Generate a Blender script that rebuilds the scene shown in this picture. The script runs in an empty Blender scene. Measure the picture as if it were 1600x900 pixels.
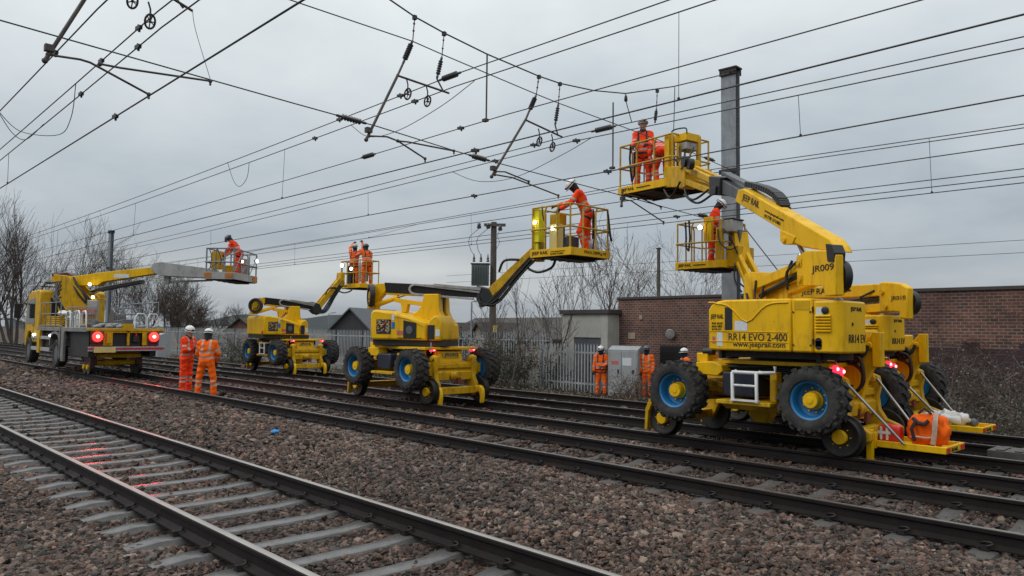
import bpy, bmesh, math, random
import numpy as np
from mathutils import Vector, Matrix

SC = bpy.context.scene
COL = SC.collection
R = math.radians
random.seed(7)

# ------------------------------------------------------------------ camera
cam_d = bpy.data.cameras.new("camera")
cam = bpy.data.objects.new("camera", cam_d)
COL.objects.link(cam)
cam.matrix_world = Matrix(((0.69014662, 0.03219874, 0.72295289, 0.0),
                           (0.72357039, -0.04724161, -0.68863207, 0.0),
                           (0.01198037, 0.9983644, -0.05590169, 1.63),
                           (0, 0, 0, 1)))
cam_d.sensor_width = 36.0
cam_d.lens = 1190 / 1600 * 36
cam_d.clip_start = 0.05
cam_d.clip_end = 3000
SC.camera = cam

# ------------------------------------------------------------------ world: overcast sky
SUN_EL, SUN_AZ = R(46), R(240)
world = bpy.data.worlds.new("World")
SC.world = world
world.use_nodes = True
nt = world.node_tree
nt.nodes.clear()
def wn(t, **k):
    n = nt.nodes.new(t)
    for a, b in k.items():
        setattr(n, a, b)
    return n
def wl(a, b):
    nt.links.new(a, b)
out = wn('ShaderNodeOutputWorld')
skyt = wn('ShaderNodeTexSky', sky_type='NISHITA', sun_disc=False)
skyt.sun_elevation = SUN_EL
skyt.sun_rotation = R(90) - SUN_AZ
bg1 = wn('ShaderNodeBackground')
bg1.inputs['Strength'].default_value = 0.09
wl(skyt.outputs[0], bg1.inputs['Color'])
tc = wn('ShaderNodeTexCoord')
sep = wn('ShaderNodeSeparateXYZ')
wl(tc.outputs['Generated'], sep.inputs[0])
def wmath(op, a, b=None, clamp=False):
    n = wn('ShaderNodeMath', operation=op, use_clamp=clamp)
    for i, v in enumerate((a, b)):
        if v is None:
            continue
        if isinstance(v, (int, float)):
            n.inputs[i].default_value = v
        else:
            wl(v, n.inputs[i])
    return n.outputs[0]
zc = wmath('MAXIMUM', sep.outputs[2], 0.0)
den = wmath('ADD', zc, 0.22)
cx = wmath('DIVIDE', sep.outputs[0], den)
cy = wmath('DIVIDE', sep.outputs[1], den)
comb = wn('ShaderNodeCombineXYZ')
wl(cx, comb.inputs[0]); wl(cy, comb.inputs[1])
nz = wn('ShaderNodeTexNoise')
nz.inputs['Scale'].default_value = 0.9
nz.inputs['Detail'].default_value = 5
nz.inputs['Roughness'].default_value = 0.5
nz.inputs['Distortion'].default_value = 0.5
wl(comb.outputs[0], nz.inputs['Vector'])
nz2 = wn('ShaderNodeTexNoise')
nz2.inputs['Scale'].default_value = 2.6
nz2.inputs['Detail'].default_value = 6
nz2.inputs['Roughness'].default_value = 0.55
wl(comb.outputs[0], nz2.inputs['Vector'])
cl = wmath('ADD', wmath('MULTIPLY', nz.outputs[0], 0.7), wmath('MULTIPLY', nz2.outputs[0], 0.3))
cr = wn('ShaderNodeValToRGB')
cr.color_ramp.elements[0].position = 0.36
cr.color_ramp.elements[0].color = (0.77, 0.805, 0.84, 1)
cr.color_ramp.elements[1].position = 0.62
cr.color_ramp.elements[1].color = (1.10, 1.10, 1.085, 1)
wl(cl, cr.inputs[0])
# overcast gradient: darker and bluer at the horizon, brighter to the zenith
gr = wn('ShaderNodeValToRGB')
els = gr.color_ramp.elements
els[0].position = 0.0; els[0].color = (0.405, 0.435, 0.47, 1)
els[1].position = 1.0; els[1].color = (1.65, 1.68, 1.72, 1)
for p, c in ((0.10, (0.445, 0.487, 0.53)), (0.22, (0.555, 0.605, 0.645)), (0.33, (0.735, 0.785, 0.81)), (0.45, (0.88, 0.915, 0.925)), (0.62, (1.12, 1.14, 1.14))):
    e = els.new(p); e.color = (*c, 1)
wl(zc, gr.inputs[0])
# long brighter break low in the west
brk = wn('ShaderNodeMapRange', clamp=True)
brk.inputs['From Min'].default_value = 0.045; brk.inputs['From Max'].default_value = 0.0
dz = wmath('ABSOLUTE', wmath('SUBTRACT', wmath('ADD', sep.outputs[2], wmath('MULTIPLY', nz2.outputs[0], 0.03)), 0.09))
wl(dz, brk.inputs['Value'])
azw = wmath('MULTIPLY', wmath('ADD', wmath('MULTIPLY', sep.outputs[0], -0.82), wmath('MULTIPLY', sep.outputs[1], 0.57)), 1.0)
azm = wn('ShaderNodeMapRange', clamp=True)
azm.inputs['From Min'].default_value = 0.9; azm.inputs['From Max'].default_value = 0.99
wl(azw, azm.inputs['Value'])
bmul = wmath('MULTIPLY', wmath('MULTIPLY', brk.outputs[0], azm.outputs[0]), 0.34)
mul = wn('ShaderNodeMix', data_type='RGBA', blend_type='MULTIPLY')
mul.inputs[0].default_value = 1.0
wl(gr.outputs[0], mul.inputs[6]); wl(cr.outputs[0], mul.inputs[7])
addc = wn('ShaderNodeMix', data_type='RGBA', blend_type='MIX')
wl(bmul, addc.inputs[0]); wl(mul.outputs[2], addc.inputs[6])
addc.inputs[7].default_value = (0.95, 0.94, 0.88, 1)
bg2 = wn('ShaderNodeBackground')
bg2.inputs['Strength'].default_value = 1.0
wl(addc.outputs[2], bg2.inputs['Color'])
mix = wn('ShaderNodeMixShader')
mix.inputs[0].default_value = 0.93
wl(bg1.outputs[0], mix.inputs[1]); wl(bg2.outputs[0], mix.inputs[2])
wl(mix.outputs[0], out.inputs[0])

sun_d = bpy.data.lights.new("sun", 'SUN')
sun_d.energy = 1.0
sun_d.angle = R(35)
sun_d.color = (1.0, 0.96, 0.9)
sun = bpy.data.objects.new("sun", sun_d)
COL.objects.link(sun)
sdir = Vector((math.cos(SUN_EL) * math.cos(SUN_AZ), math.cos(SUN_EL) * math.sin(SUN_AZ), math.sin(SUN_EL)))
sun.rotation_euler = sdir.to_track_quat('Z', 'Y').to_euler()
sun.location = sdir * 50

vs = SC.view_settings
vs.view_transform = 'Standard'
vs.look = 'None'
vs.exposure = 0.0
vs.gamma = 1.0
vs.use_curve_mapping = False

# ------------------------------------------------------------------ materials
MATS = {}
def mat(name, color, rough=0.5, metal=0.0, var=0.25, vscale=3.0, bump=0.0, bscale=40.0, dirt=None, dirt_amt=0.5,
        dscale=1.5, emit=None, estr=0.0, coat=0.0, spec=0.5, chips=None, drough=.3):
    m = bpy.data.materials.new(name)
    m.use_nodes = True
    t = m.node_tree
    b = t.nodes['Principled BSDF']
    b.inputs['Roughness'].default_value = rough
    b.inputs['Metallic'].default_value = metal
    b.inputs['Specular IOR Level'].default_value = spec
    if coat:
        b.inputs['Coat Weight'].default_value = coat
        b.inputs['Coat Roughness'].default_value = 0.15
    co = t.nodes.new('ShaderNodeTexCoord')
    n = t.nodes.new('ShaderNodeTexNoise')
    n.inputs['Scale'].default_value = vscale
    n.inputs['Detail'].default_value = 6
    n.inputs['Roughness'].default_value = 0.6
    t.links.new(co.outputs['Object'], n.inputs['Vector'])
    r = t.nodes.new('ShaderNodeValToRGB')
    r.color_ramp.elements[0].position = 0.3
    r.color_ramp.elements[1].position = 0.7
    lo = [c * (1 - var) for c in color]; hi = [min(1, c * (1 + var * 0.6)) for c in color]
    r.color_ramp.elements[0].color = (*lo, 1); r.color_ramp.elements[1].color = (*hi, 1)
    t.links.new(n.outputs[0], r.inputs[0])
    last = r.outputs[0]
    if dirt:
        n2 = t.nodes.new('ShaderNodeTexNoise')
        n2.inputs['Scale'].default_value = dscale
        n2.inputs['Detail'].default_value = 8
        n2.inputs['Roughness'].default_value = 0.7
        mp = t.nodes.new('ShaderNodeMapping')
        mp.inputs['Scale'].default_value = (1.6, 1.6, 0.5)
        mp.inputs['Location'].default_value = (3.1, 1.7, 0.4)
        t.links.new(co.outputs['Object'], mp.inputs[0]); t.links.new(mp.outputs[0], n2.inputs['Vector'])
        mr = t.nodes.new('ShaderNodeMapRange')
        mr.inputs['From Min'].default_value = 0.52; mr.inputs['From Max'].default_value = 0.72
        mr.inputs['To Max'].default_value = dirt_amt
        t.links.new(n2.outputs[0], mr.inputs['Value'])
        mx = t.nodes.new('ShaderNodeMix'); mx.data_type = 'RGBA'
        t.links.new(mr.outputs[0], mx.inputs[0]); t.links.new(last, mx.inputs[6])
        mx.inputs[7].default_value = (*dirt, 1)
        last = mx.outputs[2]
        mr2 = t.nodes.new('ShaderNodeMapRange')
        mr2.inputs['From Min'].default_value = 0.4; mr2.inputs['From Max'].default_value = 0.75
        mr2.inputs['To Min'].default_value = rough; mr2.inputs['To Max'].default_value = min(1, rough + drough)
        t.links.new(n2.outputs[0], mr2.inputs['Value']); t.links.new(mr2.outputs[0], b.inputs['Roughness'])
    if chips:
        # run-down streaks and small chips of bare, rusty metal
        for sc_, vec, lo_, hi_, amt, colr in ((1.0, (9, 9, .9), .56, .74, chips * .55, (0.10, 0.055, 0.012)), (1.0, (26, 26, 26), .66, .70, chips, (0.035, 0.022, 0.014)), (1.0, (2.2, 2.2, 1.2), .5, .8, chips * .35, (0.16, 0.12, 0.06))):
            m5 = t.nodes.new('ShaderNodeMapping'); m5.inputs['Scale'].default_value = vec; m5.inputs['Location'].default_value = (1.3, 5.2, 2.2)
            n5 = t.nodes.new('ShaderNodeTexNoise'); n5.inputs['Scale'].default_value = sc_; n5.inputs['Detail'].default_value = 5; n5.inputs['Roughness'].default_value = .65
            t.links.new(co.outputs['Object'], m5.inputs[0]); t.links.new(m5.outputs[0], n5.inputs['Vector'])
            r5 = t.nodes.new('ShaderNodeMapRange'); r5.inputs['From Min'].default_value = lo_; r5.inputs['From Max'].default_value = hi_; r5.inputs['To Max'].default_value = amt
            t.links.new(n5.outputs[0], r5.inputs['Value'])
            x5 = t.nodes.new('ShaderNodeMix'); x5.data_type = 'RGBA'
            t.links.new(r5.outputs[0], x5.inputs[0]); t.links.new(last, x5.inputs[6]); x5.inputs[7].default_value = (*colr, 1)
            last = x5.outputs[2]
    t.links.new(last, b.inputs['Base Color'])
    if bump:
        n3 = t.nodes.new('ShaderNodeTexNoise')
        n3.inputs['Scale'].default_value = bscale
        n3.inputs['Detail'].default_value = 5
        t.links.new(co.outputs['Object'], n3.inputs['Vector'])
        bp = t.nodes.new('ShaderNodeBump')
        bp.inputs['Strength'].default_value = bump
        bp.inputs['Distance'].default_value = 0.01
        t.links.new(n3.outputs[0], bp.inputs['Height']); t.links.new(bp.outputs[0], b.inputs['Normal'])
    if emit:
        b.inputs['Emission Color'].default_value = (*emit, 1)
        b.inputs['Emission Strength'].default_value = estr
    MATS[name] = m
    return m

YEL = mat('yellow_paint', (0.77, 0.445, 0.0005), 0.38, chips=.6, var=0.08, vscale=2.0, dirt=(0.26, 0.13, 0.012), dirt_amt=0.55, dscale=2.8, spec=0.28)
YELD = mat('yellow_paint_grimy_shaded', (0.60, 0.345, 0.002), 0.45, chips=.85, var=0.22, vscale=5.0, spec=0.3, dirt=(0.08, 0.05, 0.018), dirt_amt=0.75, dscale=4.0)  # grimy tone; on the low chassis parts it also paints in shade
YELL = mat('yellow_rail_tube', (0.50, 0.325, 0.05), 0.5, var=0.25, vscale=9.0, spec=0.3, dirt=(0.24, 0.16, 0.05), dirt_amt=0.6, dscale=6.0)
RUB = mat('tyre_rubber', (0.045, 0.043, 0.042), 0.85, var=0.5, vscale=8.0, bump=0.6, bscale=60, dirt=(0.10, 0.09, 0.08), dirt_amt=0.55, dscale=7, spec=0.25)
BLUE = mat('blue_rim_paint', (0.008, 0.17, 0.42), 0.4, var=0.2, dirt=(0.04, 0.05, 0.06), dirt_amt=0.5, dscale=6)
BLK = mat('black_plastic', (0.013, 0.013, 0.014), 0.45, var=0.3)
BOOMBLK = mat('dark_boom_paint', (0.009, 0.009, 0.010), 0.45, var=0.4, spec=.3, dirt=(0.035, 0.03, 0.028), dirt_amt=0.5)
HOSE = mat('hose_rubber', (0.012, 0.012, 0.013), 0.5, var=0.3)
DSTEEL = mat('dark_steel', (0.035, 0.032, 0.03), 0.5, 0.6, var=0.4, dirt=(0.09, 0.06, 0.04), dirt_amt=0.6, dscale=5)
STEEL = mat('worn_steel', (0.36, 0.36, 0.36), 0.32, 0.9, var=0.25)
GREYP = mat('grey_boom_paint', (0.10, 0.108, 0.115), 0.42, var=0.2, dirt=(0.05, 0.05, 0.045), dirt_amt=0.5)
LGREY = mat('light_grey_metal', (0.34, 0.34, 0.33), 0.5, var=0.25, dirt=(0.12, 0.11, 0.1), dirt_amt=0.6, dscale=4)
LGREYD = mat('dull_grey_metal', (0.20, 0.195, 0.185), 0.55, var=0.3, dirt=(0.06, 0.055, 0.05), dirt_amt=0.75, dscale=4)
GALV = mat('galvanised_steel', (0.235, 0.26, 0.285), 0.55, 0.3, var=0.22, vscale=4, dirt=(0.13, 0.14, 0.15), dirt_amt=0.6, dscale=3)
WHT = mat('white_paint', (0.66, 0.66, 0.64), 0.5, var=0.12, dirt=(0.3, 0.28, 0.24), dirt_amt=0.5, dscale=6)
NAVY = mat('navy_tank_plastic', (0.012, 0.016, 0.032), 0.45, var=0.3)
INK = mat('black_lettering', (0.012, 0.011, 0.010), 0.5, var=0.1)
REDREF = mat('red_reflector', (0.65, 0.03, 0.01), 0.35, var=0.15)
GRNINK = mat('green_lettering', (0.03, 0.05, 0.004), 0.5, var=0.1)
REDLAMP = mat('red_lamp_lit', (0.8, 0.02, 0.03), 0.3, emit=(1.0, 0.02, 0.05), estr=2.6)
REDHOT = mat('red_lamp_core', (1, 0.4, 0.4), 0.3, emit=(1.0, 0.16, 0.2), estr=7.0)
TAILRED = mat('tail_lamp_lit', (0.8, 0.02, 0.02), 0.3, emit=(1.0, 0.02, 0.015), estr=5.0)
TAILHOT = mat('tail_lamp_core', (1, 0.5, 0.4), 0.3, emit=(1.0, 0.06, 0.045), estr=75.0)
WLAMP = mat('work_lamp_lit', (1, 0.9, 0.6), 0.3, emit=(1.0, 0.82, 0.36), estr=10.0)
WLAMP2 = mat('white_lamp_lit', (1, 1, 0.95), 0.3, emit=(0.95, 1.0, 0.9), estr=9.0)
HIVIZ_Y = mat('fluorescent_yellow', (0.72, 0.66, 0.01), 0.6, var=0.15)
ORNG = mat('orange_hi_vis', (1.0, 0.135, 0.006), 0.75, var=0.22, vscale=7, spec=0.2, dirt=(0.55, 0.06, 0.01), dirt_amt=0.5, dscale=9)
ORNG2 = mat('red_orange_hi_vis', (1.0, 0.06, 0.010), 0.75, var=0.22, vscale=7, spec=0.2, dirt=(0.5, 0.03, 0.01), dirt_amt=0.5, dscale=9)
REFL = mat('reflective_tape', (0.46, 0.33, 0.26), 0.5, var=0.3, vscale=15)
SKIN = mat('skin', (0.46, 0.25, 0.18), 0.55, var=0.12, vscale=30)
EYE = mat('eye', (0.04, 0.03, 0.025), 0.2)
HAIRM = mat('dark_hood', (0.018, 0.018, 0.022), 0.85, var=0.3)
BOOT = mat('boot_leather', (0.035, 0.025, 0.02), 0.7, var=0.4)
GLOVEM = mat('dark_glove', (0.03, 0.03, 0.032), 0.8, var=0.3)
HARN = mat('dark_harness', (0.02, 0.016, 0.022), 0.7, var=0.3)
HELW = mat('white_helmet_shell', (0.70, 0.70, 0.69), 0.35, var=0.1, dirt=(0.4, 0.38, 0.33), dirt_amt=0.4, dscale=12)
HELG = mat('grey_helmet_shell', (0.42, 0.42, 0.38), 0.4, var=0.15, dirt=(0.16, 0.15, 0.12), dirt_amt=0.6, dscale=12)
HELB = mat('dark_helmet_shell', (0.10, 0.12, 0.15), 0.4, var=0.2)
WIRE = mat('wire_bronze', (0.045, 0.042, 0.042), 0.5, 0.5, var=0.2)
TUBEM = mat('registration_tube', (0.085, 0.072, 0.062), 0.6, 0.4, var=0.4, vscale=6)
INS = mat('brown_grey_insulator', (0.05, 0.05, 0.055), 0.35, var=0.2)
RAILSIDE = mat('rail_rust', (0.013, 0.009, 0.009), 0.6, 0.0, var=0.4, vscale=3, bump=0.3, bscale=40, dirt=(0.030, 0.017, 0.013), dirt_amt=0.5, dscale=3, spec=0.25)
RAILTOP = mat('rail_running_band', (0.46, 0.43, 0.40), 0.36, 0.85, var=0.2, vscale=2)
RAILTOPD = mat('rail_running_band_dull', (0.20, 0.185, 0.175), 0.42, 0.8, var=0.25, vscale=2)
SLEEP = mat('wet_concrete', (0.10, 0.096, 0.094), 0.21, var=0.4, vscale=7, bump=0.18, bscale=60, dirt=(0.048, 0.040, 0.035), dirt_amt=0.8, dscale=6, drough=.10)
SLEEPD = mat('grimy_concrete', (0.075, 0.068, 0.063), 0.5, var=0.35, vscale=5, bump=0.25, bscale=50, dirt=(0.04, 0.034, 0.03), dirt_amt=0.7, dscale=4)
CLIPM = mat('clip_iron', (0.020, 0.017, 0.016), 0.5, 0.4, var=0.4)
BARK = mat('bark', (0.055, 0.046, 0.040), 0.9, var=0.35, vscale=5)
BARKP = mat('pale_bark', (0.085, 0.070, 0.060), 0.9, var=0.35, vscale=5)
TWIGM = mat('twig', (0.078, 0.057, 0.046), 0.9, var=0.35, vscale=2)
STEMM = mat('bramble_stem', (0.13, 0.098, 0.08), 0.9, var=0.4, vscale=4)
LEAFM = mat('bramble_leaf', (0.10, 0.112, 0.085), 0.7, var=0.5, vscale=3)
LEAFD = mat('ivy_leaf', (0.032, 0.045, 0.024), 0.55, var=0.5, vscale=3)
LEAFB = mat('dead_leaf', (0.12, 0.075, 0.045), 0.8, var=0.5, vscale=3)
FENCEM = mat('palisade_galv', (0.32, 0.345, 0.36), 0.6, 0.2, var=0.3, vscale=1.5)
CABM = mat('cabinet_grey', (0.30, 0.315, 0.325), 0.5, var=0.12, vscale=2, dirt=(0.18, 0.18, 0.175), dirt_amt=0.5, dscale=3)
HUTM = mat('hut_render', (0.37, 0.365, 0.335), 0.7, var=0.15, vscale=2, dirt=(0.19, 0.18, 0.155), dirt_amt=0.5, dscale=2)
HUTD = mat('hut_door_paint', (0.065, 0.072, 0.085), 0.5, var=0.15, dirt=(0.11, 0.11, 0.11), dirt_amt=0.4)
ROOFD = mat('roof_edge', (0.05, 0.045, 0.042), 0.7, var=0.2)
BUFF = mat('buff_house_wall', (0.30, 0.24, 0.18), 0.8, var=0.2, vscale=3)
BLKW = mat('black_cladding', (0.035, 0.036, 0.04), 0.7, var=0.2)
SLATE = mat('roof_tiles', (0.042, 0.036, 0.030), 0.75, var=0.3, vscale=4, bump=0.4, bscale=12)
SLATEG = mat('slate_roof', (0.075, 0.082, 0.09), 0.6, var=0.2, vscale=4)
POLEM = mat('weathered_pole_wood', (0.095, 0.08, 0.068), 0.85, var=0.3, vscale=3)
TRANSF = mat('transformer_paint', (0.10, 0.12, 0.12), 0.5, var=0.2)
HILLM = mat('distant_hill', (0.11, 0.125, 0.13), 0.95, var=0.25, vscale=0.05)
STICK = mat('sticker_white', (0.6, 0.64, 0.68), 0.4, var=0.15, vscale=30)
REDST = mat('sticker_red', (0.5, 0.13, 0.10), 0.4, var=0.3, vscale=30)
CREAM = mat('yellow_plate', (0.62, 0.5, 0.18), 0.5, var=0.15)
RAGB = mat('blue_cloth', (0.02, 0.25, 0.62), 0.7, var=0.3)
BRKOR = mat('terracotta', (0.28, 0.10, 0.05), 0.8, var=0.3)
GLASS = mat('dark_glass', (0.02, 0.022, 0.025), 0.1, var=0.1)
BUMPR = mat('red_bumper_stripe', (0.42, 0.03, 0.06), 0.4, var=0.2)
MAROON = mat('maroon_plastic', (0.09, 0.015, 0.025), 0.4, var=0.2)
ROPE = mat('strap_webbing', (0.02, 0.02, 0.024), 0.8, var=0.3)
PLBAG = mat('translucent_sack', (0.5, 0.52, 0.54), 0.4, var=0.25, vscale=9)
LATCH = mat('latch_rust_red', (.16, .035, .02), .6)
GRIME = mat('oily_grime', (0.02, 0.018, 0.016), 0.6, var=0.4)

def brick_mat():
    m = bpy.data.materials.new('brickwork'); m.use_nodes = True
    t = m.node_tree; b = t.nodes['Principled BSDF']
    b.inputs['Roughness'].default_value = 0.85
    co = t.nodes.new('ShaderNodeTexCoord')
    sp = t.nodes.new('ShaderNodeSeparateXYZ'); t.links.new(co.outputs['Object'], sp.inputs[0])
    ad = t.nodes.new('ShaderNodeMath'); ad.operation = 'ADD'
    t.links.new(sp.outputs[0], ad.inputs[0]); t.links.new(sp.outputs[1], ad.inputs[1])
    cb = t.nodes.new('ShaderNodeCombineXYZ'); t.links.new(ad.outputs[0], cb.inputs[0]); t.links.new(sp.outputs[2], cb.inputs[1])
    br = t.nodes.new('ShaderNodeTexBrick')
    br.inputs['Color1'].default_value = (0.165, 0.068, 0.050, 1)
    br.inputs['Color2'].default_value = (0.068, 0.040, 0.036, 1)
    br.inputs['Mortar'].default_value = (0.21, 0.172, 0.15, 1)
    br.inputs['Scale'].default_value = 1.0
    br.inputs['Mortar Size'].default_value = 0.011
    br.inputs['Brick Width'].default_value = 0.20
    br.inputs['Row Height'].default_value = 0.086
    br.inputs['Bias'].default_value = -0.1
    t.links.new(cb.outputs[0], br.inputs['Vector'])
    n = t.nodes.new('ShaderNodeTexNoise'); n.inputs['Scale'].default_value = 0.7; n.inputs['Detail'].default_value = 7; n.inputs['Roughness'].default_value = 0.65
    t.links.new(co.outputs['Object'], n.inputs['Vector'])
    rr = t.nodes.new('ShaderNodeValToRGB')
    rr.color_ramp.elements[0].position = 0.3; rr.color_ramp.elements[0].color = (0.42, 0.40, 0.41, 1)
    rr.color_ramp.elements[1].position = 0.7; rr.color_ramp.elements[1].color = (1.3, 1.22, 1.15, 1)
    t.links.new(n.outputs[0], rr.inputs[0])
    mx = t.nodes.new('ShaderNodeMix'); mx.data_type = 'RGBA'; mx.blend_type = 'MULTIPLY'; mx.inputs[0].default_value = 1
    t.links.new(br.outputs[0], mx.inputs[6]); t.links.new(rr.outputs[0], mx.inputs[7])
    # a patched band of old dark maroon paint along the foot of the eastern stretch (stepped like the brick courses)
    sn = t.nodes.new('ShaderNodeVectorMath'); sn.operation = 'SNAP'
    sn.inputs[1].default_value = (0.45, 0.15, 1.0)
    t.links.new(cb.outputs[0], sn.inputs[0])
    n2 = t.nodes.new('ShaderNodeTexNoise'); n2.inputs['Scale'].default_value = 0.8; n2.inputs['Detail'].default_value = 3
    t.links.new(sn.outputs[0], n2.inputs['Vector'])
    sp2 = t.nodes.new('ShaderNodeSeparateXYZ'); t.links.new(sn.outputs[0], sp2.inputs[0])
    h = t.nodes.new('ShaderNodeMath'); h.operation = 'MULTIPLY_ADD'
    t.links.new(n2.outputs[0], h.inputs[0]); h.inputs[1].default_value = -0.9; t.links.new(sp2.outputs[1], h.inputs[2])
    cmpz = t.nodes.new('ShaderNodeMath'); cmpz.operation = 'LESS_THAN'; t.links.new(h.outputs[0], cmpz.inputs[0]); cmpz.inputs[1].default_value = 1.35
    cmpx = t.nodes.new('ShaderNodeMath'); cmpx.operation = 'GREATER_THAN'; t.links.new(sp.outputs[0], cmpx.inputs[0]); cmpx.inputs[1].default_value = 9.6
    mm = t.nodes.new('ShaderNodeMath'); mm.operation = 'MULTIPLY'; t.links.new(cmpz.outputs[0], mm.inputs[0]); t.links.new(cmpx.outputs[0], mm.inputs[1])
    m3 = t.nodes.new('ShaderNodeMix'); m3.data_type = 'RGBA'
    mmm = t.nodes.new('ShaderNodeMath'); mmm.operation = 'MULTIPLY'; t.links.new(mm.outputs[0], mmm.inputs[0]); mmm.inputs[1].default_value = 0.93
    t.links.new(mmm.outputs[0], m3.inputs[0]); t.links.new(mx.outputs[2], m3.inputs[6]); m3.inputs[7].default_value = (0.040, 0.021, 0.026, 1)
    t.links.new(m3.outputs[2], b.inputs['Base Color'])
    bp = t.nodes.new('ShaderNodeBump'); bp.inputs['Strength'].default_value = 0.5; bp.inputs['Distance'].default_value = 0.01
    t.links.new(br.outputs['Fac'], bp.inputs['Height']); bp.invert = True
    t.links.new(bp.outputs[0], b.inputs['Normal'])
    return m
BRICK = brick_mat()

def ground_mat():
    m = bpy.data.materials.new('ballast_bed'); m.use_nodes = True
    t = m.node_tree; b = t.nodes['Principled BSDF']; b.inputs['Roughness'].default_value = 0.9
    b.inputs['Specular IOR Level'].default_value = 0.25
    co = t.nodes.new('ShaderNodeTexCoord')
    v = t.nodes.new('ShaderNodeTexVoronoi'); v.inputs['Scale'].default_value = 19
    t.links.new(co.outputs['Object'], v.inputs['Vector'])
    rr = t.nodes.new('ShaderNodeValToRGB')
    e = rr.color_ramp.elements
    e[0].position = 0.0; e[0].color = (0.010, 0.008, 0.008, 1)  # bed tones darkened to paint shade into the gaps between loose stones
    e[1].position = 1.0; e[1].color = (0.12, 0.095, 0.083, 1)
    k = e.new(0.5); k.color = (0.045, 0.035, 0.031, 1)
    sp = t.nodes.new('ShaderNodeSeparateColor'); t.links.new(v.outputs['Color'], sp.inputs[0])
    t.links.new(sp.outputs[0], rr.inputs[0])
    n = t.nodes.new('ShaderNodeTexNoise'); n.inputs['Scale'].default_value = 0.35; n.inputs['Detail'].default_value = 8; n.inputs['Roughness'].default_value = 0.65
    t.links.new(co.outputs['Object'], n.inputs['Vector'])
    r2 = t.nodes.new('ShaderNodeValToRGB')
    r2.color_ramp.elements[0].position = 0.35; r2.color_ramp.elements[0].color = (0.7, 0.68, 0.68, 1)
    r2.color_ramp.elements[1].position = 0.68; r2.color_ramp.elements[1].color = (1.15, 1.08, 1.0, 1)
    t.links.new(n.outputs[0], r2.inputs[0])
    mx = t.nodes.new('ShaderNodeMix'); mx.data_type = 'RGBA'; mx.blend_type = 'MULTIPLY'; mx.inputs[0].default_value = 1
    t.links.new(rr.outputs[0], mx.inputs[6]); t.links.new(r2.outputs[0], mx.inputs[7])
    # soil and rough grass beyond the cess
    n4 = t.nodes.new('ShaderNodeTexNoise'); n4.inputs['Scale'].default_value = 3; n4.inputs['Detail'].default_value = 9; n4.inputs['Roughness'].default_value = 0.75
    t.links.new(co.outputs['Object'], n4.inputs['Vector'])
    r4 = t.nodes.new('ShaderNodeValToRGB')
    r4.color_ramp.elements[0].position = 0.35; r4.color_ramp.elements[0].color = (0.035, 0.03, 0.022, 1)
    r4.color_ramp.elements[1].position = 0.68; r4.color_ramp.elements[1].color = (0.12, 0.085, 0.055, 1)
    t.links.new(n4.outputs[0], r4.inputs[0])
    s2 = t.nodes.new('ShaderNodeSeparateXYZ'); t.links.new(co.outputs['Object'], s2.inputs[0])
    ad = t.nodes.new('ShaderNodeMath'); ad.operation = 'MULTIPLY_ADD'
    t.links.new(n4.outputs[0], ad.inputs[0]); ad.inputs[1].default_value = 2.5; t.links.new(s2.outputs[1], ad.inputs[2])
    mr = t.nodes.new('ShaderNodeMapRange'); mr.inputs['From Min'].default_value = 17.6; mr.inputs['From Max'].default_value = 19.0
    t.links.new(ad.outputs[0], mr.inputs['Value'])
    m3 = t.nodes.new('ShaderNodeMix'); m3.data_type = 'RGBA'
    t.links.new(mr.outputs[0], m3.inputs[0]); t.links.new(mx.outputs[2], m3.inputs[6]); t.links.new(r4.outputs[0], m3.inputs[7])
    t.links.new(m3.outputs[2], b.inputs['Base Color'])
    bp = t.nodes.new('ShaderNodeBump'); bp.inputs['Strength'].default_value = 0.9; bp.inputs['Distance'].default_value = 0.03
    t.links.new(v.outputs['Distance'], bp.inputs['Height']); bp.invert = True
    t.links.new(bp.outputs[0], b.inputs['Normal'])
    return m
GROUNDM = ground_mat()

def attr_mat(name, attr, rough, spec=0.4):
    m = bpy.data.materials.new(name); m.use_nodes = True
    t = m.node_tree; b = t.nodes['Principled BSDF']; b.inputs['Roughness'].default_value = rough
    b.inputs['Specular IOR Level'].default_value = spec
    a = t.nodes.new('ShaderNodeAttribute'); a.attribute_name = attr
    co = t.nodes.new('ShaderNodeTexCoord')
    n = t.nodes.new('ShaderNodeTexNoise'); n.inputs['Scale'].default_value = 70; n.inputs['Detail'].default_value = 4
    t.links.new(co.outputs['Object'], n.inputs['Vector'])
    r = t.nodes.new('ShaderNodeValToRGB')
    r.color_ramp.elements[0].position = 0.3; r.color_ramp.elements[0].color = (0.7, 0.7, 0.7, 1)
    r.color_ramp.elements[1].position = 0.7; r.color_ramp.elements[1].color = (1.2, 1.2, 1.2, 1)
    t.links.new(n.outputs[0], r.inputs[0])
    mx = t.nodes.new('ShaderNodeMix'); mx.data_type = 'RGBA'; mx.blend_type = 'MULTIPLY'; mx.inputs[0].default_value = 1
    t.links.new(a.outputs['Color'], mx.inputs[6]); t.links.new(r.outputs[0], mx.inputs[7])
    t.links.new(mx.outputs[2], b.inputs['Base Color'])
    return m
STONEM = attr_mat('ballast_stone', 'col', 0.62, .22)

# ------------------------------------------------------------------ helpers
def tag(o, label=None, cat=None, group=None, kind=None):
    if label: o['label'] = label
    if cat: o['category'] = cat
    if group: o['group'] = group
    if kind: o['kind'] = kind
    return o

def empty(name, loc=(0, 0, 0), rz=0.0):
    o = bpy.data.objects.new(name, None)
    COL.objects.link(o)
    o.location = loc
    o.rotation_euler = (0, 0, rz)
    o.empty_display_size = 0.2
    return o

def thing(name, label, cat, loc=(0, 0, 0), rz=0.0, group=None):
    return tag(empty(name, loc, rz), label, cat, group)

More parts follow.
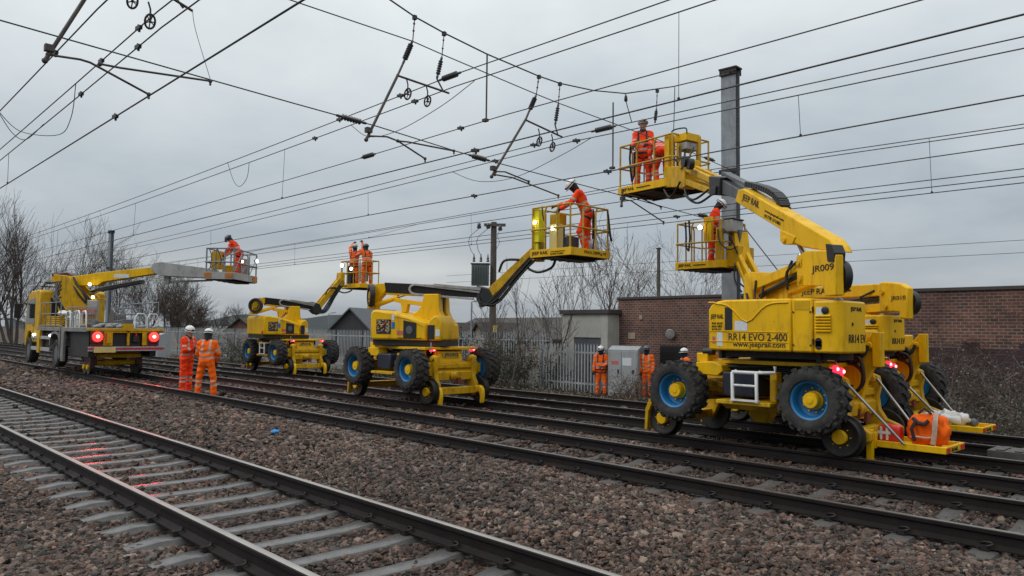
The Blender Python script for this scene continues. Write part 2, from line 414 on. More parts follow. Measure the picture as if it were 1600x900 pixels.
class MB:
    def __init__(s):
        s.v = []; s.f = []; s.m = []; s.cur = 0; s.T = None
    def add(s, vs, fs):
        n = len(s.v)
        if s.T is not None:
            vs = [tuple(s.T @ Vector(p)) for p in vs]
        s.v.extend(vs)
        for f in fs:
            s.f.append(tuple(i + n for i in f)); s.m.append(s.cur)
    def box(s, x0, x1, y0, y1, z0, z1):
        vs = [(x0, y0, z0), (x1, y0, z0), (x1, y1, z0), (x0, y1, z0), (x0, y0, z1), (x1, y0, z1), (x1, y1, z1), (x0, y1, z1)]
        s.add(vs, [(0, 3, 2, 1), (4, 5, 6, 7), (0, 1, 5, 4), (1, 2, 6, 5), (2, 3, 7, 6), (3, 0, 4, 7)])
        return s
    def prism(s, poly, a, b, axis='y'):
        if axis == 'y': f = lambda p, t: (p[0], t, p[1])
        elif axis == 'z': f = lambda p, t: (p[0], p[1], t)
        else: f = lambda p, t: (t, p[0], p[1])
        n = len(poly)
        vs = [f(p, a) for p in poly] + [f(p, b) for p in poly]
        fs = [tuple(range(n))[::-1], tuple(range(n, 2 * n))]
        for i in range(n):
            j = (i + 1) % n
            fs.append((i, j, n + j, n + i))
        s.add(vs, fs)
        return s
    def beam(s, p0, p1, w, h, w1=None, h1=None):
        p0 = Vector(p0); p1 = Vector(p1); d = (p1 - p0).normalized()
        up = Vector((0, 0, 1)) if abs(d.z) < 0.95 else Vector((1, 0, 0))
        sd = d.cross(up).normalized(); up = sd.cross(d)
        w1 = w if w1 is None else w1; h1 = h if h1 is None else h1
        vs = []
        for p, ww, hh in ((p0, w, h), (p1, w1, h1)):
            for a, b in ((-1, -1), (1, -1), (1, 1), (-1, 1)):
                vs.append(tuple(p + sd * (a * ww / 2) + up * (b * hh / 2)))
        s.add(vs, [(0, 1, 2, 3)[::-1], (4, 5, 6, 7), (0, 1, 5, 4), (1, 2, 6, 5), (2, 3, 7, 6), (3, 0, 4, 7)])
        return s
    def tube(s, pts, r, n=6, caps=True):
        pts = [Vector(p) for p in pts]
        rr = r if isinstance(r, (list, tuple)) else [r] * len(pts)
        vs = []; fs = []
        up = Vector((0, 0, 1))
        d0 = (pts[1] - pts[0]).normalized()
        if abs(d0.z) > 0.9: up = Vector((1, 0, 0))
        for i, p in enumerate(pts):
            if i == 0: d = pts[1] - pts[0]
            elif i == len(pts) - 1: d = pts[-1] - pts[-2]
            else: d = pts[i + 1] - pts[i - 1]
            d.normalize()
            sd = d.cross(up)
            if sd.length < 1e-4: sd = d.cross(Vector((0, 1, 0)))
            sd.normalize(); u2 = sd.cross(d).normalized(); up = u2
            for k in range(n):
                a = 2 * math.pi * k / n
                vs.append(tuple(p + (sd * math.cos(a) + u2 * math.sin(a)) * rr[i]))
        for i in range(len(pts) - 1):
            for k in range(n):
                k2 = (k + 1) % n
                fs.append((i * n + k, i * n + k2, (i + 1) * n + k2, (i + 1) * n + k))
        if caps:
            fs.append(tuple(range(n))[::-1]); fs.append(tuple((len(pts) - 1) * n + k for k in range(n)))
        s.add(vs, fs)
        return s
    def hose(s, pts, r, n=6):
        P = [Vector(p) for p in pts]; q = []
        for i in range(len(P) - 1):
            p0 = P[max(i - 1, 0)]; p1 = P[i]; p2 = P[i + 1]; p3 = P[min(i + 2, len(P) - 1)]
            for k in range(5):
                t = k / 5
                q.append(.5 * ((2 * p1) + (p2 - p0) * t + (2 * p0 - 5 * p1 + 4 * p2 - p3) * t * t + (-p0 + 3 * p1 - 3 * p2 + p3) * t ** 3))
        q.append(P[-1])
        return s.tube(q, r, n)
    def cyl(s, p0, p1, r0, r1=None, n=16):
        return s.tube([p0, p1], [r0, r0 if r1 is None else r1], n)
    def lathe(s, prof, o, axis='z', n=20, caps=True):
        o = Vector(o)
        if axis == 'z': ex, ey, ez = Vector((1, 0, 0)), Vector((0, 1, 0)), Vector((0, 0, 1))
        elif axis == 'y': ex, ey, ez = Vector((0, 0, 1)), Vector((1, 0, 0)), Vector((0, 1, 0))
        elif axis == 'x': ex, ey, ez = Vector((0, 1, 0)), Vector((0, 0, 1)), Vector((1, 0, 0))
        else:
            ez = Vector(axis).normalized(); ex = ez.orthogonal().normalized(); ey = ez.cross(ex)
        vs = []; fs = []
        m = len(prof)
        for r, h in prof:
            for k in range(n):
                a = 2 * math.pi * k / n
                vs.append(tuple(o + ez * h + (ex * math.cos(a) + ey * math.sin(a)) * r))
        for i in range(m - 1):
            for k in range(n):
                k2 = (k + 1) % n
                fs.append((i * n + k, i * n + k2, (i + 1) * n + k2, (i + 1) * n + k))
        if caps:
            fs.append(tuple(range(n))[::-1]); fs.append(tuple((m - 1) * n + k for k in range(n)))
        s.add(vs, fs)
        return s
    def ball(s, c, r, n=10, sq=(1, 1, 1)):
        prof = [(r * math.sin(math.pi * i / 8) + 1e-4, -r * math.cos(math.pi * i / 8)) for i in range(9)]
        k0 = len(s.v); s.lathe(prof, (0, 0, 0), 'z', n)
        for i in range(k0, len(s.v)):
            v = s.v[i]; s.v[i] = (v[0] * sq[0] + c[0], v[1] * sq[1] + c[1], v[2] * sq[2] + c[2])
        return s
    def build(s, name, mats, parent=None, bevel=0.0, smooth=38, loc=None, rz=None, M=None):
        if not isinstance(mats, (list, tuple)): mats = [mats]
        me = bpy.data.meshes.new(name)
        me.from_pydata(s.v, [], s.f)
        me.polygons.foreach_set('material_index', s.m)
        for m in mats: me.materials.append(m)
        bm = bmesh.new(); bm.from_mesh(me)
        bmesh.ops.recalc_face_normals(bm, faces=bm.faces)
        bm.to_mesh(me); bm.free()
        if smooth:
            me.polygons.foreach_set('use_smooth', [True] * len(me.polygons))
            me.set_sharp_from_angle(angle=R(smooth))
        o = bpy.data.objects.new(name, me)
        COL.objects.link(o)
        if parent: o.parent = parent
        if loc is not None: o.location = loc
        if rz is not None: o.rotation_euler = (0, 0, rz)
        if M is not None: o.matrix_local = M
        if bevel:
            b = o.modifiers.new('bevel', 'BEVEL')
            b.width = bevel; b.segments = 2; b.limit_method = 'ANGLE'; b.angle_limit = R(40)
            b.use_clamp_overlap = True
        return o

def np_mesh(name, verts, faces, mats, parent=None, smooth=True, matidx=None, col=None):
    """verts (n,3), faces (m,k) arrays -> object"""
    me = bpy.data.meshes.new(name)
    n = len(verts); m, k = faces.shape
    me.vertices.add(n); me.vertices.foreach_set('co', np.ascontiguousarray(verts, dtype=np.float32).ravel())
    me.loops.add(m * k); me.loops.foreach_set('vertex_index', np.ascontiguousarray(faces, dtype=np.int32).ravel())
    me.polygons.add(m)
    me.polygons.foreach_set('loop_start', np.arange(0, m * k, k, dtype=np.int32))
    if matidx is not None: me.polygons.foreach_set('material_index', np.ascontiguousarray(matidx, dtype=np.int32))
    me.polygons.foreach_set('use_smooth', np.full(m, smooth, dtype=bool))
    for mm in (mats if isinstance(mats, (list, tuple)) else [mats]): me.materials.append(mm)
    if col is not None:
        a = me.attributes.new('col', 'FLOAT_COLOR', 'POINT')
        a.data.foreach_set('color', np.ascontiguousarray(col, dtype=np.float32).ravel())
    me.update(calc_edges=True)
    o = bpy.data.objects.new(name, me); COL.objects.link(o)
    if parent: o.parent = parent
    return o

def dup(o, parent=None):
    c = o.copy(); COL.objects.link(c); c.parent = parent
    for ch in list(o.children): dup(ch, c)
    return c

# lettering meshes are made first, while the scene is still light
TXT = {}
def make_texts(words):
    obs = []
    for w in words:
        cu = bpy.data.curves.new('lettering', 'FONT'); cu.body = w; cu.size = 1.0; cu.extrude = 0.004
        cu.resolution_u = 3
        cu.align_x = 'LEFT'
        o = bpy.data.objects.new('lettering', cu); COL.objects.link(o); obs.append((w, o, cu))
    bpy.context.view_layer.update()
    dg = bpy.context.evaluated_depsgraph_get()
    for w, o, cu in obs:
        me = bpy.data.meshes.new_from_object(o.evaluated_get(dg))
        xs = [v.co.x for v in me.vertices]; ys = [v.co.y for v in me.vertices]
        TXT[w] = (me, min(xs), max(xs), min(ys), max(ys))
    for w, o, cu in obs:
        bpy.data.objects.remove(o); bpy.data.curves.remove(cu)
make_texts(["JEEP RAIL", "RR14 EVO 2-400", "www.jeeprail.com", "JR009", "JR010", "JR002", "MAX.200Kg N", "RR14 EV", "01778 571881", "FOR SALES\nAND HIRE\n01778 571", "OY64 HJG", "JR016", "80", "DANGER", "RAIL"])

def text(w, m, parent, o, ex, ey, width, height=None, name='lettering'):
    """lettering whose box starts at o (lower left), runs along ex and stands along ey"""
    me, x0, x1, y0, y1 = TXT[w]
    me2 = me.copy(); me2.materials.clear(); me2.materials.append(m)
    ob = bpy.data.objects.new(name, me2); COL.objects.link(ob); ob.parent = parent
    ex = Vector(ex).normalized(); ey = Vector(ey).normalized(); ez = ex.cross(ey)
    sx = width / (x1 - x0); sy = sx if height is None else height / (y1 - y0)
    oo = Vector(o) - ex * (x0 * sx) - ey * (y0 * sy)
    M = Matrix.Identity(4)
    for i in range(3):
        M[i][0] = ex[i] * sx; M[i][1] = ey[i] * sy; M[i][2] = ez[i]; M[i][3] = oo[i]
    ob.matrix_local = M
    return ob

# ------------------------------------------------------------------ ground, ballast, tracks
TRK = {'A': (3.36, 0.0), 'B': (8.24, 0.0), 'C': (11.25, -0.02), 'D': (14.15, -0.03)}
_py = np.array([-40, -4, -1, 1.6, 2.2, 4.5, 4.9, 5.5, 6.3, 6.9, 7.3, 9.3, 9.75, 10.2, 12.3, 12.7, 13.1, 15.2, 15.8, 16.4, 17.6, 20, 30, 60, 400, 1500], float)
_pz = np.array([-.3, -.3, -.22, -.205, -.220, -.220, -.15, -.10, -.12, -.17, -.205, -.21, -.17, -.22, -.225, -.19, -.225, -.235, -.25, -.32, -.56, -.65, -.65, -.7, -1.5, -3.0], float)
def gz(x, y):
    z = np.interp(y, _py, _pz)
    k = np.where(np.asarray(y) < 4.6, .25, np.where(np.asarray(y) < 16, .6, 1.0))
    return z + k * (0.012 * np.sin(x * 1.3 + y * 0.7) + 0.010 * np.sin(x * 0.45 - y * 1.9))

gx = np.concatenate([np.arange(-1500, -160, 60), np.arange(-160, -40, 2.0), np.arange(-40, 20, 0.5), np.arange(20, 300, 20)])
gy = np.concatenate([[-60, -30, -15, -8], np.arange(-4, 24, 0.3), np.arange(24, 60, 3), np.arange(60, 400, 20), np.arange(400, 1501, 100)])
GX, GY = np.meshgrid(gx, gy, indexing='ij')
GZ = gz(GX, GY)
V = np.stack([GX, GY, GZ], -1).reshape(-1, 3)
ny = len(gy)
ii, jj = np.meshgrid(np.arange(len(gx) - 1), np.arange(ny - 1), indexing='ij')
a = (ii * ny + jj).ravel()
F = np.stack([a, a + ny, a + ny + 1, a + 1], -1)
g = np_mesh('ground', V, F, GROUNDM)
tag(g, kind='structure', label='stone ballast bed and rough soil verge under the tracks')

CAMR = np.array(cam.matrix_world)[:3, :3]
def to_px(P):
    q = (P - np.array([0, 0, 1.63])) @ CAMR
    d = np.maximum(-q[:, 2], 1e-3)
    return 800 + 1190 * q[:, 0] / d, 450 - 1190 * q[:, 1] / d, -q[:, 2]

SPACE = {'A': 0.63, 'B': 0.66, 'C': 0.66, 'D': 0.66}
SOFF = {'A': 0.12, 'B': 0.02, 'C': 0.3, 'D': 0.1}
rng = np.random.default_rng(11)
phi = (1 + 5 ** .5) / 2
ICO = np.array([(-1, phi, 0), (1, phi, 0), (-1, -phi, 0), (1, -phi, 0), (0, -1, phi), (0, 1, phi), (0, -1, -phi), (0, 1, -phi),
                (phi, 0, -1), (phi, 0, 1), (-phi, 0, -1), (-phi, 0, 1)]) / math.sqrt(1 + phi * phi)
ICF = np.array([(0, 11, 5), (0, 5, 1), (0, 1, 7), (0, 7, 10), (0, 10, 11), (1, 5, 9), (5, 11, 4), (11, 10, 2), (10, 7, 6), (7, 1, 8),
                (3, 9, 4), (3, 4, 2), (3, 2, 6), (3, 6, 8), (3, 8, 9), (4, 9, 5), (2, 4, 11), (6, 2, 10), (8, 6, 7), (9, 8, 1)])
def stones():
    pts = []; siz = []
    for d0, d1, dens, s in ((1.5, 6.5, 1700, .0215), (6.5, 11, 1050, .0265), (11, 18, 480, .036), (18, 30, 170, .052), (30, 52, 40, .085)):
        n = int((1.35 * d1 * 2) * d1 * dens)
        x = rng.uniform(-d1, 2.0, n) if d1 < 12 else rng.uniform(-d1, 1.0, n)
        area = (d1 + 2.0) * min(d1 + 1, 18.0)
        n = int(area * dens)
        x = rng.uniform(-d1, 2.0, n); y = rng.uniform(-1.0, min(d1, 17.0), n)
        P = np.stack([x, y, gz(x, y)], -1)
        u, v, dep = to_px(P)
        rad = np.hypot(x, y)
        ok = (rad >= d0) & (rad < d1) & (dep > 0.6) & (u > -420) & (u < 2050) & (v < 1500)
        for k, (yc, zc_) in TRK.items():
            for sd in (-1, 1):
                ok &= np.abs(y - (yc + sd * 0.7525)) > 0.085
            sp, so = SPACE[k], SOFF[k]
            ph = np.abs((x - so + sp / 2) % sp - sp / 2)
            ons = (ph < 0.125) & (np.abs(y - yc) < 1.10)
            ok &= ~(ons & (rng.uniform(size=n) > 0.025))
        P = P[ok]
        P[:, 2] -= ((s - .0215) * 1.5 + (.006 if s > .022 else 0)) * (P[:, 1] < 4.7)
        pts.append(P); siz.append(s * np.clip(rng.lognormal(0, 0.26, len(P)), .55, 1.7))
    P = np.concatenate(pts); S = np.concatenate(siz)
    n = len(P)
    q = rng.normal(size=(n, 4)) * np.array([1, .32, .32, 1]); q /= np.linalg.norm(q, axis=1)[:, None]
    w, x, y, z = q.T
    RM = np.stack([1 - 2 * (y * y + z * z), 2 * (x * y - z * w), 2 * (x * z + y * w),
                   2 * (x * y + z * w), 1 - 2 * (x * x + z * z), 2 * (y * z - x * w),
                   2 * (x * z - y * w), 2 * (y * z + x * w), 1 - 2 * (x * x + y * y)], -1).reshape(n, 3, 3)
    sc = S[:, None] * rng.uniform(0.62, 1.3, (n, 3)) * np.array([1.15, .95, .66])
    base = ICO[None] * (1 + rng.uniform(-0.30, 0.25, (n, 12, 1)))
    vv = base * sc[:, None, :]
    vv = np.einsum('nij,nkj->nki', RM, vv)
    P[:, 2] += rng.uniform(-0.35, 0.55, n) * S
    vv = vv + P[:, None, :]
    pal = np.array([(.085, .062, .052), (.125, .092, .078), (.048, .037, .033), (.095, .080, .072), (.175, .142, .122), (.022, .021, .020), (.105, .062, .048), (.066, .069, .064)])
    c = pal[rng.choice(len(pal), n, p=[.21, .17, .15, .12, .09, .11, .08, .07])] * rng.uniform(0.5, 1.45, (n, 1))
    # patches of browner and greyer stone across the bed
    pt = 0.5 + 0.5 * np.sin(P[:, 0] * 0.5 + 1.3 * np.sin(P[:, 1] * 0.8)) * np.sin(P[:, 1] * 1.1 + P[:, 0] * 0.21)
    p2 = 0.5 + 0.5 * np.sin(P[:, 0] * 1.9 + 2.0 * np.sin(P[:, 1] * 1.7)) * np.sin(P[:, 1] * 2.6 - P[:, 0] * .6 + 1.0)
    c = c * (0.72 + 0.5 * p2[:, None] ** 1.5)
    c = c * (0.86 + 0.26 * pt[:, None]) * np.array([1.0, 0.93, 0.86])[None] ** pt[:, None]
    # track-side stone is darker with brake dust and oil, as it is in the four foot
    for yc, zc_ in list(TRK.values()):
        c = np.where((np.abs(P[:, 1] - yc) < 0.74)[:, None], c * 0.78, c)
        dr = np.minimum(np.abs(P[:, 1] - yc - .7525), np.abs(P[:, 1] - yc + .7525))
        st = np.exp(-(dr / .30) ** 2)[:, None] * (.6 + .4 * np.sin(P[:, :1] * .7 + yc))
        c = c * (1 - st * np.array([[.28, .42, .48]]))
    c = c * np.array([1.22, 1.14, 1.08])
    cc = np.repeat(np.concatenate([c, np.ones((n, 1))], 1)[:, None, :], 12, 1).reshape(-1, 4)
    ff = (ICF[None] + (np.arange(n) * 12)[:, None, None]).reshape(-1, 3)
    o = np_mesh('ballast_stones', vv.reshape(-1, 3), ff, STONEM, smooth=False, col=cc)
    tag(o, 'loose angular brown and grey track ballast between the rails', 'ballast', kind='stuff')
stones()

RP = [(-.07, -.159), (.07, -.159), (.07, -.149), (.03, -.137), (.010, -.122), (.010, -.052), (.034, -.036), (.036, -.008), (.029, -.001), (.012, .0015), (-.012, .0015), (-.029, -.001), (-.036, -.008), (-.034, -.036), (-.010, -.052), (-.010, -.122), (-.03, -.137), (-.07, -.149)]
def rail_mesh(topmat):
    xs = list(np.arange(-150, -30, 10.0)) + list(np.arange(-30, 12, 2.0))
    n = len(RP); v = []; f = []; mi = []
    for x in xs:
        v += [(x, p[0], p[1]) for p in RP]
    for i in range(len(xs) - 1):
        for k in range(n):
            k2 = (k + 1) % n
            f.append((i * n + k, (i + 1) * n + k, (i + 1) * n + k2, i * n + k2)); mi.append(1 if k in (8, 9, 10) else 0)
    me = bpy.data.meshes.new('rail'); me.from_pydata(v, [], f)
    me.materials.append(RAILSIDE); me.materials.append(topmat)
    me.polygons.foreach_set('material_index', mi)
    me.polygons.foreach_set('use_smooth', [True] * len(f)); me.set_sharp_from_angle(angle=R(35))
    return me
RM_A = rail_mesh(RAILTOP); RM_B = rail_mesh(RAILTOPD)

def sleeper_mesh(m):
    b = MB()
    ys = [-1.25, -1.0, -.62, -.42, .42, .62, 1.0, 1.25]
    zt = [-.205, -.172, -.172, -.198, -.198, -.172, -.172, -.205]
    wt = [.080, .098, .098, .086, .086, .098, .098, .080]
    n = len(ys); vs = []
    for y, z, w in zip(ys, zt, wt):
        vs += [(-w - .03, y, -.36), (-w - .03, y, z - .05), (-w, y, z - .004), (-w + .012, y, z), (w - .012, y, z), (w, y, z - .004), (w + .03, y, z - .05), (w + .03, y, -.36)]
    fs = []
    for i in range(n - 1):
        for k in range(7):
            fs.append((i * 8 + k, i * 8 + k + 1, (i + 1) * 8 + k + 1, (i + 1) * 8 + k))
    fs.append(tuple(range(8))); fs.append(tuple((n - 1) * 8 + k for k in range(8)))
    b.add(vs, fs)
    o = b.build('sleeper', m, smooth=30)
    me = o.data; bpy.data.objects.remove(o)
    return me
SM_A = sleeper_mesh(SLEEP); SM_B = sleeper_mesh(SLEEPD)
def clip_mesh():
    b = MB()
    b.box(-.04, .04, .0, .045, -.175, -.155)
    pts = []
    for k in range(15):
        t = k / 14 * 5.0
        pts.append((.055 * math.cos(t * 1.25 + .3) * (1 if k < 14 else .7), -.035 + .020 * k / 3.2 - .012, -.128 + .022 * math.sin(t)))
    b.tube(pts, .009, 5)
    b.prism([(-.03, -.165), (.03, -.165), (.022, -.128), (-.022, -.128)], .012, .05)
    o = b.build('rail_clip', CLIPM, smooth=50)
    me = o.data; bpy.data.objects.remove(o); return me
CLIP = clip_mesh()
def lk(name, me, parent, loc, rz=0.0, sc=None):
    o = bpy.data.objects.new(name, me); COL.objects.link(o); o.parent = parent
    o.location = loc; o.rotation_euler = (0, 0, rz)
    if sc: o.scale = sc
    return o
TLAB = {'A': 'nearest railway track, with pale wet concrete sleepers and bright rail tops', 'B': 'railway track under the yellow lorry and the two standing men',
        'C': 'railway track carrying the platform machines marked 009 and 002', 'D': 'farthest railway track, next to the fence and brick wall'}
NSL = {'A': 100, 'B': 90, 'C': 60, 'D': 50}
for k, (yc, zc_) in TRK.items():
    t = thing('railway_track', TLAB[k], 'railway track', (0, yc, zc_), 0, 'parallel railway tracks')
    for sd in (-1, 1):
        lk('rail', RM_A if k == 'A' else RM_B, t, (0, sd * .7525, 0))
    x = SOFF[k] + SPACE[k]
    for i in range(NSL[k]):
        x -= SPACE[k]
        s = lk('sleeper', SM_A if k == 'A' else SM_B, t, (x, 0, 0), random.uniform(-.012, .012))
        if (k == 'A' and x > -26) or (k == 'B' and x > -16) or (k == 'C' and x > -4):
            for sd in (-1, 1):
                for q in (-1, 1):
                    lk('rail_clip', CLIP, s, (0, sd * .7525 + q * .065, 0), 0 if q > 0 else math.pi)

# small things lying on the ballast
m = MB(); m.box(-.20, .20, -.08, .08, 0, .012)
for i, (px_, py_, pz_) in enumerate(((-2.12, 8.26, -.19), (-2.72, 11.2, -.20))):
    o = tag(m.build('number_plate' if i == 0 else 'plain_plate', CREAM, bevel=.004, loc=(px_, py_, pz_)),
            ['cream plate with black figures fixed on a sleeper of the second track', 'blank cream plate on a sleeper of the track under the nearest machine'][i], 'plate')
    if i == 0: text('80', INK, o, (-.07, -.045, .014), (1, 0, 0), (0, 1, 0), .15, .085)
b = MB()
for i in range(5):
    b.ball((random.uniform(-.06, .06), random.uniform(-.04, .04), random.uniform(0, .03)), .05, 8, (1.2, .8, .6))
tag(b.build('rag', RAGB, loc=(-11.6, 5.8, -.07)), 'small crumpled bright blue cloth lying on the ballast', 'cloth')
b = MB(); b.beam((-.1, 0, 0), (.1, .02, .03), .09, .05)
tag(b.build('brick_fragment', BRKOR, bevel=.006, loc=(-3.62, 3.55, -.17)), 'broken terracotta brick beside a sleeper at the bottom of the picture', 'brick')
b = MB()
b.box(-1.1, 1.1, -.24, .24, -.3, 0)
for i in range(9):
    b.box(-1.0 + i * .23, -.9 + i * .23, -.22, .22, .003, .018)
tag(b.build('trough_block', SLEEPD, bevel=.01, loc=(-2.15, 12.72, .02)), 'grey concrete trough block with ridged top between the far tracks', 'concrete block')

# ------------------------------------------------------------------ buildings, wall, fences
b = MB(); b.box(0, 31, 0, 9, 0, 3.5)
bw = b.build('brick_building', BRICK, loc=(-18.25, 23.0, -.65))
tag(bw, 'long low red brick building behind the machines with a flat top', 'brick building')
b = MB(); b.box(-.04, 31.04, -.05, 9, 3.502, 3.60); b.build('coping', ROOFD, bw, bevel=.01)
b = MB(); b.box(1.95, 3.05, -.05, .0, .9, 1.82)
for i in range(11): b.beam((1.96, -.06, .95 + i * .08), (3.04, -.06, .95 + i * .08), .05, .02)
b.build('louvre_vent', BLK, bw)
b = MB(); b.lathe([(.0, -.22), (.10, -.2), (.16, -.1), (.17, 0), (.02, .02)], (2.5, -.22, 2.22), (0.5, -.8, -.3), 12); b.beam((2.5, 0, 2.3), (2.5, -.2, 2.24), .05, .05)
b.build('flood_lamp', LGREY, bw)
for x0, z0, w, h in ((.5, 2.02, .32, .24), (4.45, 2.35, .34, .46), (1.0, 2.75, .14, .16)):
    b = MB(); b.box(x0, x0 + w, -.03, -.002, z0, z0 + h); b.build('wall_plaque', BUFF if w < .33 else STICK, bw, bevel=.005)
# scraps of creeper and a broken lead on the wall
b = MB()
for i in range(26):
    x = random.uniform(9.5, 14); z = random.uniform(1.9, 3.1); p = [(x, -.02, z)]
    for k in range(5): p.append((p[-1][0] + random.uniform(-.02, .22), -.02 - random.random() * .06, p[-1][2] + random.uniform(-.16, .06)))
    b.tube(p, .008, 3)
tag(b.build('dead_creeper', TWIGM, loc=(-18.25, 22.98, -.65)), 'dark dead creeper stems clinging to the right part of the brick wall', 'creeper')

h = thing('equipment_hut', 'small flat-roofed cream hut with dark double door left of brick building', 'hut', (-20.5, 22.3, -.65))
b = MB(); b.box(0, .62, 0, 2.4, 0, 2.95); b.box(1.98, 2.3, 0, 2.4, 0, 2.95); b.box(.62, 1.98, 0, 2.4, 2.05, 2.95); b.box(.62, 1.98, .12, 2.4, 0, 2.05)
b.build('wall', HUTM, h, bevel=.008)
b = MB(); b.box(-.08, 2.42, -.1, 2.5, 2.955, 3.12); b.build('roof', ROOFD, h, bevel=.01)
for x0 in (.63, 1.305):
    b = MB(); b.box(x0, x0 + .665, .04, .10, .05, 2.04); d = b.build('door', HUTD, h, bevel=.008)
    bb = MB(); bb.box(x0 + (.58 if x0 < 1 else .05), x0 + (.62 if x0 < 1 else .09), .0, .036, 1.0, 1.15); bb.build('handle', STEEL, d)
b = MB(); b.box(2.303, 2.33, 1.0, 1.35, 2.2, 2.6); b.build('vent_cover', BLK, h)

def eq_cabinet(loc, rz, label, w=1.15, d=.6, hh=1.72):
    c = thing('equipment_cabinet', label, 'cabinet', loc, rz)
    b = MB(); b.prism([(0, 0), (d, 0), (d, hh), (d * .5, hh + .07), (0, hh - .06)], 0, w, 'x')
    b.T = None
    b.build('housing', CABM, c, bevel=.012)
    for x0, ww in ((.04, w * .42), (.06 + w * .42, w * .5)):
        b = MB(); b.box(x0, x0 + ww, -.018, -.002, .1, hh - .12); dd = b.build('door', CABM, c, bevel=.006)
        bb = MB(); bb.box(x0 + ww * .72, x0 + ww * .80, -.045, -.02, hh * .48, hh * .56); bb.build('handle', BLK, dd)
    b = MB(); b.box(w * .5, w * .8, -.024, -.0195, hh * .64, hh * .80); b.build('notice', STICK, c)
    b = MB(); b.box(w * .12, w * .36, -.024, -.0195, hh * .66, hh * .73); b.build('notice', REDST, c)
    return c
eq_cabinet((-17.35, 21.3, -.65), R(12), 'pale grey steel equipment cabinet with two doors beside the man by the fence')
o = eq_cabinet((-55.2, 8.6 + 9.5, -.6), R(0), 'grey lineside cabinet with a pale end, left of the lorry', 2.1, .8, 1.7)

def house(loc, rz, label, L, D, H, RH, wm, rm, wins=(), name='house', chimney=False):
    h = thing(name, label, 'house', loc, rz)
    b = MB(); b.prism([(0, 0), (D, 0), (D, H), (D / 2, H + RH), (0, H)], 0, L, 'x'); b.build('wall', wm, h)
    b = MB()
    s = RH / (D / 2); e = .35
    for sg in (0, 1):
        p = [(-e, H - e * s + .02), (D / 2, H + RH + .02), (D / 2, H + RH + .16), (-e, H - e * s + .16)]
        if sg: p = [(D - q[0], q[1]) for q in p]
        b.prism(p, -.3, L + .3, 'x')
    rf = b.build('roof', rm, h)
    if chimney:
        b = MB(); b.box(L * .6, L * .6 + .6, D / 2 - .3, D / 2 + .3, H + RH - .2, H + RH + .9); b.build('chimney', BRICK, rf)
    for (fx, x0, z0, w, hh) in wins:
        b = MB()
        if fx == 'y': b.box(x0, x0 + w, -.05, .02, z0, z0 + hh)
        else: b.box(L - .02, L + .05, x0, x0 + w, z0, z0 + hh)
        w_ = b.build('window', WHT, h); bb = MB()
        if fx == 'y': bb.box(x0 + .06, x0 + w - .06, -.055, -.052, z0 + .06, z0 + hh - .06)
        else: bb.box(L + .052, L + .055, x0 + .06, x0 + w - .06, z0 + .06, z0 + hh - .06)
        bb.build('pane', GLASS, w_)
    return h
# black clad house: gable towards the camera
house((-55.3, 36.1, -.7), R(116), 'black-clad gabled house beyond the fence, between two platform machines', 7.5, 3.9, 2.25, 1.75, BLKW, SLATEG, [('y', 1.2, .9, .9, 1.0)], chimney=False)
bg = house((-46.2, 36.6, -.8), R(-3), 'long tan bungalow with brown tiled roof and two front gables beyond the fence', 13.5, 7, 1.9, 1.35, BUFF, SLATE, [('y', 7.5, .8, 1.3, .9)], name='bungalow')
for x0 in (.2, 5.3):
    b = MB(); b.prism([(x0, 0), (x0 + 2.7, 0), (x0 + 2.7, 1.4), (x0 + 1.35, 2.85), (x0, 1.4)], -1.6, 1.5); b.build('gable_wall', BUFF, bg)
    b = MB()
    for q in ([(x0 - .25, 1.15), (x0 + 1.35, 2.88), (x0 + 1.35, 3.0), (x0 - .25, 1.27)], [(x0 + 2.95, 1.15), (x0 + 1.35, 2.88), (x0 + 1.35, 3.0), (x0 + 2.95, 1.27)]):
        b.prism(q, -1.85, 2.2)
    b.build('gable_roof', SLATE, bg)
house((-71.6, 33.4, -.8), R(115), 'small far brown brick house with a gable just left of the smallest machine', 7, 3.4, 2.1, 1.15, mat('far_brick', (0.20, 0.12, 0.09), 0.8), SLATE, [('y', 1.5, 1.0, .9, 1.0)], chimney=False)
b = MB(); b.box(-18, 18, 0, 20, 0, 3.4); b.prism([(-18, 3.402), (18, 3.402), (14, 4.1), (-14, 4.1)], 0, 20)
tag(b.build('warehouse', WHT, loc=(-305, 128, -2.2), rz=R(40)), 'long pale warehouse on the horizon left of the black-clad house', 'warehouse')

# distant wooded ridge
hv = []; hf = []
N = 90
for i in range(N):
    an = R(95 + 75 * i / (N - 1)); rr = 620
    x, y = rr * math.cos(an), rr * math.sin(an)
    hh = 6 + 5 * math.sin(i * .21) + 2.5 * math.sin(i * .7 + 1) + .9 * random.random()
    hv += [(x, y, -4), (x * 1.01, y * 1.01, hh), (x * 1.5, y * 1.5, hh * .6)]
for i in range(N - 1):
    for k in range(2):
        hf.append((i * 3 + k, (i + 1) * 3 + k, (i + 1) * 3 + k + 1, i * 3 + k + 1))
me = bpy.data.meshes.new('hills'); me.from_pydata(hv, [], hf); me.materials.append(HILLM)
o = bpy.data.objects.new('hills', me); COL.objects.link(o); tag(o, 'low wooded ridge on the horizon', kind='structure')

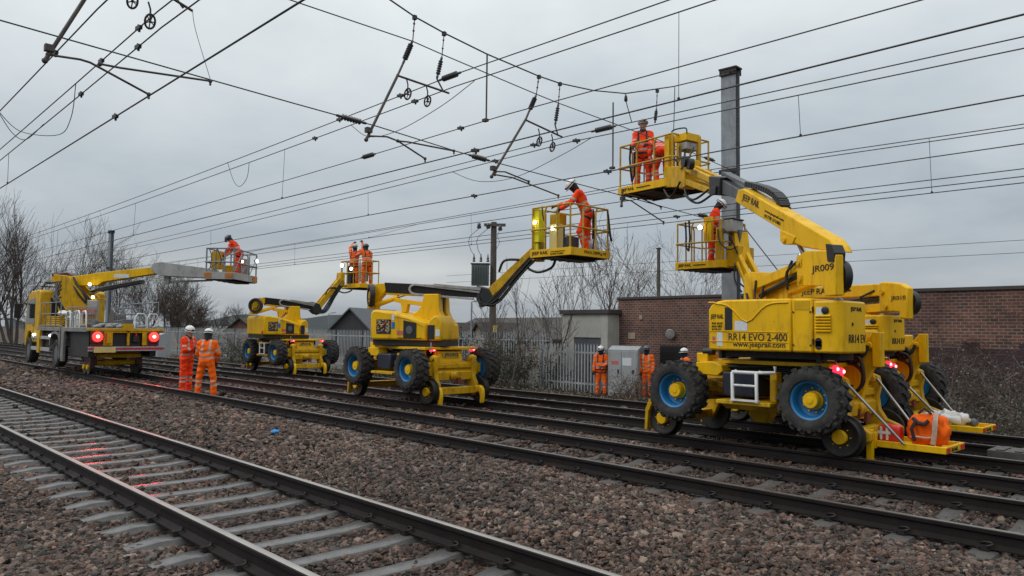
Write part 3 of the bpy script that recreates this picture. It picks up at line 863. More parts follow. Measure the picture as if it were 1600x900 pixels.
def pale_mesh(L, H):
    b = MB(); n = int(L / .155)
    for i in range(n):
        x = .07 + i * .155; w = .036
        z1 = H
        for sx in (-1, 1):
            xa, xb = (x - w, x) if sx < 0 else (x, x + w)
            ya, yb = (.0, -.018) if sx < 0 else (-.018, .0)
            b.add([(xa, ya, .04), (xb, yb, .04), (xb, yb, z1 if sx < 0 else z1), (xa, ya, z1 - .10)] if sx < 0 else
                  [(xa, ya, .04), (xb, yb, .04), (xb, yb, z1 - .10), (xa, ya, z1)], [(0, 1, 2, 3)])
    o = b.build('pale_panel', FENCEM, smooth=0); me = o.data; bpy.data.objects.remove(o); return me
def fence(label, pts, H, bay=2.75):
    x0, y0 = pts[0]
    f = thing('palisade_fence', label, 'fence', (x0, y0, 0), 0, 'galvanised palisade fences')
    L = math.hypot(pts[1][0] - x0, pts[1][1] - y0); an = math.atan2(pts[1][1] - y0, pts[1][0] - x0)
    f.rotation_euler = (0, 0, an)
    n = max(1, round(L / bay)); bl = L / n
    pm = pale_mesh(bl, H)
    rb = MB()
    for z in (.35, H - .35): rb.box(0, bl, .002, .045, z - .03, z + .03)
    ro = rb.build('rail', FENCEM); rme = ro.data; bpy.data.objects.remove(ro)
    pb = MB(); pb.box(-.05, .05, .05, .12, -.2, H - .2); po = pb.build('post', FENCEM); pme = po.data; bpy.data.objects.remove(po)
    for i in range(n):
        z = float(gz(np.array(x0), np.array(y0)))
        lk('pale_panel', pm, f, (i * bl, 0, z)); lk('cross_rail', rme, f, (i * bl, 0, z)); lk('post', pme, f, (i * bl, 0, z))
    lk('post', pme, f, (L, 0, z))
    return f
fence('long grey palisade fence running from the far left to the cream hut', [(-82, 23.2), (-20.9, 22.0)], 2.25)
fence('shorter grey palisade fence in front of the cream hut and its door', [(-21.0, 21.55), (-17.6, 21.45)], 1.85)

# ------------------------------------------------------------------ vegetation
def tube_np(paths, ns):
    vs = []; fs = []; off = 0
    ang = np.arange(ns) * 2 * np.pi / ns
    ca, sa = np.cos(ang), np.sin(ang)
    for P, r in paths:
        P = np.asarray(P, float); n = len(P)
        d = np.gradient(P, axis=0); d /= np.linalg.norm(d, axis=1)[:, None] + 1e-9
        ref = np.array([0.31, 0.22, 0.05]) if abs(d[0, 2]) > 0.6 else np.array([0, 0, 1.0])
        s = np.cross(d, ref); s /= np.linalg.norm(s, axis=1)[:, None] + 1e-9
        u = np.cross(s, d)
        rr = np.asarray(r)[:, None, None]
        ring = P[:, None, :] + rr * (s[:, None, :] * ca[None, :, None] + u[:, None, :] * sa[None, :, None])
        vs.append(ring.reshape(-1, 3))
        i, k = np.meshgrid(np.arange(n - 1), np.arange(ns), indexing='ij')
        k2 = (k + 1) % ns
        fs.append((np.stack([i * ns + k, i * ns + k2, (i + 1) * ns + k2, (i + 1) * ns + k], -1).reshape(-1, 4)) + off)
        off += n * ns
    return np.concatenate(vs), np.concatenate(fs)

def grow(rg, p, d, L, r, lev, maxlev, out, nb, spread, up, wob=.16, r_min=.006):
    n = 4 if lev else 7
    P = [np.array(p)]; d = np.array(d, float); rr = [r]
    for i in range(n):
        d = d + rg.normal(0, wob, 3) + np.array([0, 0, up]); d /= np.linalg.norm(d)
        P.append(P[-1] + d * L / n); rr.append(max(r_min, r * (1 - .75 * (i + 1) / n)))
    out.setdefault(min(lev, 2), []).append((P, rr))
    if lev >= maxlev: return
    for i in range(nb[lev]):
        t = (.25 if lev == 0 else .15) + (.75 if lev == 0 else .85) * (i + rg.uniform(0, 1)) / nb[lev]
        t = min(t, .98); fi = t * n; j = int(fi); q = P[j] + (P[j + 1] - P[j]) * (fi - j)
        dd = P[j + 1] - P[j]; dd /= np.linalg.norm(dd)
        s = rg.normal(0, 1, 3); s -= dd * (s @ dd); s /= np.linalg.norm(s)
        a = rg.uniform(.5, 1.0) * spread
        nd = dd * math.cos(a) + s * math.sin(a)
        grow(rg, q, nd, L * rg.uniform(.42, .68) * (1.1 - .45 * t if lev == 0 else 1), max(r_min, rr[j] * .55), lev + 1, maxlev, out, nb, spread, up, wob, r_min)

def tree(name, label, cat, loc, H, r, seed, nb=(11, 8, 6), spread=.9, up=.04, maxlev=3, lean=0., group=None, stems=1, barkm=BARK, r_min=.008, trunkL=.62):
    rg = np.random.default_rng(seed)
    t = thing(name, label, cat, loc, rg.uniform(0, 6), group)
    out = {}
    for s in range(stems):
        d = np.array([rg.normal(0, .12 + (.2 if stems > 1 else 0)) + lean, rg.normal(0, .12 + (.2 if stems > 1 else 0)), 1.0]); d /= np.linalg.norm(d)
        grow(rg, (rg.normal(0, .2) * (stems > 1), rg.normal(0, .2) * (stems > 1), 0), d, H * trunkL * rg.uniform(.8, 1.05), r, 0, maxlev, out, nb, spread, up, .10, r_min)
    v, f = tube_np(out[0], 7)
    np_mesh('trunk', v, f, barkm, t)
    paths = out.get(1, []) + out.get(2, [])
    v, f = tube_np(paths, 3)
    np_mesh('crown', v, f, TWIGM, t)
    return t
tree('bare_tree', 'big bare tree with a broad twiggy crown at the far left', 'tree', (-76.5, 14.2, -.6), 12.2, .15, 3, (10, 6, 5), .58, .07, 3, r_min=.0095, trunkL=.78, stems=5)
tree('bare_tree', 'bare tree cut by the left edge of the picture', 'tree', (-80, 10.6, -.6), 12.5, .15, 5, (10, 6, 5), .58, .07, 3, r_min=.0095, trunkL=.78, stems=5)
GB = 'bare bushes behind the lorry'
for i, (x, y, h, sd, st, lab) in enumerate(((-86, 22, 8.6, 21, 2, 'bare bush with arching stems behind the lorry cab and boom'), (-84, 24.6, 8.4, 22, 3, 'tall bare bush between the grey mast and the lorry boom'),
        (-78, 25.3, 7.2, 23, 3, 'bare bush leaning right under the grey boom elbow'), (-74, 25.6, 6.6, 24, 4, 'rounded bare bush above the lorry tail lamps'),
        (-70, 26.0, 5.2, 25, 4, 'low bare bush behind the two standing men'), (-66, 26.2, 3.6, 26, 4, 'lowest bare bush right of the man in red-orange'),
        (-88, 18.5, 5.5, 27, 4, 'scrubby bare bush beside the lorry cab front'), (-90, 40, 6.0, 28, 1, 'small bare tree on the skyline right of the two men'))):
    tree('bare_bush' if i < 7 else 'bare_tree', lab, 'bush' if i < 7 else 'tree', (x, y, -.7), h * (1.22 if i < 6 else 1), .075 if i < 7 else .12, sd, (13, 7, 5), .78, .05, 3, group=GB if i < 7 else None, stems=st, r_min=.0085, trunkL=.72)
GS = 'bare saplings behind the fence'
sap = [(798, 500, 27, .030), (822, 415, 31, .04), (868, 420, 30, .035), (893, 395, 33, .045), (921, 415, 30, .035), (948, 375, 32, .055), (962, 365, 33, .05), (985, 400, 33, .045),
       (1010, 385, 36, .05), (1045, 378, 37, .055), (1072, 392, 36, .045), (1098, 400, 37, .05), (776, 478, 29, .02), (848, 455, 29, .022)]
words = ['thin bare sapling beside the wooden pole', 'slim bare sapling under the middle basket', 'bare sapling left of the cream hut roof', 'bare sapling over the left corner of the hut roof', 'bare sapling rising from the middle of the hut roof line',
         'tallest dark bare sapling over the hut right corner', 'twin tall bare sapling next to the brick building corner', 'bare tree above the left end of the brick building', 'bare tree left of the thin wooden post', 'spreading bare tree right of the thin wooden post',
         'bare tree below the upper right basket', 'bare tree next to the big grey mast', 'small bare sapling in front of the bungalow roof', 'low bare sapling between the bungalow gables']
for i, (px_, py_, dep, r) in enumerate(sap):
    right = (px_ - 800) / 1190 * dep
    p = np.array([-.72295, .68863]) * dep + np.array([.69015, .72357]) * right
    H = ((521 - py_) / 1190 * dep + 1.63 + .65) * .95
    tree('bare_sapling', words[i], 'tree', (p[0], p[1], -.65), H, r, 40 + i, (10, 4, 3) if i > 4 else (7, 3, 2), .62 if i < 7 else .8, .10, 3, group=GS, barkm=BARKP, r_min=.006, trunkL=.86)

def leafy(name, label, cat, loc, w, d, h, seed, nst, nleaf, leafm, stemm, lsz=.05, group=None, arch=.5):
    rg = np.random.default_rng(seed)
    t = thing(name, label, cat, loc, 0, group)
    paths = []
    for i in range(nst):
        p = np.array([rg.uniform(-w / 2, w / 2) * .8, rg.uniform(-d / 2, d / 2) * .8, 0]); dr = np.array([rg.normal(0, .4), rg.normal(0, .3), 1.0])
        L = h * rg.uniform(.7, 1.35); n = 8; P = [p]
        for k in range(n):
            dr = dr + rg.normal(0, .16, 3) + np.array([0, 0, -arch * k / n * .35]); dr /= np.linalg.norm(dr); P.append(P[-1] + dr * L / n)
        paths.append((P, list(np.linspace(.011, .004, n + 1))))
        for q in range(5):
            j = rg.integers(2, n); P2 = [P[j]]; d2 = dr + rg.normal(0, .8, 3)
            for k in range(4):
                d2 = d2 + rg.normal(0, .3, 3); d2 /= np.linalg.norm(d2); P2.append(P2[-1] + d2 * L * .09)
            paths.append((P2, list(np.linspace(.006, .003, 5))))
    v, f = tube_np(paths, 3)
    np_mesh('stem', v, f, stemm, t)
    if nleaf:
        allp = np.concatenate([np.asarray(P) for P, _ in paths]); allp = allp[allp[:, 2] > .08]
        c = allp[rg.integers(0, len(allp), nleaf)] + rg.normal(0, .05, (nleaf, 3))
        c[:, 2] = np.maximum(c[:, 2], .02)
        n1 = rg.normal(size=(nleaf, 3)); n1 /= np.linalg.norm(n1, axis=1)[:, None]
        n2 = np.cross(n1, rg.normal(size=(nleaf, 3))); n2 /= np.linalg.norm(n2, axis=1)[:, None]
        s = lsz * rg.uniform(.5, 1.3, (nleaf, 1))
        q = np.stack([c - n1 * s, c + n2 * s * .55, c + n1 * s, c - n2 * s * .55], 1).reshape(-1, 3)
        np_mesh('foliage', q, np.arange(nleaf * 4).reshape(-1, 4), leafm, t, smooth=False)
    return t
GBR = 'brambles at the foot of the brick wall'
for i, (x, y, w, h, sd, lab) in enumerate(((-7.6, 21.6, 2.2, 2.0, 60, 'bramble thicket against the wall just right of the farther machine'), (-5.9, 21.2, 2.2, 1.75, 61, 'bramble thicket with arching pale stems before the maroon painted wall'),
        (-4.4, 20.6, 2.2, 1.45, 62, 'bramble thicket at the right edge of the picture'), (-6.6, 19.4, 2.6, 1.05, 63, 'low bramble patch beyond the flat bed of the farther machine'),
        (-4.6, 18.6, 2.6, .8, 64, 'lowest bramble patch close to the rail at the right edge'), (-9.4, 21.9, 2.0, 1.6, 65, 'bramble thicket half hidden behind the two nearest machines'), (-2.6, 19.9, 2.4, 1.2, 66, 'bramble thicket mostly beyond the right edge'))):
    leafy('bramble_bush', lab, 'bush', (x, y, -.6), w, 1.3, h, sd, 70, 1300, LEAFM, STEMM, .034, GBR, .7)
GI = 'ivy clumps along the fence'
for i, (px_, dep, w, h, sd) in enumerate(((600, 32, 1.8, 1.3, 70), (640, 31.5, 2.0, 1.7, 71), (690, 31, 2.2, 2.0, 72), (742, 30.3, 2.2, 2.2, 73), (790, 29.5, 2.0, 1.9, 74), (832, 28.6, 1.8, 1.6, 75), (350, 42, 2.6, 1.9, 76), (380, 40, 2.2, 1.6, 77), (300, 46, 2.5, 1.6, 78), (560, 34, 1.8, 1.2, 79))):
    right = (px_ - 800) / 1190 * dep
    p = np.array([-.72295, .68863]) * dep + np.array([.69015, .72357]) * right
    p = p + np.array([-.5, 2.0]) * ((.25 if i % 3 == 1 else 1) if dep < 35 else .4)
    lab = ['small ivy clump left of the middle machine', 'dense ivy clump behind the middle machine', 'ivy clump on the fence right of the middle machine turret', 'tallest ivy clump at the foot of the wooden pole', 'ivy clump on the fence below the left bungalow gable',
           'ivy clump just left of the cream hut', 'brown-green clump on the fence left of the smallest machine', 'clump of scrub touching the wheels of the smallest machine', 'scrub clump behind the two standing men', 'low scrub clump between the smallest and middle machines'][i]
    leafy('ivy_clump', lab, 'bush', (p[0], p[1], -.65), w, .8, h, sd, 34, 1500, LEAFD, TWIGM, .045, GI, .5)
# dead leaves and low weeds along the foot of the fence and wall: nobody could count them
rg = np.random.default_rng(90); n = 16000
x = rg.uniform(-55, 0, n); y = 16.6 + rg.beta(2.2, 1.2, n) * 5.6
c = np.stack([x, y, gz(x, y) + rg.exponential(.07, n)], -1)
n1 = rg.normal(size=(n, 3)); n1 /= np.linalg.norm(n1, axis=1)[:, None]; n2 = np.cross(n1, rg.normal(size=(n, 3))); n2 /= np.linalg.norm(n2, axis=1)[:, None]
s = .05 * rg.uniform(.5, 1.4, (n, 1))
q = np.stack([c - n1 * s, c + n2 * s * .6, c + n1 * s, c - n2 * s * .6], 1).reshape(-1, 3)
o = np_mesh('leaf_litter', q, np.arange(n * 4).reshape(-1, 4), [LEAFB, LEAFD, LEAFM], smooth=False, matidx=rg.choice(3, n, p=[.5, .25, .25]))
tag(o, 'dead leaves and low weeds on the verge below the fence', 'leaf litter', kind='stuff')
# tall dry weeds by the cabinet
leafy('dry_weed', 'dry grass and weed stems growing at the foot of the grey cabinet', 'weed', (-15.9, 20.6, -.65), 1.2, .8, .9, 95, 40, 500, LEAFB, STEMM, .03)

# ------------------------------------------------------------------ overhead line
HX = -10.2
def mast(x, y, label, top=8.68):
    t = thing('overhead_line_mast', label, 'mast', (x, y, 0), R(3), 'grey steel overhead line masts')
    b = MB(); b.box(-.21, .21, 0, .022, -.7, top); b.box(-.21, .21, .22, .242, -.7, top); b.box(-.012, .012, .0225, .2195, -.7, top)
    b.build('column', GALV, t)
    b = MB(); b.box(-.26, .26, -.05, .29, top + .001, top + .05); b.box(-.24, .24, -.04, -.005, top - .16, top - .01); b.box(-.24, .24, .247, .28, top - .16, top - .01)
    for sx in (-.2, -.07, .07, .2): b.cyl((sx, -.075, top - .09), (sx, -.04, top - .09), .022, n=6)
    b.build('cap', DSTEEL, t, bevel=.006)
    b = MB(); b.box(-.4, .4, -.3, .5, -.95, -.45); b.build('foundation', SLEEPD, t, bevel=.02)
    for z in (5.92, 4.5):
        b = MB(); b.box(-.25, .25, -.06, -.003, z - .06, z + .06); b.build('bracket', DSTEEL, t)
    return t
mast(-10.56, 17.95, 'large grey steel mast rising behind the nearest two machines')
mast(-61.6, 17.2, 'smaller distant grey steel mast behind the lorry')

def wire(name, label, cat, pts, r=.011, group=None, m=WIRE, n=5):
    b = MB(); b.tube(pts, r, n)
    return tag(b.build(name, m, smooth=80), label, cat, group)
def span_pts(yz, extra=()):
    return [(HX - (.24 if y > 17 else 0), y, z) for y, z in list(extra) + list(yz)]
W0 = wire('headspan_wire', 'sagging top span wire strung across the tracks to the big mast top', 'span wire',
          span_pts([(6.0, 7.2), (6.9, 6.99), (7.39, 6.86), (8.02, 6.76), (9.02, 6.65), (10.37, 6.57), (10.97, 6.57), (12.0, 6.66), (13.07, 6.84), (14.89, 7.42), (17.9, 8.55)], [(-4, 9.9), (1, 8.55), (4, 7.75)]), .014)
W2 = wire('cross_span_wire', 'upper straight span wire across the tracks below the sagging one', 'span wire',
          span_pts([(5.21, 6.44), (7.36, 6.43), (8.03, 6.37), (10.3, 6.2), (10.95, 6.16), (12.6, 6.1), (15.69, 5.98), (17.9, 5.93)], [(-4, 6.55)]), .010)
W1 = wire('cross_span_wire', 'lowest span wire across the tracks, with grey insulators along it', 'span wire',
          span_pts([(1.61, 5.09), (5.26, 4.92), (6.72, 4.86), (8.36, 4.74), (9.42, 4.69), (12.84, 4.58), (17.9, 4.46)], [(-4, 5.3)]), .010)
def insul(p0, p1, parent, r=.045, n=6, m=INS, name='insulator'):
    p0 = Vector(p0); p1 = Vector(p1); L = (p1 - p0).length
    prof = [(.012, 0), (.022, .02), (.022, L * .14), (.016, L * .16)]
    a, e = L * .18, L * .82
    for i in range(n):
        z = a + (e - a) * i / n; w = (e - a) / n
        prof += [(r * .5, z), (r, z + w * .35), (r * .95, z + w * .55), (r * .5, z + w * .9)]
    prof += [(.016, L * .84), (.022, L * .86), (.022, L - .02), (.012, L)]
    b = MB(); b.lathe(prof, p0, tuple(p1 - p0), 10)
    o = b.build(name, m, smooth=50)
    o.parent = parent
    return o
for (ya, yb) in ((5.95, 6.5), (8.62, 9.12), (15.9, 16.4)):
    za = np.interp([ya, yb], [5.26, 6.72, 8.36, 9.42, 12.84, 16.95], [4.92, 4.86, 4.74, 4.69, 4.58, 4.48])
    insul((HX, ya, za[0]), (HX, yb, za[1]), W1, .05, 7)
insul((HX, 16.2, 5.955), (HX, 16.7, 5.945), W2, .045)

def reg_arm(label, hang1, ins1, tube, hang2, ins2, crs, wheels, arms):
    t = thing('registration_arm', label, 'registration arm', (HX, tube[1][0], tube[1][1]), 0, 'registration arms hung from the span wires')
    o = Vector((HX, tube[1][0], tube[1][1]))
    P = lambda q, dx=0: Vector((HX + dx, q[0], q[1])) - o
    if hang1:
        b = MB(); b.tube([P(hang1), P(ins1[0])], .010, 5)
        b.box(-.03, .03, P(hang1).y - .03, P(hang1).y + .03, P(hang1).z - .05, P(hang1).z + .02)
        for k in (.3, .6): b.ball(P(hang1).lerp(P(ins1[0]), k), .02, 6)
        b.build('hanger', WIRE, t)
        insul(P(ins1[0]), P(ins1[1]), t, .05, 7)
        b = MB(); b.tube([P(ins1[1]), P(tube[0])], .02, 6); b.build('knuckle', TUBEM, t)
    b = MB(); b.tube([P(tube[0]), P(tube[1])], .024, 8); b.ball(P(tube[1]), .035, 8); b.box(-.04, .04, P(tube[1]).y - .01, P(tube[1]).y + .09, P(tube[1]).z + .12, P(tube[1]).z + .2)
    b.build('drop_tube', TUBEM, t, smooth=50)
    if crs:
        b = MB(); b.tube([P(crs[0]), P(crs[1])], .018, 7); b.build('cross_tube', TUBEM, t)
    if hang2:
        b = MB(); b.tube([P(hang2), P(ins2[0])], .009, 5); b.box(-.03, .03, P(hang2).y - .03, P(hang2).y + .03, P(hang2).z - .05, P(hang2).z + .02)
        for k in (.3, .65): b.ball(P(hang2).lerp(P(ins2[0]), k), .018, 6)
        b.build('hanger', WIRE, t)
        insul(P(ins2[0]), P(ins2[1]), t, .042, 6)
        if crs: b = MB(); b.tube([P(ins2[1]), P((crs[1][0] - .12, crs[1][1]))], .014, 6); b.build('knuckle', TUBEM, t)
    for w in wheels:
        c = P(w, 0)
        b = MB()
        ring = [c + Vector((.03 * math.sin(a), .062 * math.cos(a), .085 * math.sin(a))) for a in [2 * math.pi * k / 16 for k in range(17)]]
        b.tube(ring, .014, 6)
        for k in range(0, 16, 3): b.tube([c, ring[k]], .008, 4)
        b.ball(c, .02, 6); b.tube([c, c + Vector((0, 0, .16)), c + Vector((0, -.03, .25))], .012, 5)
        b.build('pulley_wheel', WIRE, t)
    for a in arms:
        b = MB(); b.tube([P(q) for q in a], .014, 6); b.ball(P(a[-1]), .028, 6); b.ball(P(a[0]), .03, 6); b.tube([P(a[-1]), P(a[-1]) + Vector((0, 0, -.06))], .015, 5)
        b.build('steady_arm', TUBEM, t, smooth=50)
    return t
reg_arm('registration arm with two pulley wheels hung left of centre, the higher of the central pair', (7.39, 6.86), ((7.36, 6.45), (7.17, 6.0)), ((7.08, 5.80), (6.5, 4.61)), (8.02, 6.76), ((7.98, 6.33), (7.88, 5.92)), ((7.05, 5.78), (8.15, 5.73)),
        [(7.28, 5.52), (7.69, 5.49)], [((6.55, 4.68), (6.89, 4.73), (7.1, 4.70), (7.66, 4.50)), ((7.1, 4.70), (7.3, 4.72), (8.28, 4.74))])
reg_arm('registration arm with two pulley wheels hung above the middle platform', (10.37, 6.57), ((10.30, 6.18), (10.10, 5.80)), ((10.03, 5.66), (9.17, 4.42)), (10.97, 6.57), ((10.93, 6.15), (10.84, 5.70)), ((10.0, 5.64), (11.05, 5.50)),
        [(10.4, 5.29), (10.77, 5.25)], [((9.27, 4.53), (9.5, 4.56), (10.12, 4.47)), ((9.25, 4.47), (9.7, 4.48), (10.95, 4.31))])
reg_arm('registration arm at the upper left over the nearest track', (3.1, 7.95), ((3.05, 7.2), (2.92, 6.8)), ((2.86, 6.5), (2.07, 4.74)), (3.72, 7.8), ((3.6, 6.7), (3.40, 6.1)), ((2.7, 6.2), (3.75, 5.85)),
        [(3.22, 5.55), (3.0, 5.75)], [((2.1, 4.82), (2.44, 4.85), (2.55, 4.84), (3.24, 4.60)), ((2.66, 4.85), (2.9, 4.86), (4.02, 4.96))])
reg_arm('registration arm half hidden behind the highest platform', None, None, ((12.99, 4.72), (12.95, 4.35)), (14.25, 7.18), ((14.22, 6.75), (14.16, 6.4)), None,
        [], [((13.0, 4.5), (13.3, 4.5), (14.5, 4.16)), ((13.1, 4.62), (13.5, 4.62), (14.4, 4.5))])
b = MB(); b.tube([(HX, 13.07, 6.84), (HX, 13.12, 6.62), (HX, 13.3, 6.25)], .010, 5); b.lathe([(.02, 0), (.04, .03), (.03, .12), (.012, .15)], (HX, 13.09, 6.66), 'z', 8)
tag(b.build('hanger_rod', WIRE), 'thin slanting hanger rod just left of the man on the highest platform', 'rod')
b = MB(); b.tube([(HX, 14.95, 7.42), (HX, 14.93, 6.9), (HX, 14.9, 6.35)], .010, 5); b.ball((HX, 14.94, 7.1), .02, 6)
tag(b.build('hanger_rod', WIRE), 'thin hanger rod above the highest platform, close to the mast', 'rod')
for i, (y, z1, z0) in enumerate(((9.02, 6.66, 5.42), (12.65, 6.55, 5.12))):
    b = MB(); b.tube([(HX, y, z1), (HX, y, z0)], .016, 6); b.box(HX - .05, HX + .05, y - .06, y + .02, z0 - .02, z0 + .03)
    tag(b.build('drop_rod', TUBEM), ['straight vertical rod hanging from the top span wire right of the higher pulley arm', 'straight vertical rod left of the man on the highest platform'][i], 'rod')

def run(y, z, sag=0.0, x0=24.0, x1=-165.0):
    pts = []
    xs = np.unique(np.concatenate([np.linspace(x1, x0, 60), [HX]]))
    for x in xs:
        f = ((x - HX) % 51.2) / 51.2
        pts.append((float(x), y, z - 4 * sag * f * (1 - f)))
    return pts
GW = 'overhead wires running along the tracks'
WL = [(3.36, 4.69, 0, 'contact wire over the nearest track, lowest of its group'), (3.36, 5.51, .25, 'lower carrier wire over the nearest track'), (3.30, 5.70, .25, 'middle carrier wire over the nearest track'), (2.60, 5.52, .2, 'leftmost wire over the near side of the nearest track'),
      (8.25, 6.08, .20, 'highest wire over the second track, with a long insulator'), (8.30, 5.89, .18, 'carrier wire just under the highest wire of the second track'), (9.50, 5.63, .12, 'wire between the second and third tracks'), (8.25, 4.64, 0, 'contact wire over the second track'),
      (11.25, 5.56, .22, 'upper carrier wire over the third track'), (11.25, 5.43, .26, 'lower carrier wire over the third track'), (11.25, 4.69, 0, 'contact wire over the third track'),
      (16.2, 5.62, .25, 'carrier wire over the far verge, upper of two close wires'), (16.25, 5.54, .20, 'carrier wire over the far verge, lower of two close wires'), (14.2, 4.71, 0, 'contact wire over the farthest track'),
      (16.2, 4.71, .05, 'upper of the three lowest wires on the far side'), (16.2, 4.56, .03, 'middle of the three lowest wires on the far side'), (16.2, 4.43, 0, 'bottom wire of the three lowest on the far side')]
WO = []
for i, (y, z, sg, lab) in enumerate(WL):
    WO.append(wire('overhead_wire', lab, 'overhead wire', run(y, z, sg), .0115 if i in (0, 7, 10) else .010, GW))
def dropper(i, j, xs):
    yi, zi, si, _ = WL[i]; yj, zj, sj, _ = WL[j]
    for x in xs:
        f = ((x - HX) % 51.2) / 51.2
        b = MB(); b.tube([(x, yi, zi - 4 * si * f * (1 - f)), (x + .03, yj, zj + .01 - 4 * sj * f * (1 - f))], .005, 4)
        b.ball((x + .03, yj, zj + .02 - 4 * sj * f * (1 - f)), .022, 6)
        b.build('dropper', WIRE, WO[j])
dropper(1, 0, (-19.5, -28, -38, -48))
dropper(5, 7, (-5.6, -16.5, -27, -37, -47, -57))
dropper(9, 10, (-5.4, -17.5, -28, -38, -48))
dropper(11, 16, (-5.1, -19, -31, -42))
dropper(12, 13, (-22, -34, -46))
# long insulators and clamps in the wires
for i, xs in ((4, (-10.0,)), (8, (-9.0,)), (6, (-14.5,))):
    y, z, sg, _ = WL[i]
    for x in xs:
        f = ((x - HX) % 51.2) / 51.2; zz = z - 4 * sg * f * (1 - f)
        insul((x, y, zz), (x - .62, y, zz), WO[i], .055, 8)
for i, xs in enumerate(((-12.0,), (-11.1, -13.9), (-10.9, -12.6), (-12.2,), (-11.8, -14.0), (-11.4, -15.1), (-11.5,), (-9.6,), (-11.2,), (-10.0, -12.4), (-9.2, -13.1), (), (), (-9.4, -12.2), (-8.6,), (-11.0,), ())):
    y, z, sg, _ = WL[i]
    for x in xs:
        f = ((x - HX) % 51.2) / 51.2; zz = z - 4 * sg * f * (1 - f)
        b = MB(); b.beam((x - .09, y, zz + .015), (x + .09, y, zz - .01), .045, .055); b.beam((x - .02, y, zz + .05), (x + .03, y, zz - .06), .03, .03)
        b.build('clamp', WIRE, WO[i], bevel=.006)
def jumper(label, pts, r=.007):
    P = [Vector(p) for p in pts]; q = []
    for i in range(len(P) - 1):
        p0 = P[max(i - 1, 0)]; p1 = P[i]; p2 = P[i + 1]; p3 = P[min(i + 2, len(P) - 1)]
        for k in range(6):
            t = k / 6
            q.append(.5 * ((2 * p1) + (p2 - p0) * t + (2 * p0 - 5 * p1 + 4 * p2 - p3) * t * t + (-p0 + 3 * p1 - 3 * p2 + p3) * t ** 3))
    q.append(P[-1])
    return wire('jumper_wire', label, 'jumper wire', q, r, None)
jumper('slack looped jumper wire at the far upper left', [(-16.2, 2.6, 5.47), (-15.9, 2.9, 5.1), (-15.0, 3.3, 4.95), (-14.2, 3.3, 5.1), (-14.0, 3.3, 5.62)])
jumper('second slack jumper wire at the far upper left edge', [(-16.2, 2.6, 5.46), (-16.6, 2.9, 5.2), (-17.0, 3.2, 5.2), (-16.4, 3.36, 5.42)])
jumper('slack jumper wire hanging in a curve under the higher pulley arm', [(-13.6, 8.3, 5.84), (-13.0, 8.35, 5.50), (-11.9, 8.3, 5.42), (-10.6, 8.3, 5.62), (-9.7, 8.3, 5.87)])
jumper('slack jumper wire hanging in a curve right of the middle pulley arm', [(-13.9, 11.25, 5.36), (-13.0, 11.3, 5.02), (-11.8, 11.3, 4.95), (-10.4, 11.25, 5.2), (-9.6, 11.25, 5.42)])
jumper('small looped jumper wire near the middle of the sky', [(-19.6, 8.25, 5.98), (-19.3, 8.3, 5.45), (-18.9, 8.3, 5.25), (-18.5, 8.3, 5.42), (-18.4, 8.3, 5.78)])
jumper('thin slanting wire inside the upper left wires', [(HX, 3.75, 5.86), (HX, 3.8, 5.6), (HX, 4.02, 4.98)], .004)
w = wire('guy_wire', 'dark guy wire slanting down from the big mast behind the nearest machine', 'guy wire', [(-10.25, 17.9, 4.6), (-7.2, 15.6, 2.0), (-6.6, 15.3, 1.5)], .014)
# far power line
for i, z in enumerate((8.3, 7.45)):
    wire('power_line', ['upper thin power line crossing the sky above the brick building', 'lower thin power line just above the brick building'][i], 'power line', [(-75, 60, z + .1), (-40, 60, z - .02), (0, 60, z - .25), (40, 60, z - .2)], .018)

# wooden pole with transformer
p = thing('wooden_pole', 'weathered wooden pole with crossarm and green transformer behind the middle boom', 'pole', (-24.5, 22.2, -.65))
b = MB(); b.tube([(0, 0, -.3), (0, 0, 7.0)], [.17, .125], 10); b.build('shaft', POLEM, p, smooth=60)
ex = Vector((.69, .72, 0))
b = MB(); b.beam(ex * -.42 + Vector((.1, -.1, 6.86)), ex * .52 + Vector((.1, -.1, 6.86)), .10, .12); b.build('crossarm', POLEM, p)
for s in (-.62, -.22, .30):
    b = MB(); c = ex * s + Vector((.12, -.14, 6.78 if s < 0 else 6.7)); b.lathe([(.02, -.1), (.09, -.08), (.10, 0), (.05, .04), (.09, .06), (.06, .14), (.01, .16)], c, 'z', 10); b.build('insulator', INS, p)
b = MB(); c = ex * -.55 + Vector((.25, -.28, 4.2))
b.T = Matrix.Translation(c) @ Matrix.Rotation(math.atan2(.72, .69), 4, 'Z')
b.box(-.34, .40, -.24, .24, 0, .90); b.box(-.38, .44, -.28, .28, .905, .95)
for k in range(7): b.box(-.32 + k * .11, -.29 + k * .11, -.31, -.245, .08, .82)
tr = b.build('transformer', TRANSF, p, bevel=.012)
for s in (-.25, .05, .35):
    b = MB(); q = ex * (s - .55) + Vector((.25, -.28, 5.22)); b.lathe([(.05, 0), (.07, .04), (.04, .1), (.06, .14), (.03, .22), (.015, .34)], q, 'z', 8); b.build('bushing', INS, tr)
for k, (s, t) in enumerate(((-.62, -.8), (-.22, -.5), (.3, .1))):
    q0 = ex * s + Vector((.12, -.14, 6.7)); q1 = ex * (t) + Vector((.25, -.28, 5.5)); md = (q0 + q1) / 2 - ex * (.35 if k < 2 else -.1)
    b = MB(); b.tube([q0, q0.lerp(md, .6) - ex * .12, md, md.lerp(q1, .6) - ex * .05, q1], .012, 4); b.build('lead', WIRE, p)
b = MB(); b.box(.13, .2, -.1, .1, 2.2, 2.5); b.box(.13, .19, -.06, .06, 1.5, 1.95); b.build('warning_plate', CREAM, p)
p = thing('wooden_post', 'thin dark wooden post among the saplings left of the big mast', 'post', (-20.6, 28.9, -.65))
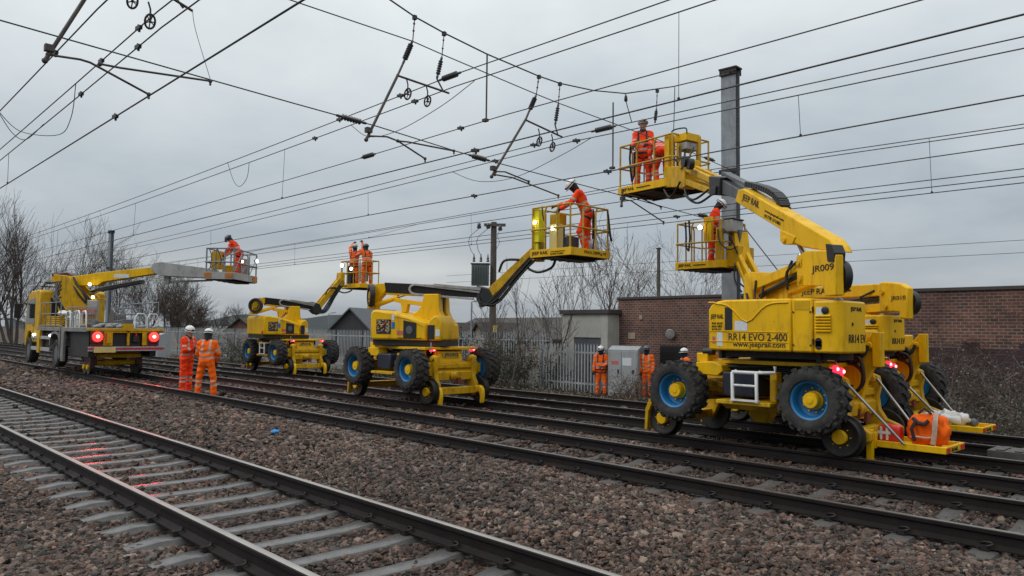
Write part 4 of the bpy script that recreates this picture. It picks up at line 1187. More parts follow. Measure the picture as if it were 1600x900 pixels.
b = MB(); b.tube([(0, 0, 0), (0, 0, 6.1)], [.10, .075], 8); b.build('shaft', POLEM, p); b = MB(); b.box(-.09, .09, -.09, .09, 6.1, 6.16); b.build('cap', ROOFD, p)
def lamp_post(loc, H, label, sd=1):
    p = thing('street_lamp', label, 'street lamp', loc)
    b = MB(); b.tube([(0, 0, 0), (0, 0, H)], [.07, .04], 8); b.tube([(0, 0, H), ex * (.45 * sd) + Vector((0, 0, H + .05))], .03, 6); b.build('column', GALV, p)
    b = MB(); b.beam(ex * (.25 * sd) + Vector((0, 0, H + .06)), ex * (.75 * sd) + Vector((0, 0, H + .10)), .16, .09); b.build('lamp_head', LGREY, p)
lamp_post((-34.2, 29.3, -.7), 4.0, 'grey street lamp beyond the fence, right of the middle machine')
lamp_post((-71.2, 41.3, -.8), 4.0, 'grey street lamp beside the black-clad house')
lamp_post((-19.7, 27.2, -.65), 1.9 + 1.3, 'small dark lamp post in front of the saplings, beneath the upper right platform', .6)

# ------------------------------------------------------------------ rail-road platform machines
def mesh_of(b, name, mats, bevel=0.0, smooth=38):
    o = b.build(name, mats, smooth=smooth)
    me = o.data; bpy.data.objects.remove(o)
    return me
def tyre_mesh():
    b = MB(); R0 = .43
    prof = [(.262, -.15), (.275, -.175), (.32, -.194), (.375, -.192), (.412, -.176), (.43, -.14), (R0 + .006, 0), (.43, .14), (.412, .176), (.375, .192), (.32, .194), (.275, .175), (.262, .15), (.255, 0), (.262, -.15)]
    b.lathe(prof, (0, 0, 0), 'y', 40, caps=False)
    n = 18
    for k in range(n):
        for sd in (-1, 1):
            a = 2 * math.pi * (k + (.5 if sd > 0 else 0)) / n
            b.T = Matrix.Rotation(a, 4, 'Y') @ Matrix.Translation((0, 0, R0 + .010)) @ Matrix.Rotation(sd * R(-24), 4, 'Z')
            b.prism([(-.046, -.024), (.046, -.024), (.036, .024), (-.036, .024)], sd * .01, sd * .160)
            b.T = Matrix.Rotation(a + sd * 0 - .13, 4, 'Y') @ Matrix.Translation((0, 0, R0 - .012))
            b.prism([(-.030, -.05), (.030, -.05), (.020, .012), (-.020, .012)], sd * .142, sd * .189)
    b.T = None
    return mesh_of(b, 'wheel', RUB, smooth=30)
TYRE = tyre_mesh()
b = MB(); b.lathe([(.268, -.168), (.272, -.15), (.262, -.148), (.238, -.13), (.225, .02), (.15, .05), (.02, .05)], (0, 0, 0), 'y', 36, caps=False)
b.lathe([(.25, .15), (.2, .1), (.02, .1)], (0, 0, 0), 'y', 24, caps=False)
RIM = mesh_of(b, 'rim', BLUE, smooth=45)
b = MB(); b.lathe([(.13, .05), (.128, .0), (.112, -.01), (.108, -.10), (.10, -.115), (.045, -.118), (.04, -.126), (.012, -.128)], (0, 0, 0), 'y', 26)
for k in range(10):
    a = 2 * math.pi * k / 10; b.cyl((.165 * math.cos(a), .05, .165 * math.sin(a)), (.165 * math.cos(a), .015, .165 * math.sin(a)), .013, n=6)
HUB = mesh_of(b, 'hub', YEL, smooth=35)
b = MB(); b.lathe([(.08, -.06), (.21, -.065), (.225, -.075), (.258, -.075), (.264, -.07), (.262, .0), (.268, .035), (.295, .045), (.298, .06), (.285, .07), (.1, .07)], (0, 0, 0), 'y', 40)
RWH = mesh_of(b, 'rail_wheel', [DSTEEL], smooth=35)
b = MB(); b.lathe([(.10, -.05), (.098, -.115), (.088, -.128), (.03, -.13)], (0, 0, 0), 'y', 24)
for k in range(8):
    a = 2 * math.pi * k / 8; b.cyl((.14 * math.cos(a), -.06, .14 * math.sin(a)), (.14 * math.cos(a), -.078, .14 * math.sin(a)), .009, n=6)
RHUB = mesh_of(b, 'wheel_hub', YEL, smooth=35)

def chassis(root, ladder=True, foot=1.66):
    for x in (-1.075, 1.09):
        for sd in (-1, 1):
            w = lk('wheel', TYRE, root, (x, sd * 1.07, .755), 0 if sd < 0 else math.pi)
            w.rotation_euler = (0, random.uniform(0, 6), 0 if sd < 0 else math.pi)
            lk('rim', RIM, w, (0, 0, 0)); lk('hub', HUB, w, (0, 0, 0))
    for x in (1.34, -1.54):
        for sd in (-1, 1):
            w = lk('rail_wheel', RWH, root, (x, sd * .755, .262), 0 if sd < 0 else math.pi)
            lk('wheel_hub', RHUB, w, (0, 0, 0))
    b = MB(); b.box(-1.15, 1.15, -.36, .36, .66, 1.02); b.box(-.9, .9, -.5, .5, .72, .95)
    for x in (-1.075, 1.09): b.beam((x, -.9, .755), (x, .9, .755), .2, .22); b.beam((x, -.75, .755), (x, .75, .755), .32, .3)
    b.prism([(-.95, .62), (.95, .62), (.7, .45), (-.7, .45)], -.3, .3)
    b.build('chassis_frame', YELD, root, bevel=.012)
    b = MB(); b.box(-.72, 1.18, -.78, .78, 1.19, 1.25); b.box(-.55, -.45, -.7, -.6, 1.0, 1.19); b.box(.9, 1.0, -.7, -.6, 1.0, 1.19)
    b.build('slew_platform', YEL, root, bevel=.008)
    b = MB(); b.lathe([(.3, 1.25), (.56, 1.25), (.56, 1.30), (.50, 1.31), (.50, 1.40), (.3, 1.40)], (.2, 0, 0), 'z', 32); b.box(-.3, .8, -.62, .62, 1.02, 1.19)
    b.build('slew_ring', GRIME, root, smooth=40)
    b = MB(); b.box(-.34, .52, -1.2, -.55, .615, .672); b.box(.42, .52, -1.0, -.85, .672, 1.1); b.cyl((.47, -.98, .68), (.47, -.98, 1.0), .055, n=12)
    b.build('step_platform', YELD, root, bevel=.008)  # darker yellow for dirt, with some shade painted in
    b = MB(); b.box(-.33, .20, -1.04, -.52, .72, 1.08); b.build('fuel_tank', NAVY, root, bevel=.03)
    b = MB()
    for x in ((-.05, .33) if ladder else ()): b.tube([(x, -1.215, .66), (x, -1.225, 1.08), (x + .02, -1.15, 1.10)], .026, 8)
    if ladder:
        b.tube([(-.05, -1.225, 1.09), (.33, -1.225, 1.09), (.55, -1.1, 1.10), (.55, -1.1, 1.19)], .024, 8); b.tube([(-.05, -1.22, .90), (.33, -1.22, .90)], .018, 8); b.box(-.07, .36, -1.25, -1.18, .675, .70)
        b.build('step_ladder', WHT, root, smooth=60)
    # near corner steering arm, hoses and grime
    b = MB(); b.prism([(-.82, 1.02), (-.45, 1.0), (-.35, 1.08), (-.38, 1.17), (-.55, 1.22), (-.82, 1.20)], -.98, -.72); b.box(-.86, -.66, -.9, -.6, 1.2, 1.34);
    b.build('steering_bracket', YEL, root, bevel=.015)
    b = MB(); b.prism([(-.75, .30), (-.62, .18), (-.42, .18), (-.36, .32), (-.42, .66), (-.70, .66)], .45, .72); b.build('drive_housing', YEL, root, bevel=.03)
    b = MB()
    for k in range(9):
        x0 = random.uniform(-.9, -.3); x1 = random.uniform(.1, .95); zz = random.uniform(1.04, 1.17)
        b.tube([(x0, -.55 - .2 * random.random(), zz), ((x0 + x1) / 2, -.62 - .2 * random.random(), zz - .1 * random.random()), (x1, -.6, zz + .03)], .018, 6)
    b.build('hydraulic_hose', HOSE, root, smooth=80)
    b = MB(); b.tube([(-.75, -.85, 1.36), (-.58, -.85, 1.37)], .06, 10); b.box(-.5, -.3, -.8, -.6, 1.26, 1.34); b.build('pump', BLK, root)
    for k in range(5):
        b = MB(); y = -.60 - .03 * k; z = 1.16 - .035 * k
        b.hose([(-1.0 + .05 * k, y, z - .1), (-.7, y - .05, z + .03), (-.2, y, z), (.35, y - .04, z - .03), (.75, y, z + .04), (1.1, y - .06, z - .15), (1.25, y - .02, z - .3)], .016, 6); b.build('hydraulic_hose', HOSE, root, smooth=80)
    b = MB(); b.box(.58, .74, -.80, -.60, .70, .98); b.box(.60, .72, -.83, -.80, .75, .80); b.box(.60, .72, -.83, -.80, .86, .91); b.build('valve_block', GREYP, root, bevel=.006)
    b = MB(); b.tube([(-.9, -.62, .92), (-.45, -.62, .80)], .045, 10); b.build('steer_cylinder', YELD, root, smooth=60)
    b = MB(); b.tube([(-.45, -.62, .80), (-.30, -.62, .76)], .022, 8); b.build('cylinder_rod', STEEL, root, smooth=60)
    b = MB(); b.tube([(1.2, -.62, 1.12), (1.2, -.62, 1.36)], .014, 6); b.build('aerial_rod', LGREY, root)
    # rail gear, rear end
    b = MB()
    for y in (-.84, .84):
        b.prism([(-1.86, .05), (-1.80, .05), (-1.78, .35), (-1.70, .50), (-1.62, .56), (-1.64, .62), (-1.76, .56), (-1.84, .40)], y - .06, y + .06)
    for y in (-.58, .58): b.prism([(-1.62, .18), (-1.46, .18), (-1.30, .5), (-1.02, .72), (-1.0, .95), (-1.2, .95), (-1.45, .62), (-1.62, .40)], y - .05, y + .05)
    b.beam((-1.54, -.6, .262), (-1.54, .6, .262), .14, .14); b.beam((-1.3, -.56, .6), (-1.3, .56, .6), .3, .1)
    b.build('rear_rail_gear', YELD, root, bevel=.01)
    # rail gear, front end: two bowed arms and a cross plate
    b = MB()
    for y in (-.56, .56):
        b.prism([(1.06, .72), (1.04, .92), (1.16, 1.03), (1.25, 1.08), (1.34, 1.04), (1.37, .92), (1.33, .74), (1.35, .56), (1.44, .42), (foot - .06, .36), (foot, .32), (foot, .22), (foot - .14, .16), (1.34, .13), (1.20, .18), (1.12, .42)], y - .055, y + .055)
        b.cyl((1.27, y - .1, 1.0), (1.27, y + .1, 1.0), .05, n=12)
    b.prism([(1.22, .50), (1.31, .50), (1.32, .68), (1.24, .74)], -.55, .55); b.cyl((1.265, -.14, .60), (1.265, .02, .60), .105, n=16)
    b.beam((1.34, -.62, .262), (1.34, .62, .262), .14, .16)
    b.beam((1.25, -.56, .82), (1.25, .56, .82), .10, .10)
    b.build('front_rail_gear', YELD, root, bevel=.012)  # dirtier yellow, its darkness partly painted-in shade low on the machine
    b = MB(); b.box(1.3225, 1.34, -.16, -.02, .48, .6); b.box(1.30, 1.36, .05, .16, .40, .55); b.build('gear_latch', LATCH, root)

def lamp_pair(root, pts, core=.026):
    for (x, y, z) in pts:
        b = MB(); b.lathe([(.045, 0), (.055, .02), (.05, .05), (.02, .06)], (x, y, z), 'x', 14); b.box(x - .05, x, y - .05, y + .05, z - .05, z + .05)
        o = b.build('red_lamp', REDLAMP, root)
        b = MB(); b.ball((x + .058, y, z), core, 8); b.build('lamp_core', REDHOT, o)

def basket(root, wpos, yaw, Lx, Ly, txt, opts):
    off = Vector(wpos) - Vector(root.location)
    b = MB(); hx, hy = Lx / 2, Ly / 2
    for (x0, x1, y0, y1) in ((-hx, hx, -hy, -hy + .03), (-hx, hx, hy - .03, hy), (-hx, -hx + .03, -hy + .0301, hy - .0301), (hx - .03, hx, -hy + .0301, hy - .0301)):
        b.box(x0, x1, y0, y1, 0, opts.get('band', .17))
    b.cur = 1
    b.box(-hx + .03, hx - .03, -hy + .03, hy - .03, .045, .075)
    for k in range(5): b.box(-hx + .03, hx - .03, -hy + .1 + k * (Ly - .2) / 4 - .02, -hy + .1 + k * (Ly - .2) / 4 + .02, -.02, .045)
    b.box(-.25, .25, -hy + .05, hy - .05, -.05, -.021)
    ty = b.build('basket', [opts.get('mat', YEL), GRIME], root, bevel=.006, loc=off, rz=yaw)
    b = MB(); H = 1.12; tm = opts.get('tube', YELL); r = opts.get('r', .021)
    cs = [(-hx + .05, -hy + .03), (hx - .05, -hy + .03), (hx - .05, hy - .03), (-hx + .05, hy - .03)]
    for (x, y) in cs: b.tube([(x, y, .1), (x, y, H)], r, 7)
    for i in range(4):
        p, q = cs[i], cs[(i + 1) % 4]
        b.tube([(p[0], p[1], H), (q[0], q[1], H)], r, 7)
        ox = Vector(((p[0] + q[0]) / 2, (p[1] + q[1]) / 2, 0)).normalized() * .04
        b.tube([(p[0] + ox.x, p[1] + ox.y, .62), (q[0] + ox.x, q[1] + ox.y, .62)], r, 7)
        n = 2
        for k in range(1, n + 1):
            f = k / (n + 1); x = p[0] + (q[0] - p[0]) * f; y = p[1] + (q[1] - p[1]) * f
            dx, dy = (q[0] - p[0]) * .05, (q[1] - p[1]) * .05
            b.tube([(x, y, .1), (x, y, H - .10), (x + dx, y + dy, H)], r * .95, 7)
    b.build('guard_rail', tm, ty, smooth=60)
    t = opts.get('lettering', [])
    for (w, face, x0, z0, ww, hh, mm) in t:
        if face == 'near': text(w, mm, ty, (x0, -hy - .006, z0), (1, 0, 0), (0, 0, 1), ww, hh)
        else: text(w, mm, ty, (hx + .006, x0, z0), (0, 1, 0), (0, 0, 1), ww, hh)
    for (x, y, z0, z1, w, m_) in opts.get('panels', []):
        b = MB(); b.box(x - w[0] / 2, x + w[0] / 2, y - w[1] / 2, y + w[1] / 2, z0, z1); b.build(opts.get('pname', 'control_panel'), m_, ty, bevel=.012)
    for (x, y, z, rr, m_, dr) in opts.get('lamps', []):
        b = MB(); b.lathe([(rr, 0), (rr * 1.05, .03), (rr * .6, .05)], (x, y, z), dr, 14); lo = b.build('work_lamp', m_, ty)
        b = MB(); b.lathe([(rr * .5, -.09), (rr * 1.15, -.05), (rr * 1.2, .0), (rr * 1.02, .001)], (x, y, z), dr, 14); b.build('lamp_housing', BLK, lo)
    hs = opts.get('hoses')
    if hs:
        b = MB()
        for pts in hs: b.hose(pts, .016, 6)
        b.build('cable_loop', HOSE, ty, smooth=80)
    for (w, y0, m_) in opts.get('extra', []): pass
    return ty

def turret_A(root, fleet):
    """pods stay in line with the chassis; tower and boom are slewed to 146 degrees"""
    pod = [(-.43, 1.40), (-.43, 2.00), (-.38, 2.07), (-.28, 2.12), (-.15, 2.14), (.866, 2.14), (.866, 1.40)]
    b = MB(); b.prism(pod, -1.25, -.50)
    b.prism([(.874, 1.40), (1.172, 1.40), (1.172, 2.135), (.874, 2.14)], -1.249, -.5)
    b.prism([(1.18, -1.25), (1.40, -1.25), (1.47, -1.235), (1.53, -1.20), (1.565, -1.14), (1.575, -1.06), (1.575, -.5), (1.18, -.5)], 1.40, 2.10, 'z')
    b.prism([(-.6, 1.40), (1.4, 1.40), (1.4, 1.72), (-.6, 1.72)], -.5, .42)
    b.prism([(-.55, 1.40), (.55, 1.40), (.55, 2.02), (-.4, 2.02), (-.55, 1.85)], .42, 1.15)
    tb = b.build('turret_body', YEL, root, bevel=.028)
    # raised swoosh on the cowl
    b = MB(); sw = []
    for k in range(17):
        u = k / 16; sw.append((-.42 + 1.25 * u, -1.256, 2.085 - .27 * math.exp(-((u - .5) / .17) ** 2) + (.02 if u < .1 else 0)))
    b.tube(sw, .012, 5); sw2 = [(1.30 + .25 * k / 8, -1.250 + (.02 if k > 3 else 0) + (.07 if k > 5 else 0), 2.04 - .25 * math.sin(math.pi * k / 8) ** 2) for k in range(9)]
    b.build('cowl_ridge', YEL, tb, smooth=80)
    b = MB(); b.box(-.15, -.03, -1.256, -1.252, 1.70, 2.03)
    b.build('air_slot', BLK, tb)
    b = MB()
    for k in range(6): b.prism([(-1.2525, 1.685 + k * .04), (-1.285, 1.69 + k * .04), (-1.2525, 1.715 + k * .04)], 1.21, 1.42, 'x')
    b.build('vent_louvre', YEL, tb)
    b = MB(); b.lathe([(.05, 0), (.05, -.012), (.035, -.018), (.004, -.018)], (1.345, -1.252, 1.97), 'y', 18)
    b.lathe([(.045, 0), (.045, -.006), (.002, -.006)], (1.25, -1.252, 1.56), 'y', 16); b.lathe([(.045, 0), (.045, -.006), (.002, -.006)], (1.25, -1.252, 1.49), 'y', 16); b.box(1.205, 1.295, -1.258, -1.252, 1.49, 1.56)
    b.lathe([(.025, 0), (.025, .006), (.002, .006)], (1.577, -.95, 1.79), 'x', 12)
    b.build('filler_cap', BLK, tb)
    for q in ((.01, .21, 1.69, 1.83), (1.22, 1.31, 1.90, 2.01), (-.28, -.19, 1.46, 1.66)):
        b = MB(); b.box(q[0], q[1], -1.2535, -1.2505, q[2], q[3]); b.build('sticker', STICK, tb)
    b = MB(); b.box(-.36, -.31, -1.2535, -1.2505, 1.50, 1.60); b.box(1.35, 1.42, -1.254, -1.2515, 1.42, 1.43); b.build('warning_sticker', REDST, tb)
    b = MB(); b.box(.92, 1.13, -1.2545, -1.2495, 1.98, 2.10); b.build('access_panel', YELD, tb)
    for z in (1.50, 1.95):
        for x in (.90, 1.14):
            b = MB(); b.cyl((x, -1.252, z), (x, -1.262, z), .012, n=8); b.build('bolt', DSTEEL, tb)
    for z in (1.55, 1.98):
        b = MB(); b.tube([(1.176, -1.256, z - .04), (1.176, -1.256, z + .04)], .010, 6); b.build('hinge', DSTEEL, tb)
    b = MB(); b.tube([(-.42, -1.256, 1.53), (.82, -1.256, 1.53)], .006, 4); b.build('body_crease', YEL, tb)
    b = MB(); b.tube([(-.42, -1.256, 1.68), (.82, -1.256, 1.67)], .006, 4); b.build('body_crease', YEL, tb)
    text('RR14 EVO 2-400', INK, tb, (-.09, -1.253, 1.548), (1, 0, 0), (0, 0, 1), .90, .105)
    text('www.jeeprail.com', INK, tb, (-.02, -1.253, 1.435), (1, 0, 0), (0, 0, 1), .80)
    text('JEEP RAIL', INK, tb, (-.385, -1.253, 1.845), (1, 0, 0), (0, 0, 1), .21, .085)
    text('FOR SALES\nAND HIRE\n01778 571', INK, tb, (-.37, -1.253, 1.69), (1, 0, 0), (0, 0, 1), .18, .12)
    text('JEEP RAIL', INK, tb, (1.578, -1.0, 1.95), (0, 1, 0), (0, 0, 1), .36, .07)
    text('RR14 EV', INK, tb, (1.578, -1.07, 1.54), (0, 1, 0), (0, 0, 1), .54, .115)
    b = MB(); b.ball((1.42, -1.0, 2.11), .06, 10, (1, 1, .6)); b.build('beacon', LGREY, tb)
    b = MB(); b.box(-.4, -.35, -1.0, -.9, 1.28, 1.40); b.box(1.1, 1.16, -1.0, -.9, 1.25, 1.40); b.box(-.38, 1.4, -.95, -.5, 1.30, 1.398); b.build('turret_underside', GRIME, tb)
    # tower and boom
    A = R(146)
    K = dict(rz=A)
    return tb, A

def machine_A(loc, fleet, label, low):
    root = thing('access_platform', label, 'platform machine', loc, 0, 'yellow rail-road platform machines')
    chassis(root)
    tb, A = turret_A(root, fleet)
    if low: tb.scale.z = .84; tb.location = (-.15, 0, .224)
    lamp_pair(root, [(1.17, -.62, 1.17), (1.22, -.54, 1.135)])
    # stowed rail frame at the front, stay rods and flat bed
    b = MB()
    b.prism([(1.50, 1.69), (1.62, 1.69), (1.62, 1.20), (1.50, 1.20)], -.12, .03)
    b.prism([(1.50, 1.69), (1.50, 1.20), (1.40, .98), (1.33, .74), (1.32, .45), (1.22, .45), (1.12, .70), (1.0, .95), (.98, 1.26), (1.06, 1.34), (1.2, 1.33)], -.06, .04)
    b.cyl((1.46, -.07, 1.50), (1.46, -.13, 1.50), .05, n=14)
    b.build('stow_frame', YEL, root, bevel=.012)
    b = MB()
    for pts in ([(1.15, -.12, 1.25), (1.30, -.14, 1.22), (1.40, -.14, 1.10), (1.36, -.14, .9), (1.2, -.14, .78)], [(1.22, -.16, 1.36), (1.38, -.17, 1.30), (1.42, -.17, 1.0), (1.3, -.17, .82)], [(1.46, -.1, 1.5), (1.4, -.12, 1.36), (1.25, -.12, 1.3)], [(1.05, -.15, .9), (1.15, -.3, .66), (1.2, -.2, .5)]):
        b.hose([(p_[0], p_[1] - .05, p_[2]) for p_ in pts], .026, 6)
    for q in ((1.22, -.14, 1.36), (1.30, -.17, 1.30), (1.36, -.14, 1.38), (1.28, -.12, 1.42), (1.18, -.14, 1.32), (1.08, -.2, 1.30)): b.ball(q, .058, 7)
    b.box(1.02, 1.3, -.2, -.1, 1.30, 1.36); b.prism([(1.12, .62), (1.2, .62), (1.22, .92), (1.10, .95)], -.075, -.061)
    b.build('hydraulic_hose', HOSE, root, smooth=80)
    bx0, bx1, by0, by1, bz = 1.66, 2.52, -.42, .34, .13
    b = MB(); b.box(bx0, bx1, by0, by0 + .04, bz, bz + .09); b.box(bx0, bx1, by1 - .04, by1, bz, bz + .09); b.box(bx1 - .04, bx1, by0 + .0402, by1 - .0402, bz, bz + .09); b.box(bx0, bx1 - .041, by0 + .041, by1 - .041, bz + .012, bz + .03)
    b.box(1.55, bx0, by0 - .02, by0 + .05, bz - .02, bz + .2); b.box(1.5, bx0, by1 - .05, by1 + .02, bz - .02, bz + .2); b.box(1.56, 1.64, by0 - .10, by0 - .02, -.05, bz + .24)
    bd = b.build('flat_bed', YEL, root, bevel=.008)
    b = MB(); b.box(bx1 + .002, bx1 + .008, by0 + .02, by0 + .16, bz + .015, bz + .075); b.box(bx1 + .002, bx1 + .008, by1 - .18, by1 - .03, bz + .015, bz + .075); b.build('reflector', REDREF, bd)
    text('RAIL', GRNINK, bd, (bx1 + .004, by0 + .22, bz + .018), (0, 1, 0), (0, 0, 1), .26, .05)
    for q in ([(1.28, -.60, 1.04), (2.02, -.45, .215)], [(1.31, .52, 1.02), (2.0, .33, .22)]):
        b = MB(); b.tube(q, .019, 8); b.build('stay_rod', STEEL, root, smooth=60)

    P = lambda *a, **k: None
    if not low:
        ris = [(-1.04, 2.76), (-1.31, 2.82), (-1.86, 2.77), (-2.00, 2.70), (-2.01, 2.16), (-1.74, 2.16), (-1.72, 2.27), (-1.66, 2.30), (-1.06, 2.34)]
        b = MB(); b.prism(ris, .13, .25)
        rs = b.build('riser', YEL, root, bevel=.015, rz=A)
        text(fleet, INK, rs, (-1.45, .253, 2.475), (-1, 0, 0), (0, 0, 1), .52, .115)
        b = MB(); b.lathe([(.06, .02), (.22, .02), (.23, .04), (.23, .10), (.22, .12), (.06, .12)], (-1.82, 0, 2.42), 'y', 28); b.build('hose_reel', BLK, rs, smooth=40)
        b = MB()
        for q in ((-1.13, 2.66), (-1.16, 2.42)): b.cyl((q[0], .24, q[1]), (q[0], .285, q[1]), .042, n=12); b.box(q[0] - .06, q[0] + .06, .251, .262, q[1] - .06, q[1] + .06)
        b.build('pivot_pin', YELD, rs, bevel=.005)
        b = MB(); b.prism([(-1.80, 2.86), (-1.94, 2.83), (-2.0, 2.72), (-1.98, 2.60), (-1.84, 2.62)], .10, .262); b.build('cable_box', BLK, root, rz=A)
        out_ = [(.89, 4.08), (1.01, 3.90), (-.70, 3.13), (-.68, 3.05), (-1.10, 2.89), (-1.34, 2.84), (-1.97, 2.73), (-1.91, 2.81), (-1.78, 2.93), (.70, 4.07)]
        b = MB(); b.prism(out_, -.04, .19); bo = b.build('outer_boom', YEL, root, bevel=.02, rz=A)
        ex_ = Vector((-1, 0, -.42)).normalized(); ey_ = Vector((-.42, 0, 1)).normalized()
        text('JEEP RAIL', INK, bo, (.74, .193, 3.86), ex_, ey_, .62, .135)
        text('www.jeeprail.com', INK, bo, (-.02, .193, 3.56), ex_, ey_, .62, .05)
        text('01778 571881', INK, bo, (-.02, .193, 3.485), ex_, ey_, .52, .05)
        b = MB(); b.prism([(-.52, 3.22), (-.52, 3.05), (-.62, 2.98), (-.86, 2.96), (-.95, 3.06)], .0, .21); b.cyl((-.66, -.04, 3.05), (-.66, .24, 3.05), .05); b.build('cylinder_lug', YEL, bo, bevel=.01)
        b = MB(); b.tube([(-.68, 0, 3.02), (-1.0, 0, 2.62)], .04, 8); b.tube([(-.85, .06, 2.8), (-1.1, .06, 2.45)], .06, 8); b.build('lift_cylinder', STEEL, root, rz=A, smooth=60)
        b = MB(); b.prism([(1.92, 4.53), (2.06, 4.26), (.90, 3.92), (.90, 4.07)], -.13, .13); b.build('inner_boom', GREYP, root, bevel=.012, rz=A)
        b = MB(); b.prism([(2.06, 4.55), (2.04, 4.20), (1.62, 4.11), (1.60, 4.44)], -.19, .19); b.box(1.7, 1.95, .19, .23, 4.15, 4.3); b.build('boom_collar', BLK, root, bevel=.012, rz=A)
        b = MB()
        path = [(1.75, 4.55), (1.3, 4.35), (.85, 4.17)]
        for i in range(2): b.beam((path[i][0], 0, path[i][1]), (path[i + 1][0], 0, path[i + 1][1]), .17, .05)
        b.build('chain_tray', GREYP, root, rz=A)
        b = MB(); pc = [(.86, 4.18), (.6, 4.10), (.35, 4.02), (.12, 3.93), (-.08, 3.83), (-.22, 3.72), (-.29, 3.60), (-.30, 3.50)]
        for i in range(len(pc) - 1):
            for k in range(3):
                f0 = k / 3; f1 = (k + .8) / 3
                q0 = [pc[i][j] + (pc[i + 1][j] - pc[i][j]) * f0 for j in (0, 1)]; q1 = [pc[i][j] + (pc[i + 1][j] - pc[i][j]) * f1 for j in (0, 1)]
                b.beam((q0[0], 0, q0[1]), (q1[0], 0, q1[1]), .17, .09)
            b.beam((pc[i][0], 0, pc[i][1]), (pc[i + 1][0], 0, pc[i + 1][1]), .14, .07)
        b.beam((-.30, 0, 3.50), (-1.5, 0, 3.0), .03, .03)
        b.build('energy_chain', BLK, root, rz=A)
        # jib
        b = MB(); b.beam((2.0, .1, 4.44), (3.35, .1, 4.98), .09, .12); b.beam((2.0, .1, 4.24), (3.35, .1, 4.70), .09, .11); b.beam((2.0, -.1, 4.44), (3.35, -.1, 4.98), .09, .12); b.beam((2.0, -.1, 4.24), (3.35, -.1, 4.70), .09, .11)
        b.beam((2.15, 0, 4.4), (3.0, 0, 4.78), .08, .08)
        b.prism([(3.25, 4.58), (3.55, 4.58), (3.6, 5.14), (3.3, 5.14)], -.16, .16); b.prism([(3.5, 4.62), (4.55, 4.80), (4.55, 5.25), (3.5, 5.05)], -.12, .12); b.cyl((3.4, -.2, 5.05), (3.4, .2, 5.05), .09)
        b.build('jib', YELD, root, bevel=.012, rz=A)
        b = MB(); b.lathe([(.03, -.05), (.11, -.05), (.11, .05), (.03, .05)], (2.75, .26, 4.92), 'y', 14); b.lathe([(.03, -.05), (.11, -.05), (.11, .05), (.03, .05)], (2.9, .30, 5.0), 'y', 14)
        for pts in ([(2.0, .15, 4.2), (2.5, .2, 4.12), (3.0, .2, 4.30), (3.3, .15, 4.55)], [(2.1, .18, 4.3), (2.6, .25, 4.2), (3.2, .2, 4.4)], [(3.4, .2, 4.7), (3.8, .25, 4.45), (4.3, .2, 4.7)]): b.hose(pts, .022, 6)
        b.build('hydraulic_hose', HOSE, root, rz=A, smooth=70)
        # lower linkage
        b = MB(); b.beam((.40, .12, 2.42), (-1.15, .12, 2.66), .14, .15); b.beam((.15, .0, 2.22), (-1.15, .0, 2.42), .16, .14)
        b.beam((.40, -.12, 2.42), (-1.15, -.12, 2.66), .14, .15)
        b.build('lift_link', YEL, root, bevel=.012, rz=A)
        b = MB(); b.prism([(.34, 1.7), (.66, 1.7), (.62, 2.62), (.48, 2.66), (.40, 2.5)], -.2, .22); b.prism([(-.55, 1.7), (-.1, 1.7), (-.32, 2.36), (-.5, 2.36)], .0, .1); b.build('tower_post', YEL, root, bevel=.015, rz=A)
        b = MB(); b.tube([(.2, .14, 2.25), (-.5, .16, 2.40), (-1.1, .14, 2.55)], .045, 7)
        for pts in ([(.25, .2, 2.5), (.22, .24, 2.2), (.05, .24, 2.15), (.0, .2, 2.4)], [(-.85, .2, 2.72), (-.75, .24, 2.5), (-.72, .2, 2.3)], [(-1.0, .2, 2.7), (-.8, .26, 2.55), (-.78, .22, 2.35)], [(.5, .24, 2.3), (.3, .28, 2.05), (.1, .24, 2.2)]): b.hose(pts, .02, 6)
        b.build('hydraulic_hose', HOSE, root, rz=A, smooth=70)
        basket(root, (-10.04, 14.27, 4.78), R(-8), 1.7, 1.22, None, dict(
            lettering=[('JEEP RAIL', 'near', -.74, .04, .42, .085, INK), ('www.jeeprail.com', 'near', -.25, .06, .42, .05, INK)],
            panels=[(.58, -.42, .12, 1.15, (.13, .22), YEL), (.86, -.18, .96, 1.13, (.36, .44), YEL), (.86, -.18, .78, .94, (.29, .38), LGREY), (1.02, 0, .05, 1.1, (.08, .08), YELD), (.82, -.4, .0, .92, (.08, .10), YELD), (.94, 0, .02, .40, (.3, .7), YELD)],
            hoses=[[(.85, -.42, .85), (.95, -.5, .6), (1.1, -.45, .5), (1.15, -.3, .8)], [(.9, -.3, .85), (1.0, -.4, .45), (.95, -.3, .3)], [(.62, -.42, 1.15), (.70, -.44, 1.23), (1.0, -.4, 1.22), (1.04, -.4, 1.1)], [(.72, -.44, .74), (.80, -.5, .55), (.95, -.46, .48), (1.0, -.4, .7)], [(.78, -.4, .76), (.84, -.46, .4), (1.0, -.4, .35)]],
            lamps=[]))
    else:
        ris = [(-1.68, 2.51), (-1.79, 2.53), (-2.20, 2.48), (-2.36, 2.40), (-2.35, 1.91), (-2.16, 1.93), (-2.17, 2.03), (-1.68, 2.05)]
        b = MB(); b.prism(ris, .13, .25); rs = b.build('riser', YEL, root, bevel=.02, rz=A)
        text(fleet, INK, rs, (-1.98, .253, 2.20), (-1, 0, 0), (0, 0, 1), .35, .085)
        b = MB(); b.lathe([(.06, .03), (.19, .03), (.20, .07), (.19, .12), (.06, .12)], (-2.21, 0, 2.17), 'y', 24); b.build('hose_reel', BLK, rs, smooth=40)
        b = MB()
